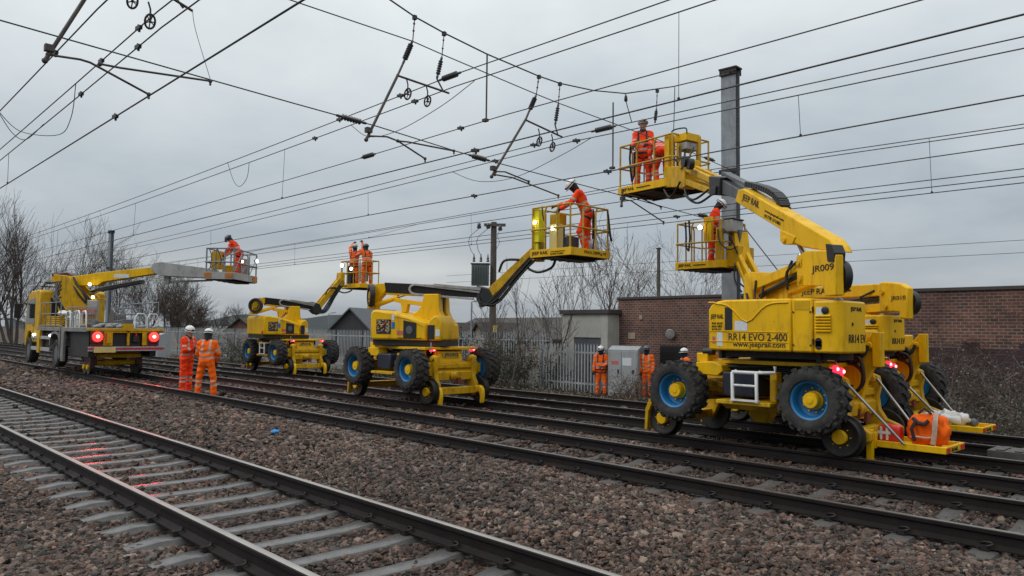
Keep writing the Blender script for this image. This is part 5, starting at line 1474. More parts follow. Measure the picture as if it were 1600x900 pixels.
        for q in ((-1.78, 2.36), (-1.86, 2.12)): b.cyl((q[0], .24, q[1]), (q[0], .29, q[1]), .042, n=12)
        b.build('pivot_pin', YELD, rs)
        b = MB(); b.prism([(-1.9, 2.50), (3.1, 2.64), (3.1, 2.40), (-.6, 2.32), (-1.9, 2.30)], -.02, .2); bo = b.build('main_boom', YEL, root, bevel=.02, rz=A)
        text('JEEP RAIL', INK, bo, (.75, .204, 2.40), (-1, 0, -.03), (-.03, 0, 1), 1.0, .14)
        text('www.jeeprail.com', INK, bo, (-.35, .204, 2.42), (-1, 0, -.03), (-.03, 0, 1), .5, .06)
        b = MB(); b.beam((-.3, .1, 2.08), (-1.75, .1, 2.12), .14, .14); b.beam((-.3, -.12, 2.08), (-1.75, -.12, 2.12), .14, .14); b.build('lift_link', YEL, root, bevel=.012, rz=A)
        b = MB(); b.tube([(-.3, .1, 2.2), (-1.6, .12, 2.28)], .05, 7); b.tube([(-1.5, .2, 2.4), (-1.2, .26, 2.3), (-1.25, .22, 2.05)], .02, 6); b.build('hydraulic_hose', HOSE, root, rz=A, smooth=70)
        b = MB(); b.prism([(-.5, 1.7), (.3, 1.7), (.1, 2.25), (-.4, 2.25)], -.2, .2); b.build('tower_post', YEL, root, bevel=.015, rz=A)
        b = MB(); b.beam((2.62, .11, 2.45), (3.72, .11, 3.58), .10, .15); b.beam((2.62, -.11, 2.45), (3.72, -.11, 3.58), .10, .15); b.prism([(2.9, 2.3), (3.2, 2.3), (3.2, 2.75), (2.9, 2.75)], -.2, .2)
        b.beam((2.9, .2, 2.55), (3.5, .2, 3.3), .06, .08)
        b.prism([(3.55, 3.35), (3.85, 3.3), (3.9, 4.05), (3.7, 4.05)], -.18, .18); b.prism([(3.8, 3.25), (4.05, 3.25), (4.05, 3.6), (3.8, 3.7)], -.12, .12)
        b.build('jib', YEL, root, bevel=.015, rz=A)
        b = MB()
        for pts in ([(3.6, .2, 3.3), (3.5, .26, 2.9), (3.2, .24, 2.6)], [(3.5, .2, 3.2), (3.3, .26, 2.85), (3.1, .2, 2.7)]): b.hose(pts, .022, 6)
        b.build('hydraulic_hose', HOSE, root, rz=A, smooth=70)
        basket(root, (-10.09, 16.33, 3.17), 0, 1.3, 1.15, None, dict(
            lettering=[('JEEP RAIL', 'near', -.56, .04, .36, .085, INK), ('www.jeeprail.com', 'near', -.14, .06, .34, .05, INK)],
            panels=[(.24, -.5, .62, 1.22, (.22, .10), YEL), (.66, -.2, .84, 1.12, (.36, .5), LGREY), (.68, -.2, 1.125, 1.16, (.38, .5), BLK), (.52, -.45, .0, .95, (.14, .14), YELD), (.78, 0, .02, .5, (.34, .7), YELD), (.74, .0, .5, .9, (.3, .4), GREYP)],
            hoses=[[(.5, -.52, .9), (.6, -.6, .6), (.8, -.55, .4), (.9, -.3, .5)], [(.65, -.52, .9), (.85, -.56, .7), (.95, -.4, .3)]],
            lamps=[(.08, -.60, .98, .05, WLAMP, (0.3, -1, -.1))]))
        b = MB(); b.lathe([(.02, -.05), (.10, -.05), (.11, .05), (.02, .06)], (0, 0, 0), 'y', 14)
    return root

m9 = machine_A((-5.8, 11.25, -.02), 'JR009', 'nearest and largest yellow platform machine, marked 009, with its grey-tipped boom raised highest', False)
m10 = machine_A((-6.15, 14.15, -.03), 'JR010', 'yellow platform machine marked 010, partly hidden behind the nearest one', True)

def machine_B(loc, label, a, K, tip, bpos, blx, bly, fleet, bopts):
    root = thing('access_platform', label, 'platform machine', loc, 0, 'yellow rail-road platform machines')
    chassis(root, a > 60, 1.50)
    A = R(a); sg = -1
    lamp_pair(root, [(1.05, -.46, 1.20), (1.05, .74, 1.20)], .034)
    b = MB(); b.prism([(.90, .80), (1.12, .72), (1.16, .98), (1.08, 1.16), (.92, 1.16)], -.34, .34); b.prism([(.95, 1.161), (1.02, 1.161), (1.10, 1.0), (1.06, 1.22), (.95, 1.22)], -.40, -.345); b.prism([(.95, 1.161), (1.02, 1.161), (1.10, 1.0), (1.06, 1.22), (.95, 1.22)], .345, .40)
    for y in (-.62, .62):
        b2 = MB(); b2.prism([(1.40, .34), (1.48, .37), (1.56, .35), (1.62, .28), (1.63, .12), (1.61, -.04), (1.54, -.04), (1.55, .12), (1.52, .20), (1.46, .24), (1.40, .22)], y - .06, y + .04); b2.build('guard_iron', YEL, root, bevel=.015)
    pf = b.build('gear_head', YEL, root, bevel=.02)
    b = MB(); b.box(1.165, 1.172, -.24, .24, 1.0, 1.13) ; b.build('number_panel', YELL, pf)
    text(fleet, INK, pf, (1.176, -.21, 1.015), (0, 1, 0), (0, 0, 1), .42, .10)
    body = [(-1.02, 1.40), (-1.04, 2.02), (-.98, 2.09), (-.87, 2.11), (-.36, 2.05), (.05, 1.97), (.41, 1.88), (.62, 1.80), (.66, 1.40)]
    b = MB(); b.prism(body, -.90, .90)
    b.prism([(.662, 1.40), (.662, 1.76), (.70, 1.86), (.80, 1.95), (.88, 1.99), (.96, 1.97), (1.03, 1.88), (1.07, 1.76), (1.07, 1.40)], -.88, -.15)
    tb = b.build('turret_body', YEL, root, bevel=.05, rz=A)
    y0 = -.9
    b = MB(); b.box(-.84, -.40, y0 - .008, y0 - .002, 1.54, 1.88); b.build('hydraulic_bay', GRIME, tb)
    cl = [REDREF, LGREY, YELL, LGREY, GALV, BLK, CREAM]
    random.seed(5)
    for k, m_ in enumerate(cl):
        b = MB()
        for q in range(9):
            x = random.uniform(-.82, -.46); z = random.uniform(1.56, 1.84); s = random.uniform(.015, .035); b.box(x, x + s * 1.5, y0 - .02, y0 - .009, z, z + s)
        b.build('valve_block', m_, tb)
    b = MB(); b.prism([(-.02, 1.44), (.36, 1.44), (.36, 1.80), (-.02, 1.86)], y0 - .012, y0 - .002); b.build('vent_grille', BLK, tb); b = MB(); b.lathe([(.06, 0), (.10, -.01), (.01, -.016)], (.16, y0 - .013, 1.64), 'y', 14); b.build('fan', GREYP, tb)
    b = MB(); b.box(.68, .88, -.895, -.882, 1.42, 1.76); b.build('side_panel', BLK, tb, bevel=.02)
    for q in ((-.38, -.30, y0 - .005, y0 - .002, 1.86, 2.0), (.91, 1.03, -.888, -.883, 1.5, 1.66)):
        b = MB(); b.box(*q); b.build('sticker', STICK, tb)
    b = MB(); b.box(-.38, -.28, y0 - .005, y0 - .002, 1.66, 1.82); b.build('blue_sticker', BLUE, tb)
    b = MB(); b.box(-.22, .0, y0 - .005, y0 - .002, 1.52, 1.62); b.build('warning_sticker', REDST, tb)
    text('www.jeeprail.com', INK, tb, (-.2, y0 - .004, 1.425), (1, 0, 0), (0, 0, 1), .72, .045)
    b = MB(); b.tube([(-.3, y0 - .005, 1.96), (.1, y0 - .005, 1.90), (.6, y0 - .005, 1.72)], .010, 5); b.build('cowl_ridge', YEL, tb)
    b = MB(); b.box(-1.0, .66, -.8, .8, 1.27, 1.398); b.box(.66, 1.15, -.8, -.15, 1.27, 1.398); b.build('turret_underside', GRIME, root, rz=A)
    b = MB(); b.box(-1.05, -1.0, -.8, -.7, 1.42, 1.56); b.build('orange_marker', REDREF, root, rz=A)
    up = [(.08, 2.50), (.02, 2.22), (-.10, 2.08), (-.30, 1.98), (-.30, 1.8), (.72, 1.8), (.58, 1.94), (.50, 2.10), (.47, 2.50)]
    b = MB(); b.prism(up, -.30, -.08); b.prism(up, .08, .30); b.build('upright', YEL, root, bevel=.02, rz=A)
    b = MB(); b.prism([(.2, 1.9), (.45, 1.9), (.45, 2.5), (.25, 2.5)], -.079, .079); b.build('upright_core', BLK, root, rz=A)
    b = MB(); b.prism([(-1.10, 2.80), (-1.05, 2.55), (K, 2.41), (K, 2.66)], -.15, .15); bo = b.build('main_boom', BOOMBLK, root, bevel=.012, rz=A)
    kk = -1.05 + (K + 1.05) * .28
    zl = lambda x: 2.78 - (x + 1.1) * .14 / (K + 1.1) * 1.0
    b = MB(); pts = [(K - .03, -.17, zl(K) - .10), (kk + .1, -.17, zl(kk) + .0), (kk, -.17, zl(kk) - .03), (kk - .05, -.17, zl(kk) - .11), (kk, -.17, zl(kk) - .20), (kk + .1, -.17, zl(kk) - .235), (K - .2, -.17, zl(K) - .26)]
    for i in range(len(pts) - 1): b.beam(pts[i], pts[i + 1], .05, .05)
    b.beam((kk + .5 * (K - kk) - .3, -.18, zl(kk) - .02), (K, -.18, zl(K) - .03), .06, .07)
    b.build('chain_guide', LGREY, bo, bevel=.005)
    b = MB(); b.prism([(-1.05, 2.56), (-1.05, 2.50), (.3, 2.44), (.3, 2.50)], -.13, .13); b.prism([(-1.62, 2.15), (-1.35, 2.15), (-1.28, 2.40), (-1.08, 2.60), (-1.08, 2.78), (-1.32, 2.78), (-1.5, 2.7)], -.1, .1); b.build('boom_heel', YEL, root, bevel=.012, rz=A)
    b = MB(); b.lathe([(.19, -.06), (.27, -.06), (.285, 0), (.27, .06), (.19, .06), (.19, -.06)], (0, 0, 0), 'y', 28, caps=False); RL = Vector((-1.46 * math.cos(A) + .16 * math.sin(A), -1.46 * math.sin(A) - .16 * math.cos(A), 2.48)); b.build('hose_reel', BLK, root, loc=RL, rz=A + R(-48), smooth=40)
    b = MB(); b.lathe([(.02, -.05), (.10, -.05), (.12, .0), (.185, .02), (.185, .05), (.02, .05)], (0, 0, 0), 'y', 20); b.build('reel_hub', YELD, root, loc=RL, rz=A + R(-48), smooth=40)
    b = MB(); b.tube([(-1.34, -.1, 2.24), (-.72, -.1, 2.44)], .062, 12); b.build('lift_cylinder', YEL, root, rz=A, smooth=60)
    b = MB(); b.tube([(-.72, -.1, 2.44), (-.5, -.1, 2.50)], .03, 8); b.build('cylinder_rod', STEEL, root, rz=A, smooth=60)
    b = MB(); b.prism([(-.78, 2.42), (.08, 2.30), (.08, 2.20), (-.40, 2.26), (-.44, 2.06), (-.56, 2.06), (-.60, 2.28), (-.78, 2.32)], -.2, -.06); b.build('lift_link', YEL, root, bevel=.01, rz=A)
    # knuckle and jib
    j0 = (K + .14, 2.46)
    b = MB(); b.beam((j0[0], .12, j0[1]), (tip[0], .12, tip[1]), .08, .22); b.beam((j0[0], -.12, j0[1]), (tip[0], -.12, tip[1]), .08, .22); b.beam((j0[0] + .15, 0, j0[1] + .05), (tip[0] - .1, 0, tip[1] - .02), .1, .1)
    b.prism([(tip[0] - .1, tip[1] - .25), (tip[0] + .1, tip[1] - .25), (tip[0] + .12, tip[1] + .3), (tip[0] - .05, tip[1] + .3)], -.2, .2)
    b.build('jib', YELD, root, bevel=.012, rz=A)
    b = MB(); b.prism([(K - .12, 2.70), (K - .12, 2.36), (K + .05, 2.22), (K + .2, 2.20), (K + .32, 2.4), (K + .2, 2.62)], -.18, .18); b.build('knuckle', BLK, root, bevel=.02, rz=A)
    b = MB(); d = Vector((tip[0] - j0[0], 0, tip[1] - j0[1])); nn = Vector((-d.z, 0, d.x)).normalized()
    for k in range(7):
        y = -.19 + .02 * (k % 3); o_ = -.20 + .028 * k
        p0 = Vector((K - .05, y, 2.45 - .02 * k)); p1 = Vector((K + .05, y - .03, 2.28 - .015 * k)); p2 = Vector((j0[0] + .18, y - .02, j0[1] - .02)) + nn * o_; p3 = Vector((tip[0], y, tip[1])) + nn * (o_ * .8)
        b.hose([p0, p1, p2, p2.lerp(p3, .5) + nn * .015, p3], .017, 6)
    b.hose([Vector((tip[0] - .3, -.15, tip[1] - .35)), Vector((tip[0] + .05, -.2, tip[1] - .52)), Vector((tip[0] + .4, -.2, tip[1] - .42)), Vector((tip[0] + .5, -.2, tip[1] - .2))], .03, 6)
    b.hose([Vector((j0[0] + .3, -.15, j0[1] + .55)), Vector((j0[0] + .45, -.2, j0[1] + .8)), Vector((j0[0] + .8, -.15, j0[1] + .82))], .03, 6)
    b.build('hydraulic_hose', HOSE, root, rz=A, smooth=70)
    if a < 60:
        u = Vector((math.cos(A), math.sin(A), 0))
        for ch in root.children:
            if abs(ch.rotation_euler.z - A) < 1e-4 or ch.name.split('.')[0] in ('hose_reel', 'reel_hub'):
                if ch.name.split('.')[0] in ('turret_body', 'turret_underside', 'orange_marker'): ch.scale.x = .89; ch.location = u * .03
                else: ch.location.x += .18
    if a > 60:      # the older, shorter turret of the far machine
        u = Vector((math.cos(A), math.sin(A), 0))
        for ch in root.children:
            n_ = ch.name.split('.')[0]
            if n_ in ('turret_body', 'turret_underside', 'orange_marker'): ch.scale.x = .82; ch.location = u * -.55
            if n_ in ('upright', 'upright_core'): ch.location = u * -.25
    basket(root, bpos, 0, blx, bly, None, bopts)
    return root
m2 = machine_B((-15.0, 11.25, -.02), 'yellow platform machine marked 002 in the middle, with its black boom level and cranked jib', 25, 1.52, (2.86, 3.50), (-11.5, 12.75, 3.27), 1.24, 1.32, 'JR002', dict(
    lettering=[('JEEP RAIL', 'near', -.56, .035, .50, .095, INK), ('www.jeeprail.com', 'near', .02, .08, .42, .035, INK), ('01778 571881', 'near', .02, .03, .38, .035, INK), ('MAX.200Kg N', 'end', -.22, .045, .72, .085, GRNINK)],
    panels=[(-.50, -.50, .35, 1.10, (.20, .20), HIVIZ_Y), (-.28, -.1, .74, 1.02, (.30, .24), YELD), (-.28, -.1, .42, .72, (.26, .2), GREYP), (.02, -.48, .12, .72, (.26, .18), CREAM), (-.52, -.54, .10, .34, (.10, .06), HIVIZ_Y), (-.15, .1, .10, .5, (.4, .3), GREYP)],
    hoses=[[(-.3, -.6, 1.15), (-.25, -.64, .95), (-.2, -.6, .7)], [(.5, .2, 1.1), (.52, .25, .7), (.5, .2, .2)]],
    lamps=[(-.50, -.612, .80, .042, WLAMP, (0, -1, 0)), (.02, -.59, .62, .045, WLAMP2, (.3, -1, 0))]))
m3 = machine_B((-27.2, 14.15, -.03), 'smallest and most distant yellow platform machine with its black boom level and cranked jib', 85, .87, (2.0, 3.62), (-26.95, 17.02, 3.28), 1.5, .95, 'JR016', dict(
    lettering=[('JEEP RAIL', 'near', -.68, .035, .50, .085, INK)],
    panels=[(-.45, -.1, .15, .95, (.35, .3), GRIME), (.1, .1, .3, 1.0, (.3, .3), LGREY)],
    hoses=[[(-.5, -.5, 1.1), (-.55, -.5, .6), (-.4, -.48, .3)]],
    lamps=[(-.55, -.50, .95, .075, WLAMP, (.3, -1, 0)), (.12, -.48, .78, .06, WLAMP2, (.3, -1, 0))]))
# white fence-like step on the far machine side and red prop on the middle one
b = MB(); b.tube([(-.5, -.7, 1.0), (.6, -.75, .93)], .035, 8); b.build('red_prop', BUMPR, m2, smooth=60)

# ------------------------------------------------------------------ things resting on the flat beds and hanging in the baskets
def lumpy(name, m, loc, r, sq, label, cat, seed, bands=None, rz=0):
    rg = random.Random(seed)
    n1, n2 = 20, 14; vs = []; fs = []
    for i in range(n2 + 1):
        th = math.pi * i / n2
        for k in range(n1):
            ph = 2 * math.pi * k / n1
            q = 1 + .10 * math.sin(3 * ph + seed) * math.sin(th) + .07 * math.sin(5 * th + 2 * ph) + .05 * math.sin(9 * ph + 4 * th)
            z = -math.cos(th) * r * sq[2] * q
            ex_ = .55
            s_ = math.copysign(abs(math.sin(th)) ** ex_, 1)
            c_, d_ = math.cos(ph), math.sin(ph)
            vs.append((math.copysign(abs(c_) ** .7, c_) * s_ * r * sq[0] * q, math.copysign(abs(d_) ** .7, d_) * s_ * r * sq[1] * q, max(z, -r * sq[2] * .8)))
    for i in range(n2):
        for k in range(n1):
            k2 = (k + 1) % n1
            fs.append((i * n1 + k, i * n1 + k2, (i + 1) * n1 + k2, (i + 1) * n1 + k))
    b = MB(); b.add(vs, fs)
    o = b.build(name, m, smooth=70, loc=loc, rz=rz)
    tag(o, label, cat)
    return o
def soft_box(name, m, loc, dims, label, cat, seed, rz=0, amp=.012, pw=4):
    rg = random.Random(seed); N = 9; vs = {}; V_ = []; F_ = []
    ks = [(Vector((rg.gauss(0, 1), rg.gauss(0, 1), rg.gauss(0, 1))).normalized() * rg.uniform(12, 42), rg.uniform(0, 6)) for _ in range(9)]
    def idx(p):
        k = tuple(round(c * 1000) for c in p)
        if k not in vs:
            l = (abs(p[0]) ** pw + abs(p[1]) ** pw + abs(p[2]) ** pw) ** (1 / pw)
            q = Vector((p[0] / l * dims[0], p[1] / l * dims[1], p[2] / l * dims[2]))
            w = sum(abs(math.sin(kk.dot(q) + ph)) - .6 for kk, ph in ks)
            n_ = Vector((q.x / dims[0], q.y / dims[1], q.z / dims[2])).normalized()
            q = q + n_ * amp * w * .5 + Vector((0, 0, -.10 * dims[2] * (q.x / dims[0]) ** 2))
            vs[k] = len(V_); V_.append(tuple(q))
        return vs[k]
    for ax in range(3):
        for sg in (-1, 1):
            for i in range(N):
                for j in range(N):
                    q = []
                    for di, dj in ((0, 0), (1, 0), (1, 1), (0, 1)):
                        p = [0, 0, 0]; p[ax] = sg; p[(ax + 1) % 3] = -1 + 2 * (i + di) / N; p[(ax + 2) % 3] = -1 + 2 * (j + dj) / N
                        q.append(idx(p))
                    F_.append(tuple(q if sg > 0 else q[::-1]))
    b = MB(); b.add(V_, F_)
    o = b.build(name, m, smooth=50, loc=loc, rz=rz)
    return tag(o, label, cat)
bag = soft_box('backpack', ORNG, (-3.60, 11.18, .37), (.24, .165, .20), 'large bright orange rucksack with a silver band on the nearest flat bed', 'rucksack', 3, R(12), .034, 2.9)
b = MB()
for x0 in (.06, .075, .09): b.tube([(x0, -.212, -.17), (x0 + .02, -.222, -.02), (x0 + .03, -.20, .13), (x0 + .03, -.10, .215), (x0 + .02, .05, .22)], .018, 6)
b.build('reflective_band', REFL, bag)
b = MB(); b.tube([(-.12, -.21, .13), (-.17, -.24, .02), (-.14, -.21, -.14)], .022, 6); b.build('shoulder_strap', HARN, bag)
b = MB(); b.tube([(-.10, -.1, .22), (-.03, -.06, .285), (.05, -.1, .22)], .018, 6); b.build('grab_handle', HARN, bag)
b = MB(); b.tube([(-.16, -.14, .15), (-.10, -.205, .10), (-.02, -.215, .09), (.03, -.20, .14)], .026, 6); b.build('dark_strap', HARN, bag)
b = MB(); b.tube([(-.2, -.15, -.1), (-.12, -.215, -.08), (0, -.225, -.09), (.05, -.215, -.08)], .014, 6); b.build('reflective_band', REFL, bag)
bag2 = soft_box('kit_bag', REDREF, (-4.03, 11.05, .29), (.145, .09, .125), 'small bright red kit bag with pale stripes beside the big rucksack', 'bag', 5, 0, .006, 6)
for q in ((-.11, -.08, -.098, -.088, -.09, .09), (-.03, .0, -.098, -.088, -.09, .09), (-.14, .03, -.101, -.0985, -.01, .03)):
    b = MB(); b.box(*q); b.build('pale_stripe', WHT, bag2)
soft_box('white_sheet', WHT, (-4.25, 14.12, .26), (.32, .20, .10), 'crumpled pale sheet heaped on the farther flat bed', 'sheet', 8, .3, .075, 2.0)
soft_box('tool_bundle', GREYP, (-3.93, 14.28, .21), (.10, .07, .06), 'small grey bundle at the end of the pale sheet on the farther flat bed', 'bundle', 9, 0, .02, 2.5)
def strap(label, base, pts):
    b = MB()
    P = [Vector(p) for p in pts]
    for i in range(len(P) - 1): b.beam(P[i], P[i + 1], .05, .02)
    b.ball(P[-1], .03, 6)
    tag(b.build('harness_strap', ROPE, loc=base, smooth=40), label, 'strap', 'dark harness straps hung on basket rails')
strap('dark strap hanging outside the right corner of the middle basket', (-10.93, 13.37, 4.40), [(0, 0, .0), (.02, .02, -.25), (.03, .05, -.5), (.06, .07, -.72), (.10, .0, -.66), (.05, 0, -.5)])
strap('dark strap hanging inside the middle basket beside its back rail', (-11.35, 13.36, 4.38), [(0, 0, 0), (.0, .01, -.4), (.01, -.02, -.8)])
strap('dark straps hanging on the left rail of the highest basket', (-10.64, 13.84, 5.9), [(0, 0, 0), (-.01, -.02, -.3), (.02, -.02, -.62), (.06, -.03, -.85), (.12, -.02, -.7), (.12, -.02, -.2)])
strap('dark looped strap on the left rail of the basket behind the nearest machine', (-10.45, 15.77, 4.32), [(0, 0, 0), (.02, -.01, -.3), (.03, -.02, -.62), (.10, -.02, -.72), (.13, -.01, -.4), (.10, 0, 0)])
lumpy('clear_sack', PLBAG, (-11.25, 13.2, 3.55), .16, (.9, .8, 1.05), 'pale translucent sack on the floor of the middle basket', 'sack', 12)

# ------------------------------------------------------------------ rail-road lorry with boom
def lorry():
    root = thing('platform_lorry', 'yellow rail-road lorry at the left with lit red tail lamps and a raised boom', 'lorry', (-33.3, 8.24, 0))
    b = MB(); cab = [(-2.85, .78), (-2.85, 1.62), (-2.62, 2.62), (-2.40, 2.86), (-1.95, 2.98), (-.70, 3.0), (-.55, 2.92), (-.55, .95), (-1.55, .95), (-1.62, 1.2), (-1.85, 1.36), (-2.2, 1.36), (-2.5, 1.15), (-2.6, .78)]
    b.prism(cab, -1.16, 1.16); cb = b.build('cab', YELD, root, bevel=.05)
    for sd in (-1, 1):
        b = MB(); b.prism([(-2.62, 1.68), (-2.42, 2.62), (-1.25, 2.68), (-1.25, 1.68)], sd * 1.162, sd * 1.17); b.build('side_window', GLASS, cb)
    b = MB(); b.box(-.548, -.54, -.8, .8, 2.0, 2.7); b.build('rear_window', GLASS, cb)
    b = MB(); b.tube([(-2.75, -1.15, 2.5), (-2.85, -1.45, 2.45)], .03, 6); b.box(-2.95, -2.85, -1.55, -1.33, 1.9, 2.5); b.build('mirror', BLK, cb)
    b = MB(); b.box(-1.28, -1.26, -1.168, -1.163, 1.0, 2.6); b.box(-1.5, -1.38, -1.18, -1.163, 1.6, 1.64); b.build('door_handle', BLK, cb)
    b = MB(); b.box(-2.5, 6.05, -.42, .42, .78, 1.05); b.box(-1.5, 5.9, -.9, .9, 1.05, 1.40); b.build('chassis_frame', GRIME, root)
    def tyre(x, y, R0):
        b = MB(); b.lathe([(.27, -.13), (.30, -.15), (R0 - .05, -.16), (R0, -.11), (R0, .11), (R0 - .05, .16), (.30, .15), (.27, .13), (.27, -.13)], (0, 0, 0), 'y', 30, caps=False)
        for k in range(30):
            a = 2 * math.pi * k / 30; b.T = Matrix.Rotation(a, 4, 'Y') @ Matrix.Translation((0, 0, R0)); b.box(-.025, .025, -.12, .12, -.01, .012)
        b.T = None
        w = b.build('wheel', RUB, root, loc=(x, y, R0 + .14), smooth=30)
        b = MB(); s = -1 if y < 0 else 1; b.lathe([(.27, s * .13), (.25, s * .10), (.18, s * .03), (.12, s * .10), (.01, s * .12)], (0, 0, 0), 'y', 24); b.build('rim', GREYP, w)
    for x in (-2.2, 2.1):
        for y in (-1.0, 1.0): tyre(x, y, .49)
    b = MB(); b.box(-.55, 6.05, -1.2, 1.2, 1.42, 1.56); dk = b.build('deck', LGREYD, root, bevel=.012)
    # side rails and lockers, near side and far side
    for s in (-1, 1):
        b = MB(); b.box(-1.5, 1.35, s * 1.17 - .03, s * 1.17 + .03, 1.10, 1.22); b.box(-1.5, 1.35, s * 1.17 - .03, s * 1.17 + .03, .66, .80); b.build('side_guard', LGREY, root, bevel=.01)
        b = MB(); b.box(-.35, .0, s * 1.19 - .05, s * 1.19 + .05, .58, 1.42); b.build('guard_post', YELD, root, bevel=.01)
        b = MB(); b.box(-1.4, 1.3, s * .95 - .1, s * .95 + .1, .7, 1.35); b.build('side_locker', GRIME, root)
        b = MB(); b.prism([(1.45, .9), (1.5, 1.12), (1.7, 1.28), (2.1, 1.34), (2.5, 1.28), (2.7, 1.12), (2.75, .9), (2.82, .9), (2.78, 1.18), (2.55, 1.37), (2.1, 1.41), (1.65, 1.37), (1.42, 1.18), (1.38, .9)], s * 1.18 - .03 , s * 1.18 - s * .36); b.build('mudguard', LGREYD, root)
        b = MB(); b.box(3.1, 3.42, s * 1.19 - .04, s * 1.19 + .04, .38, 1.42); b.box(2.84, 2.91, s * 1.19 - .04, s * 1.19 + .03, .45, 1.62); b.build('side_panel', LGREYD, root, bevel=.01)
        b = MB(); b.box(3.5, 5.8, s * .95 - .1, s * .95 + .1, .6, 1.42); b.build('rear_skirt', GRIME, root)
    # rear face
    b = MB(); b.box(6.052, 6.10, -1.0, -.42, .98, 1.46); b.box(6.052, 6.10, .50, 1.02, .98, 1.46); b.box(6.052, 6.10, .02, .10, .98, 1.46); b.box(6.052, 6.10, -.42, .5, 1.40, 1.46); b.box(6.0, 6.12, -1.18, 1.18, 1.4602, 1.54); b.box(6.0, 6.10, -.12, .2, 1.541, 1.70)
    rp = b.build('rear_panel', YELD, root, bevel=.008)
    text('OY64 HJG', INK, rp, (6.104, -.98, 1.0), (0, 1, 0), (0, 0, 1), .52, .07)
    b = MB(); b.box(6.13, 6.19, -1.16, 1.20, .80, .845); b.box(6.13, 6.19, -1.16, 1.20, .905, .95); bm_ = b.build('bumper', LGREY, root, bevel=.006)
    b = MB(); b.box(6.14, 6.192, -1.15, 1.19, .846, .904); b.build('red_stripe', BUMPR, bm_)
    b = MB(); b.box(6.20, 6.21, -1.0, -.35, .76, .94); b.build('number_board', CREAM, bm_)
    for y in (-.90, .84):
        b = MB(); b.box(6.10, 6.16, y - .19, y + .19, 1.06, 1.44); b.build('lamp_housing', MAROON, root, bevel=.02)
        b = MB(); b.lathe([(.15, 0), (.16, .03), (.13, .06), (.02, .07)], (6.16, y, 1.27), 'x', 20); lo = b.build('tail_lamp', TAILRED, root, smooth=50)
        b = MB(); b.lathe([(.05, 0), (.045, .03), (.01, .035)], (6.225, y, 1.28), 'x', 14); b.build('lamp_core', TAILHOT, lo, smooth=50)
        ld = bpy.data.lights.new('tail_light', 'SPOT'); ld.energy = 80; ld.color = (1, .03, .03); ld.spot_size = R(100); ld.shadow_soft_size = .12; ld.spot_blend = .6
        l_ = bpy.data.objects.new('tail_light', ld); COL.objects.link(l_); l_.parent = root; l_.location = (6.32, y, 1.25); l_.rotation_euler = (0, R(-72), 0)
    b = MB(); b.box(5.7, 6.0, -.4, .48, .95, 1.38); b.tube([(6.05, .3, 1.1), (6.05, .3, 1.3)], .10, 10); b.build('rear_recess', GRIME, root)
    # rail bogie
    b = MB(); b.tube([(4.95, -.7, .38), (4.95, .7, .38)], .10, 12); b.tube([(4.95, -.35, .38), (4.95, -.05, .38)], .13, 12); b.beam((4.95, -.9, .70), (4.95, .8, .70), .18, .12); b.beam((5.4, -.7, .62), (5.4, .7, .62), .10, .12)
    b.build('rail_axle', YELD, root, bevel=.01)
    for x in (4.55, 4.98):
        for y in (-.755, .755):
            w = lk('rail_wheel', RWH, root, (x, y, .24), 0 if y < 0 else math.pi, (.9, .9, .9)); lk('wheel_hub', RHUB, w, (0, 0, 0))
    b = MB()
    for y in (-.72, .72): b.box(4.4, 5.2, y - .10, y + .10, .30, .62)
    b.build('axle_box', MAROON, root, bevel=.02)
    # deck clutter
    b = MB()
    for y in (-1.15, -.95):
        for x0 in (3.4, 4.5):
            b = MB(); b.tube([(x0, y, 1.56), (x0, y, 1.95), (x0 + .12, y, 2.10), (x0 + .38, y, 2.12), (x0 + .5, y, 2.0), (x0 + .52, y, 1.56)], .028, 7); b.build('hand_rail', WHT, root, smooth=60)
    for y in (.55, .95):
        b = MB(); b.tube([(5.7, y - .18, 1.56), (5.7, y - .18, 1.9), (5.7, y - .1, 2.05), (5.7, y + .1, 2.05), (5.7, y + .18, 1.9), (5.7, y + .18, 1.56)], .025, 7); b.build('hand_rail', WHT, root, smooth=60)
    for y in (-1.15, 1.15):
        b = MB(); x0, x1 = (-.3, 2.6) if y < 0 else (1.8, 5.6)
        for z in (1.62, 2.05, 2.46): b.tube([(x0, y, z), (x1, y, z)], .016, 5)
        for k in range(5): x = x0 + (x1 - x0) * k / 4; b.tube([(x, y, 1.56), (x, y, 2.5)], .016, 5)
        b.build('cage_rail', GALV, root)
    b = MB()
    for k in range(6): b.box(.35, 2.2, -1.12, -.5, 1.565 + k * .068, 1.61 + k * .068)
    b.build('slatted_crate', YELD, root, bevel=.008)
    b = MB()
    for k in range(14):
        x0 = .5 + random.uniform(-.2, .5); b.hose([(x0, -.75 - .05 * (k % 3), 3.3 - .05 * k), (x0 + .15, -.95, 2.9 - .03 * k), (x0 + .45, -.9, 2.5), (x0 + .6, -.7, 2.1)], .028, 6)
    b.build('hose_bundle', HOSE, root, smooth=80)
    random.seed(12)
    b = MB()
    for k in range(16): 
        x = random.uniform(2.8, 5.6); y = random.uniform(-1.0, 1.0); b.box(x, x + random.uniform(.15, .5), y, y + random.uniform(.1, .35), 1.565, 1.565 + random.uniform(.06, .3))
    b.build('deck_equipment', GREYP, root, bevel=.01)
    b = MB()
    for k in range(13):
        x = random.uniform(3.9, 5.9); y = -1.1 + k * .18; b.tube([(x, y, 1.60), (x + .3, y + .06, 1.64), (x + .05, y + .16, 1.62)], .045, 6)
    b.build('chain_heap', LGREY, root)
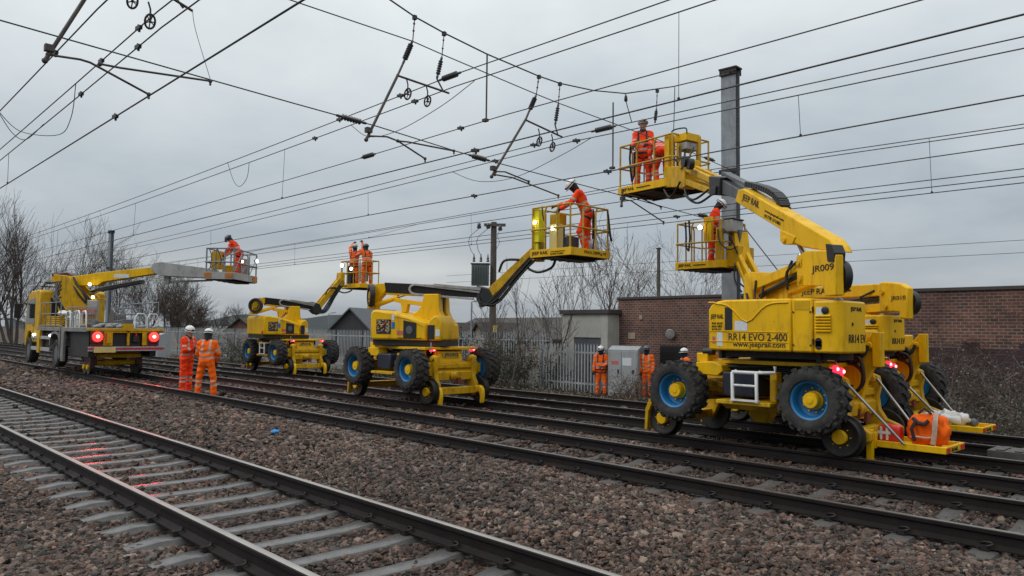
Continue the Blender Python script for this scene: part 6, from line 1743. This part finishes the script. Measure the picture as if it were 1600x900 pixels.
    b = MB(); b.ball((1.9, -.85, 2.05), .3, 12, (1.6, .8, .35)); b.ball((2.6, -.8, 1.9), .26, 12, (1.5, .8, .3)); b.ball((1.4, -.8, 2.1), .22, 10, (1.4, .7, .4)); b.build('white_tarpaulin', WHT, root, smooth=80)
    for (x0, y0, n_) in ((3.2, -1.1, 5), (4.2, .2, 4)):
        b = MB()
        for k in range(n_ + 1):
            b.tube([(x0 + .22 * k, y0, 1.57), (x0 + .22 * k, y0, 2.25)], .012, 5); b.tube([(x0 + .22 * k, y0 + .7, 1.57), (x0 + .22 * k, y0 + .7, 2.25)], .012, 5)
        for z in (1.6, 1.82, 2.04, 2.25):
            b.tube([(x0, y0, z), (x0 + .22 * n_, y0, z), (x0 + .22 * n_, y0 + .7, z), (x0, y0 + .7, z), (x0, y0, z)], .012, 5)
        b.build('stillage', GALV, root)
    b = MB()
    for k in range(10): b.tube([(2.4 + .02 * k, -.4 + .09 * k, 1.62 + .03 * (k % 3)), (5.2, -.5 + .1 * k, 1.66 + .04 * (k % 2))], .03, 6)
    b.build('pipe_bundle', LGREY, root)
    b = MB(); b.lathe([(.32, -.2), (.32, -.17), (.16, -.17), (.16, .17), (.32, .17), (.32, .2)], (3.0, .6, 1.9), 'y', 20); b.build('cable_drum', POLEM, root)
    b = MB()
    for pts in ([(-1.6, -.9, 3.02), (-1.0, -.9, 3.25), (.4, -.7, 3.3)], [(-1.6, .6, 3.02), (-1.0, .6, 3.25), (.4, .5, 3.3)]): b.tube(pts, .03, 6)
    b.beam((-1.3, -1.0, 3.15), (-1.3, .8, 3.15), .08, .05); b.beam((-.6, -1.0, 3.28), (-.6, .8, 3.28), .3, .04)
    b.build('roof_rack', GRIME, root)
    for y in (-.62, .30):
        b = MB(); b.box(6.103, 6.108, y - .02, y + .02, 1.1, 1.4); b.build('red_reflector', REDREF, root)
    b = MB(); b.box(6.10, 6.13, -1.08, -.72, .965, 1.05); b.box(6.10, 6.13, .66, 1.02, .965, 1.05); b.build('lower_lamp', MAROON, root)
    # turret and boom
    A = R(43)
    b = MB(); b.lathe([(.62, 1.56), (.62, 1.75), (.48, 1.80), (.46, 2.3), (.3, 2.32)], (.1, 0, 0), 'z', 26); b.build('turntable', YELD, root)
    b = MB(); b.prism([(-.5, 2.1), (.75, 2.1), (.70, 2.75), (.2, 3.1), (-.15, 3.55), (-.75, 3.60), (-.6, 2.9)], -.4, -.25); b.prism([(-.5, 2.1), (.75, 2.1), (.70, 2.75), (.2, 3.1), (-.15, 3.55), (-.75, 3.60), (-.6, 2.9)], .25, .4); b.box(.5, .95, -.3, .3, 1.6, 2.7)
    b.prism([(-.5, 2.1), (.6, 2.1), (.6, 2.7), (-.5, 2.9)], -.249, .249)
    b.build('turret', YELD, root, bevel=.02, rz=A)
    b = MB(); b.box(.75, 1.15, -.55, -.42, 2.2, 2.6); b.build('control_box', LGREY, root, bevel=.02, rz=A)
    b = MB(); b.box(.4, 1.1, -.60, -.45, 2.05, 2.25); b.build('red_board', REDST, root, rz=A)
    b = MB(); b.prism([(-1.0, 3.52), (-.95, 3.32), (.2, 3.18), (.9, 3.20), (1.1, 3.34), (3.15, 3.66), (3.3, 3.95), (1.0, 3.70), (.0, 3.55)], -.18, .18); bo = b.build('main_boom', YEL, root, bevel=.015, rz=A)
    b = MB(); b.box(1.55, 2.15, -.186, -.181, 3.50, 3.64); b.build('name_board', STICK, bo)
    b = MB(); b.prism([(-.95, 3.53), (-.2, 3.6), (-.3, 3.68), (-.95, 3.62)], -.2, .2); b.build('boom_heel', MAROON, root, rz=A)
    b = MB()
    for k in range(5): b.tube([(.6, -.15 + .07 * k, 2.95), (1.0, -.15 + .07 * k, 3.1 - .01 * k), (2.6, -.15 + .07 * k, 3.40)], .035, 6)
    b.beam((.9, 0, 3.02), (2.6, 0, 3.36), .34, .10)
    for pts in ([(.0, -.3, 3.5), (.3, -.4, 3.1), (.7, -.4, 2.7), (.8, -.35, 2.4)], [(-.1, -.3, 3.4), (.25, -.42, 2.9), (.6, -.42, 2.5)], [(.1, -.32, 3.3), (.5, -.44, 2.9), (.75, -.4, 2.3)]): b.hose(pts, .04, 6)
    b.build('hydraulic_hose', HOSE, root, rz=A)
    b = MB(); b.tube([(.4, 0, 2.8), (1.4, 0, 3.25)], .06, 8); b.build('lift_cylinder', STEEL, root, rz=A)
    b = MB(); b.prism([(3.05, 3.90), (3.18, 3.70), (3.45, 3.58), (5.5, 3.50), (5.5, 3.86), (3.5, 4.12), (3.2, 4.08)], -.3, .3); b.box(3.5, 3.7, -.1, .1, 3.3, 3.58); b.tube([(3.6, 0, 3.36), (5.4, 0, 3.44)], .04, 8); b.build('jib_boom', LGREY, root, bevel=.03, rz=A)
    for (x, y, z) in ((-1.1, -1.2, 1.25), (1.5, -1.2, 1.25)):
        b = MB(); b.ball((x, y, z), .05, 8); b.build('marker_lamp', WLAMP2, root)
    for p_ in ((.75, -.42, 3.22), (.95, -.5, 2.72)):
        b = MB(); b.lathe([(.05, 0), (.06, .03), (.02, .04)], p_, (.3, -1, 0), 12); b.build('work_lamp', WLAMP, root, rz=A)
    basket(root, (-28.0, 12.1, 3.36), R(46), 1.1, 2.4, None, dict(mat=LGREY, tube=GALV, band=.26, r=.028,
        lettering=[], panels=[(-.35, -.6, .4, 1.05, (.3, .3), YELD), (-.1, .2, .26, .6, (.5, .4), YELD), (.2, .7, .26, .9, (.3, .3), LGREY)], pname='tool_box',
        hoses=[[(-.4, -1.2, 1.1), (-.3, -1.22, .8), (-.35, -1.2, .4)], [(-.1, -1.2, 1.1), (.05, -1.22, .7), (0, -1.2, .5)]],
        lamps=[(.56, 1.02, .86, .065, WLAMP2, (1, 0, 0)), (.56, -.55, .7, .045, WLAMP, (1, 0, 0))]))
    b = MB()
    off = Vector((-28.0, 12.1, 3.36)) - Vector(root.location)
    b.box(-.555, -.3, -1.212, -1.204, .05, .22); b.box(.2, .5, -1.212, -1.204, .05, .22); b.box(.556, .563, .6, 1.15, .04, .24)
    b.build('orange_marker', mat('faded_orange', (.45, .16, .02), .6), root, loc=off, rz=R(46))
    b = MB()
    for k in range(3):
        y0 = -1.2 + k * .8; b.tube([(.53, y0, .3), (.53, y0 + .8, 1.05)], .02, 6)
    b.tube([(-.5, -1.18, .3), (.5, -1.18, 1.05)], .02, 6)
    b.build('brace', GALV, root, loc=off, rz=R(46))
    return root
lorry()

# ------------------------------------------------------------------ people: one continuous surface per body, meshed from a smooth distance field
def surface_nets(S, org, h):
    ins = S < 0
    c = np.zeros(tuple(d - 1 for d in S.shape), np.int8)
    for i in (0, 1):
        for j in (0, 1):
            for k in (0, 1):
                c += ins[i:i + c.shape[0], j:j + c.shape[1], k:k + c.shape[2]]
    act = (c > 0) & (c < 8)
    idx = np.argwhere(act)
    cor = np.array([(i, j, k) for i in (0, 1) for j in (0, 1) for k in (0, 1)])
    val = np.stack([S[idx[:, 0] + q[0], idx[:, 1] + q[1], idx[:, 2] + q[2]] for q in cor], 1)
    acc = np.zeros((len(idx), 3)); n = np.zeros(len(idx))
    for a in range(8):
        for b in range(a + 1, 8):
            if np.abs(cor[a] - cor[b]).sum() != 1: continue
            m = (val[:, a] < 0) != (val[:, b] < 0)
            t = val[m, a] / (val[m, a] - val[m, b])
            acc[m] += cor[a] + t[:, None] * (cor[b] - cor[a]); n[m] += 1
    V = org + h * (idx + acc / n[:, None])
    vid = -np.ones(act.shape, np.int64); vid[act] = np.arange(len(idx))
    F = []
    for ax in range(3):
        o1, o2 = [(1, 2), (2, 0), (0, 1)][ax]
        sl0 = [slice(1, -1)] * 3; sl1 = [slice(1, -1)] * 3
        sl0[ax] = slice(0, -1); sl1[ax] = slice(1, None)
        A_, B_ = ins[tuple(sl0)], ins[tuple(sl1)]
        m = A_ != B_
        e = np.argwhere(m)
        st = A_[m]
        e = e + np.array([0 if k == ax else 1 for k in range(3)])
        q = []
        for d1, d2 in ((-1, -1), (0, -1), (0, 0), (-1, 0)):
            p = e.copy(); p[:, o1] += d1; p[:, o2] += d2
            q.append(vid[p[:, 0], p[:, 1], p[:, 2]])
        q = np.stack(q, 1)
        q[~st] = q[~st][:, ::-1]
        F.append(q)
    return V, np.concatenate(F)

def glove_mesh():
    """a slightly curled hand: palm, four unequal fingers bent at the knuckles, thumb from the side of the palm; wrist at 0, fingers to +x, thumb +y, palm faces -z"""
    pr = [((0, 0, 0), (.085, .006, -.004), .027, .034), ((.02, -.022, 0), (.082, -.026, -.004), .022, .022), ((.02, .022, 0), (.082, .026, -.004), .022, .022)]
    for (y, L, c) in ((.030, .070, .55), (.010, .080, .6), (-.011, .074, .65), (-.030, .056, .7)):
        p = np.array([.085, y, -.002]); a = c * .45
        for s in (.44, .32, .26):
            q = p + np.array([math.cos(a), 0, -math.sin(a)]) * L * s; pr.append((tuple(p), tuple(q), .0105, .0095)); p = q; a += c
    p = np.array([.03, .034, -.006])
    for d, s in (((.62, .68, -.38), .038), ((.85, .25, -.45), .032), ((.9, -.05, -.5), .024)):
        q = p + np.array(d) * s; pr.append((tuple(p), tuple(q), .0135, .011)); p = q
    h = .0045; org = np.array([-.04, -.06, -.13]); n = (56, 32, 40)
    G = np.stack(np.meshgrid(*[np.arange(k) for k in n], indexing='ij'), -1) * h + org
    S = np.full(n, 9.0)
    for i, (a, b, ra, rb) in enumerate(pr):
        a, b = np.array(a), np.array(b); ab = b - a
        t = np.clip(((G - a) @ ab) / (ab @ ab), 0, 1)
        d = np.linalg.norm(G - a - t[..., None] * ab, axis=-1) - (ra + (rb - ra) * t)
        k = .012 if i < 3 else .004
        hh = np.clip(.5 + .5 * (S - d) / k, 0, 1); S = S * (1 - hh) + d * hh - k * hh * (1 - hh)
    return surface_nets(S, org, h)
GLV, GLF = glove_mesh()

def helmet_mesh():
    b = MB()
    b.lathe([(.128, -.012), (.124, .0), (.120, .03), (.108, .07), (.082, .105), (.045, .125), (.004, .130)], (0, 0, 0), 'z', 22)
    for i, v in enumerate(b.v): b.v[i] = (v[0] * 1.18, v[1], v[2])
    b.prism([(.10, -.09), (.165, -.065), (.185, 0), (.165, .065), (.10, .09)], -.014, -.004, 'z')
    b.prism([(-.14, -.008), (-.12, .05), (-.06, .105), (0, .128), (.06, .108), (.12, .055), (.14, -.005), (.13, .05), (.06, .118), (0, .139), (-.06, .116), (-.13, .05)], -.018, .018)
    return mesh_of(b, 'helmet', HELW, smooth=60)
HELM = helmet_mesh()

def person(label, loc, yaw, pose, H=1.76, suit=ORNG, head='face', hel=HELW, group=None, harness=False, res=.0115, bands=True):
    k_ = H / 1.76
    root = None
    U = lambda v: np.array(v, float) / np.linalg.norm(v)
    lean = R(pose.get('lean', 0)); side = R(pose.get('side', 0)); twist = R(pose.get('twist', 0))
    tv = U([math.sin(lean), math.sin(side), math.cos(lean)])
    cw = np.array([math.cos(twist), math.sin(twist), 0])      # chest forward
    lf = np.array([-math.sin(twist), math.cos(twist), 0])     # chest left
    fw = U(np.cross(lf, tv))
    pel = np.array([0, 0, .0])
    leg = pose.get('leg', [[0, .06, -1], [0, -.06, -1]]); shin = pose.get('shin', [[-.03, .02, -1], [-.03, -.02, -1]])
    hips = [pel + np.array([0, .092, -.03]), pel + np.array([0, -.092, -.03])]
    knees = [hips[i] + U(leg[i]) * .43 for i in (0, 1)]
    ank = [knees[i] + U(shin[i]) * .41 for i in (0, 1)]
    zlow = min(a[2] for a in ank) - .085
    sh0 = pel + tv * .50
    shs = [sh0 + lf * .185 - tv * .03, sh0 - lf * .185 - tv * .03]
    rot = lambda v: fw * v[0] + lf * v[1] + tv * v[2]
    ua = pose.get('uarm', [[.1, .15, -1], [.1, -.15, -1]]); fa = pose.get('farm', [[.3, 0, -1], [.3, 0, -1]])
    elb = [shs[i] + U(rot(U(ua[i]))) * .285 for i in (0, 1)]
    wri = [elb[i] + U(rot(U(fa[i]))) * .255 for i in (0, 1)]
    hy, hp = R(pose.get('hyaw', 0)), R(pose.get('hpitch', 0))
    nb = pel + tv * .535
    hf = rot([math.cos(hp) * math.cos(hy), math.cos(hp) * math.sin(hy), -math.sin(hp)])
    hu = rot([math.sin(hp) * math.cos(hy), math.sin(hp) * math.sin(hy), math.cos(hp)]); hl = np.cross(hu, hf)
    hc = nb + tv * .075 + hu * .085 + hf * .02
    hm = 2 if head == 'face' else 5
    pr = []   # a, b, ra, rb, part, k
    def add(a, b, ra, rb, part, k=.03): pr.append((np.array(a, float), np.array(b, float), ra, rb, part, k))
    add(pel + lf * .07 - tv * .02, pel - lf * .07 - tv * .02, .128, .128, 'hip', .05)
    add(pel + tv * .12 + lf * .07, pel + tv * .12 - lf * .07, .130, .130, 'torso', .06)
    add(pel + tv * .30 + lf * .085, pel + tv * .30 - lf * .085, .128, .128, 'torso', .07)
    add(pel + tv * .42 + lf * .11, pel + tv * .42 - lf * .11, .108, .108, 'torso', .06)
    add(sh0 + lf * .13 - tv * .01, sh0 - lf * .13 - tv * .01, .075, .075, 'torso', .05)
    add(nb - tv * .03, nb + tv * .06 + hf * .01, .072, .060, 'neck', .03)
    for i in (0, 1):
        add(shs[i], elb[i], .078, .062, 'uarm%d' % i, .035)
        add(elb[i], wri[i], .062, .046, 'farm%d' % i, .02)
        add(hips[i], knees[i], .104, .080, 'thigh%d' % i, .05)
        add(knees[i], ank[i], .078, .076, 'shin%d' % i, .025)
        ft = U(pose.get('foot', [[1, .18, 0], [1, -.18, 0]])[i])
        add(ank[i] + np.array([0, 0, -.03]) - ft * .03, ank[i] + np.array([0, 0, -.048]) + ft * .16, .046, .036, 'boot%d' % i, .02)
    add(hc + hu * .025 - hf * .015, hc + hu * .03 + hf * .015, .088, .086, 'skull', .03)
    add(hc - hu * .045 + hf * .03, hc - hu * .075 + hf * .052, .066, .042, 'jaw', .03)
    if head == 'face':
        add(hc + hf * .088 + hu * .0, hc + hf * .108 - hu * .03, .011, .015, 'nose', .012)
        add(hc + hl * .083 - hu * .0, hc + hl * .085 - hu * .03, .012, .010, 'ear', .006); add(hc - hl * .083, hc - hl * .085 - hu * .03, .012, .010, 'ear', .006)
        add(hc + hf * .084 - hu * .055 + hl * .018, hc + hf * .084 - hu * .055 - hl * .018, .010, .010, 'lip', .008)
        add(nb + tv * .0, nb + tv * .03, .088, .080, 'collar', .02)
    else:
        add(hc - hu * .02 - hf * .01, hc - hu * .09, .092, .085, 'snood', .03)
    allp = np.array([p for q in pr for p in (q[0], q[1])])
    lo = allp.min(0) - .17; hi = allp.max(0) + .17
    n = np.ceil((hi - lo) / res).astype(int) + 1
    S = np.full(tuple(n), 5.0, np.float32)
    axs = [lo[i] + res * np.arange(n[i]) for i in range(3)]
    for a, b, ra, rb, part, k in pr:
        m = max(ra, rb) + k + .03
        i0 = np.maximum(np.floor((np.minimum(a, b) - m - lo) / res).astype(int), 0); i1 = np.minimum(np.ceil((np.maximum(a, b) + m - lo) / res).astype(int) + 1, n)
        sl = tuple(slice(i0[i], i1[i]) for i in range(3))
        X = axs[0][sl[0]][:, None, None] - a[0]; Y = axs[1][sl[1]][None, :, None] - a[1]; Z = axs[2][sl[2]][None, None, :] - a[2]
        ab = b - a; t = np.clip((X * ab[0] + Y * ab[1] + Z * ab[2]) / max(ab @ ab, 1e-9), 0, 1)
        d = np.sqrt((X - t * ab[0]) ** 2 + (Y - t * ab[1]) ** 2 + (Z - t * ab[2]) ** 2) - (ra + (rb - ra) * t)
        s = S[sl]; hh = np.clip(.5 + .5 * (s - d) / k, 0, 1)
        S[sl] = s * (1 - hh) + d * hh - k * hh * (1 - hh)
    V, F = surface_nets(S, lo, res)
    # nearest part for every face
    C = V[F].mean(1)
    best = np.full(len(C), 9.0); who = np.zeros(len(C), int); tt = np.zeros(len(C))
    for i, (a, b, ra, rb, part, k) in enumerate(pr):
        ab = b - a; t = np.clip(((C - a) @ ab) / max(ab @ ab, 1e-9), 0, 1)
        d = np.linalg.norm(C - a - t[:, None] * ab, axis=1) - (ra + (rb - ra) * t)
        m = d < best; best[m] = d[m]; who[m] = i; tt[m] = t[m]
    parts = [q[4] for q in pr]; mi = np.zeros(len(C), int)
    for i, p in enumerate(parts):
        m = who == i
        if p in ('skull', 'jaw', 'nose', 'ear', 'lip'): mi[m] = hm
        elif p in ('neck', 'snood', 'collar'): mi[m] = 5
        elif p.startswith('boot'): mi[m] = 4
        elif p.startswith('shin') and bands: mi[m & (((tt > .12) & (tt < .24)) | ((tt > .36) & (tt < .48)))] = 1
        elif p.startswith('farm') and bands: mi[m & (tt > .30) & (tt < .52)] = 1
        elif p.startswith('uarm') and bands: mi[m & (tt > .55) & (tt < .75)] = 1
        elif p in ('torso', 'hip'):
            rel = C - pel; s = rel @ tv; y = rel @ lf
            if bands: mi[m & (((s > .06) & (s < .11)) | ((s > .20) & (s < .25)))] = 1
            vb = m & (np.abs(np.abs(y) - .10) < .026) & (s > .25)
            mi[vb] = 6 if harness else 1
            if harness: mi[m & (s > -.03) & (s < .02)] = 6
    if harness:
        for i, p in enumerate(parts):
            if p.startswith('thigh'): mi[(who == i) & (tt > .16) & (tt < .28)] = 6
    if head == 'face':
        for sg in (-1, 1):
            e = hc + hf * .082 + hu * .012 + hl * sg * .032
            mi[(np.linalg.norm(C - e, axis=1) < .014)] = 7
        mi[(np.linalg.norm(C - (hc + hf * .09 - hu * .056), axis=1) < .016)] = 8
    # creases in the cloth
    VN = np.zeros_like(V); fn = np.cross(V[F[:, 2]] - V[F[:, 0]], V[F[:, 3]] - V[F[:, 1]])
    for k in range(4): np.add.at(VN, F[:, k], fn)
    VN /= np.linalg.norm(VN, axis=1)[:, None] + 1e-9
    cloth = np.ones(len(V)); cl = np.isin(mi, (2, 5, 7, 8)); cloth[F[cl].ravel()] = .0
    rg = np.random.default_rng(int(abs(loc[0] * 100)) + 3); w = np.zeros(len(V))
    for k in range(9):
        kv = rg.normal(0, 1, 3); kv = kv / np.linalg.norm(kv) * rg.uniform(18, 55); kv[2] *= 1.4
        w += np.sin(V @ kv + rg.uniform(0, 6) + 1.2 * np.sin(V @ (kv[::-1] * .4))) * rg.uniform(.4, 1)
    V = V + VN * (w * .0034 * cloth)[:, None]
    V = V - np.array([0, 0, zlow]); V = V * k_
    o = np_mesh('person', V, F, [suit, REFL, SKIN, GLOVEM, BOOT, HAIRM, HARN, EYE, mat_lip()], smooth=True, matidx=mi)
    o.location = loc; o.rotation_euler = (0, 0, yaw)
    tag(o, label, 'person', group)
    T0 = lambda p: (np.array(p) - np.array([0, 0, zlow])) * k_
    # gloves
    for i in (0, 1):
        d = U(wri[i] - elb[i]); rr = U(rot(U(fa[i])))
        pn = np.array(pose.get('palm', [[0, 0, -1], [0, 0, -1]])[i], float); pn = rot(pn); z = -(pn - d * (pn @ d)); z = U(z) if np.linalg.norm(z) > 1e-3 else U(np.cross(d, lf))
        y = np.cross(z, d)
        flip = 1 if i == 1 else -1
        gv = GLV * np.array([1, flip, 1])
        W = (gv[:, :1] * d + gv[:, 1:2] * y + gv[:, 2:3] * z) * 1.05 + wri[i]
        gf = GLF if flip > 0 else GLF[:, ::-1]
        np_mesh('glove', (W - np.array([0, 0, zlow])) * k_, gf, GLOVEM, o, smooth=True)
    hM = Matrix.Identity(4); hb = T0(hc + hu * .045 - hf * .005)
    for r_ in range(3):
        hM[r_][0] = hf[r_] * k_; hM[r_][1] = hl[r_] * k_; hM[r_][2] = hu[r_] * k_; hM[r_][3] = hb[r_]
    me = HELM.copy(); me.materials.clear(); me.materials.append(hel)
    h_ = bpy.data.objects.new('helmet', me); COL.objects.link(h_); h_.parent = o; h_.matrix_local = hM
    b = MB(); b.lathe([(.126, .008), (.130, .012), (.128, .03), (.122, .034)], (0, 0, 0), 'z', 22, caps=False)
    for i, v in enumerate(b.v): b.v[i] = (v[0] * 1.185, v[1], v[2])
    b.box(.14, .168, -.025, .025, .02, .06)
    if pose.get('ears'):
        for s in (-1, 1): b.ball((0, s * .128, -.03), .042, 8, (1, .6, 1.2)); b.tube([(0, s * .135, 0), (-.02, s * .14, .08)], .01, 5)
    e = b.build('helmet_strap', BLK, h_, smooth=60)
    return o
_lip = []
def mat_lip():
    if not _lip: _lip.append(mat('lips', (0.30, 0.12, 0.10), 0.5))
    return _lip[0]

GP = 'men in orange working suits'
def gzf(x, y): return float(gz(np.array(x), np.array(y)))
# two men on the second track
person('man in bright red-orange coat and white helmet with folded arms on the second track', (-21.45, 8.07, -.19), R(30), dict(lean=3, hyaw=-20, hpitch=12,
    uarm=[[.35, .12, -1], [.35, -.12, -1]], farm=[[.55, -.75, .25], [.55, .75, .15]], leg=[[.05, .02, -1], [-.02, -.06, -1]]), 1.80, ORNG2, 'face', HELW, GP)
person('man in orange suit seen from behind, dark hood and white helmet, on the second track', (-19.9, 8.0, -.19), R(140), dict(lean=4, hpitch=10,
    uarm=[[.25, .3, -1], [.2, -.3, -1]], farm=[[.55, -.3, -.8], [.55, .3, -.8]], leg=[[0, .22, -1], [0, -.22, -1]], shin=[[-.03, .05, -1], [-.03, -.05, -1]]), 1.74, ORNG, 'hood', HELW, GP)
# men by the cabinet
person('man in orange suit and white helmet standing by the grey cabinet, facing the camera', (-17.75, 21.4, gzf(-17.75, 21.4)), R(-62), dict(lean=2, hyaw=-18, hpitch=5, ears=True,
    uarm=[[.15, .25, -1], [.10, -.25, -1]], farm=[[.75, -.55, -.25], [.25, -.05, -1]], leg=[[0, .12, -1], [0, -.10, -1]]), 1.72, ORNG, 'hood', HELW, GP, harness=True, res=.013)
person('man in orange suit and dark helmet, partly hidden by the nearest machine tyre', (-16.1, 21.9, gzf(-16.1, 21.9)), R(-70), dict(lean=3, uarm=[[.05, .2, -1], [.05, -.2, -1]]), 1.74, ORNG, 'hood', HELB, GP, res=.013)
person('man in white helmet whose head shows above the nearest machine left tyre', (-13.9, 21.0, gzf(-13.9, 21.0)), R(-120), dict(lean=4), 1.74, ORNG, 'hood', HELW, GP, res=.013)
# men in the baskets
person('man standing upright in the highest basket, looking over to the right', (-10.50, 14.12, 4.86), R(-62), dict(lean=3, hyaw=22, hpitch=-2,
    uarm=[[.5, .2, -1], [.45, -.12, -1]], farm=[[.9, -.3, -.25], [.9, .1, -.3]], leg=[[0, .10, -1], [.05, -.10, -1]]), 1.63, ORNG2, 'face', HELG, GP, harness=True, res=.010)
person('man bent over in the highest basket behind the yellow control column', (-9.98, 14.16, 4.86), R(150), dict(lean=58, side=0, hpitch=30,
    uarm=[[.6, .1, -.8], [.6, -.1, -.8]], farm=[[.7, -.1, -.6], [.7, .1, -.6]], leg=[[.35, .12, -1], [.25, -.12, -1]], shin=[[-.35, 0, -1], [-.35, 0, -1]]), 1.64, ORNG2, 'hood', HELB, GP, harness=True)
person('man leaning left over the rail of the middle basket, reaching for a steady arm', (-11.22, 13.0, 3.35), R(222), dict(lean=24, hpitch=24, hyaw=6,
    uarm=[[.85, .05, -.45], [.95, -.1, -.20]], farm=[[.95, -.1, -.1], [1, .05, .22]], leg=[[.38, .12, -1], [-.02, -.1, -1]], shin=[[-.35, .02, -1], [-.08, 0, -1]]), 1.76, ORNG2, 'hood', HELW, GP, harness=True, res=.010)
person('man in the basket behind the nearest machine, head bowed, at the yellow lit column', (-10.02, 16.22, 3.26), R(40), dict(lean=14, hpitch=32,
    uarm=[[.35, .15, -1], [.4, -.15, -1]], farm=[[.9, -.1, -.15], [.9, .1, -.15]], leg=[[.05, .1, -1], [0, -.1, -1]]), 1.64, ORNG2, 'hood', HELW, GP, harness=True)
person('man in the most distant basket raising a hand above his grey helmet', (-27.3, 16.95, 3.36), R(120), dict(lean=4, hpitch=-12,
    uarm=[[.4, .3, .75], [.5, -.45, .85]], farm=[[.5, -.2, .8], [.2, .3, 1]], leg=[[0, .12, -1], [0, -.12, -1]]), 1.74, ORNG, 'hood', HELG, GP, harness=True, res=.014)
person('man in the most distant basket with dark helmet reaching left to his mate', (-26.55, 17.1, 3.36), R(170), dict(lean=12, hpitch=5,
    uarm=[[.9, .2, -.1], [.7, -.3, -.5]], farm=[[1, .1, .1], [.9, .2, -.2]], leg=[[.05, .15, -1], [0, -.15, -1]]), 1.74, ORNG, 'hood', HELB, GP, harness=True, res=.014)
person('man stooping to the left in the grey basket of the lorry', (-27.75, 12.25, 3.44), R(226), dict(lean=32, hpitch=22,
    uarm=[[.8, .1, -.6], [.85, -.1, -.5]], farm=[[.95, -.1, -.3], [.95, .1, -.25]], leg=[[.10, .12, -1], [-.06, -.12, -1]]), 1.76, ORNG2, 'hood', HELB, GP, harness=True, res=.013)
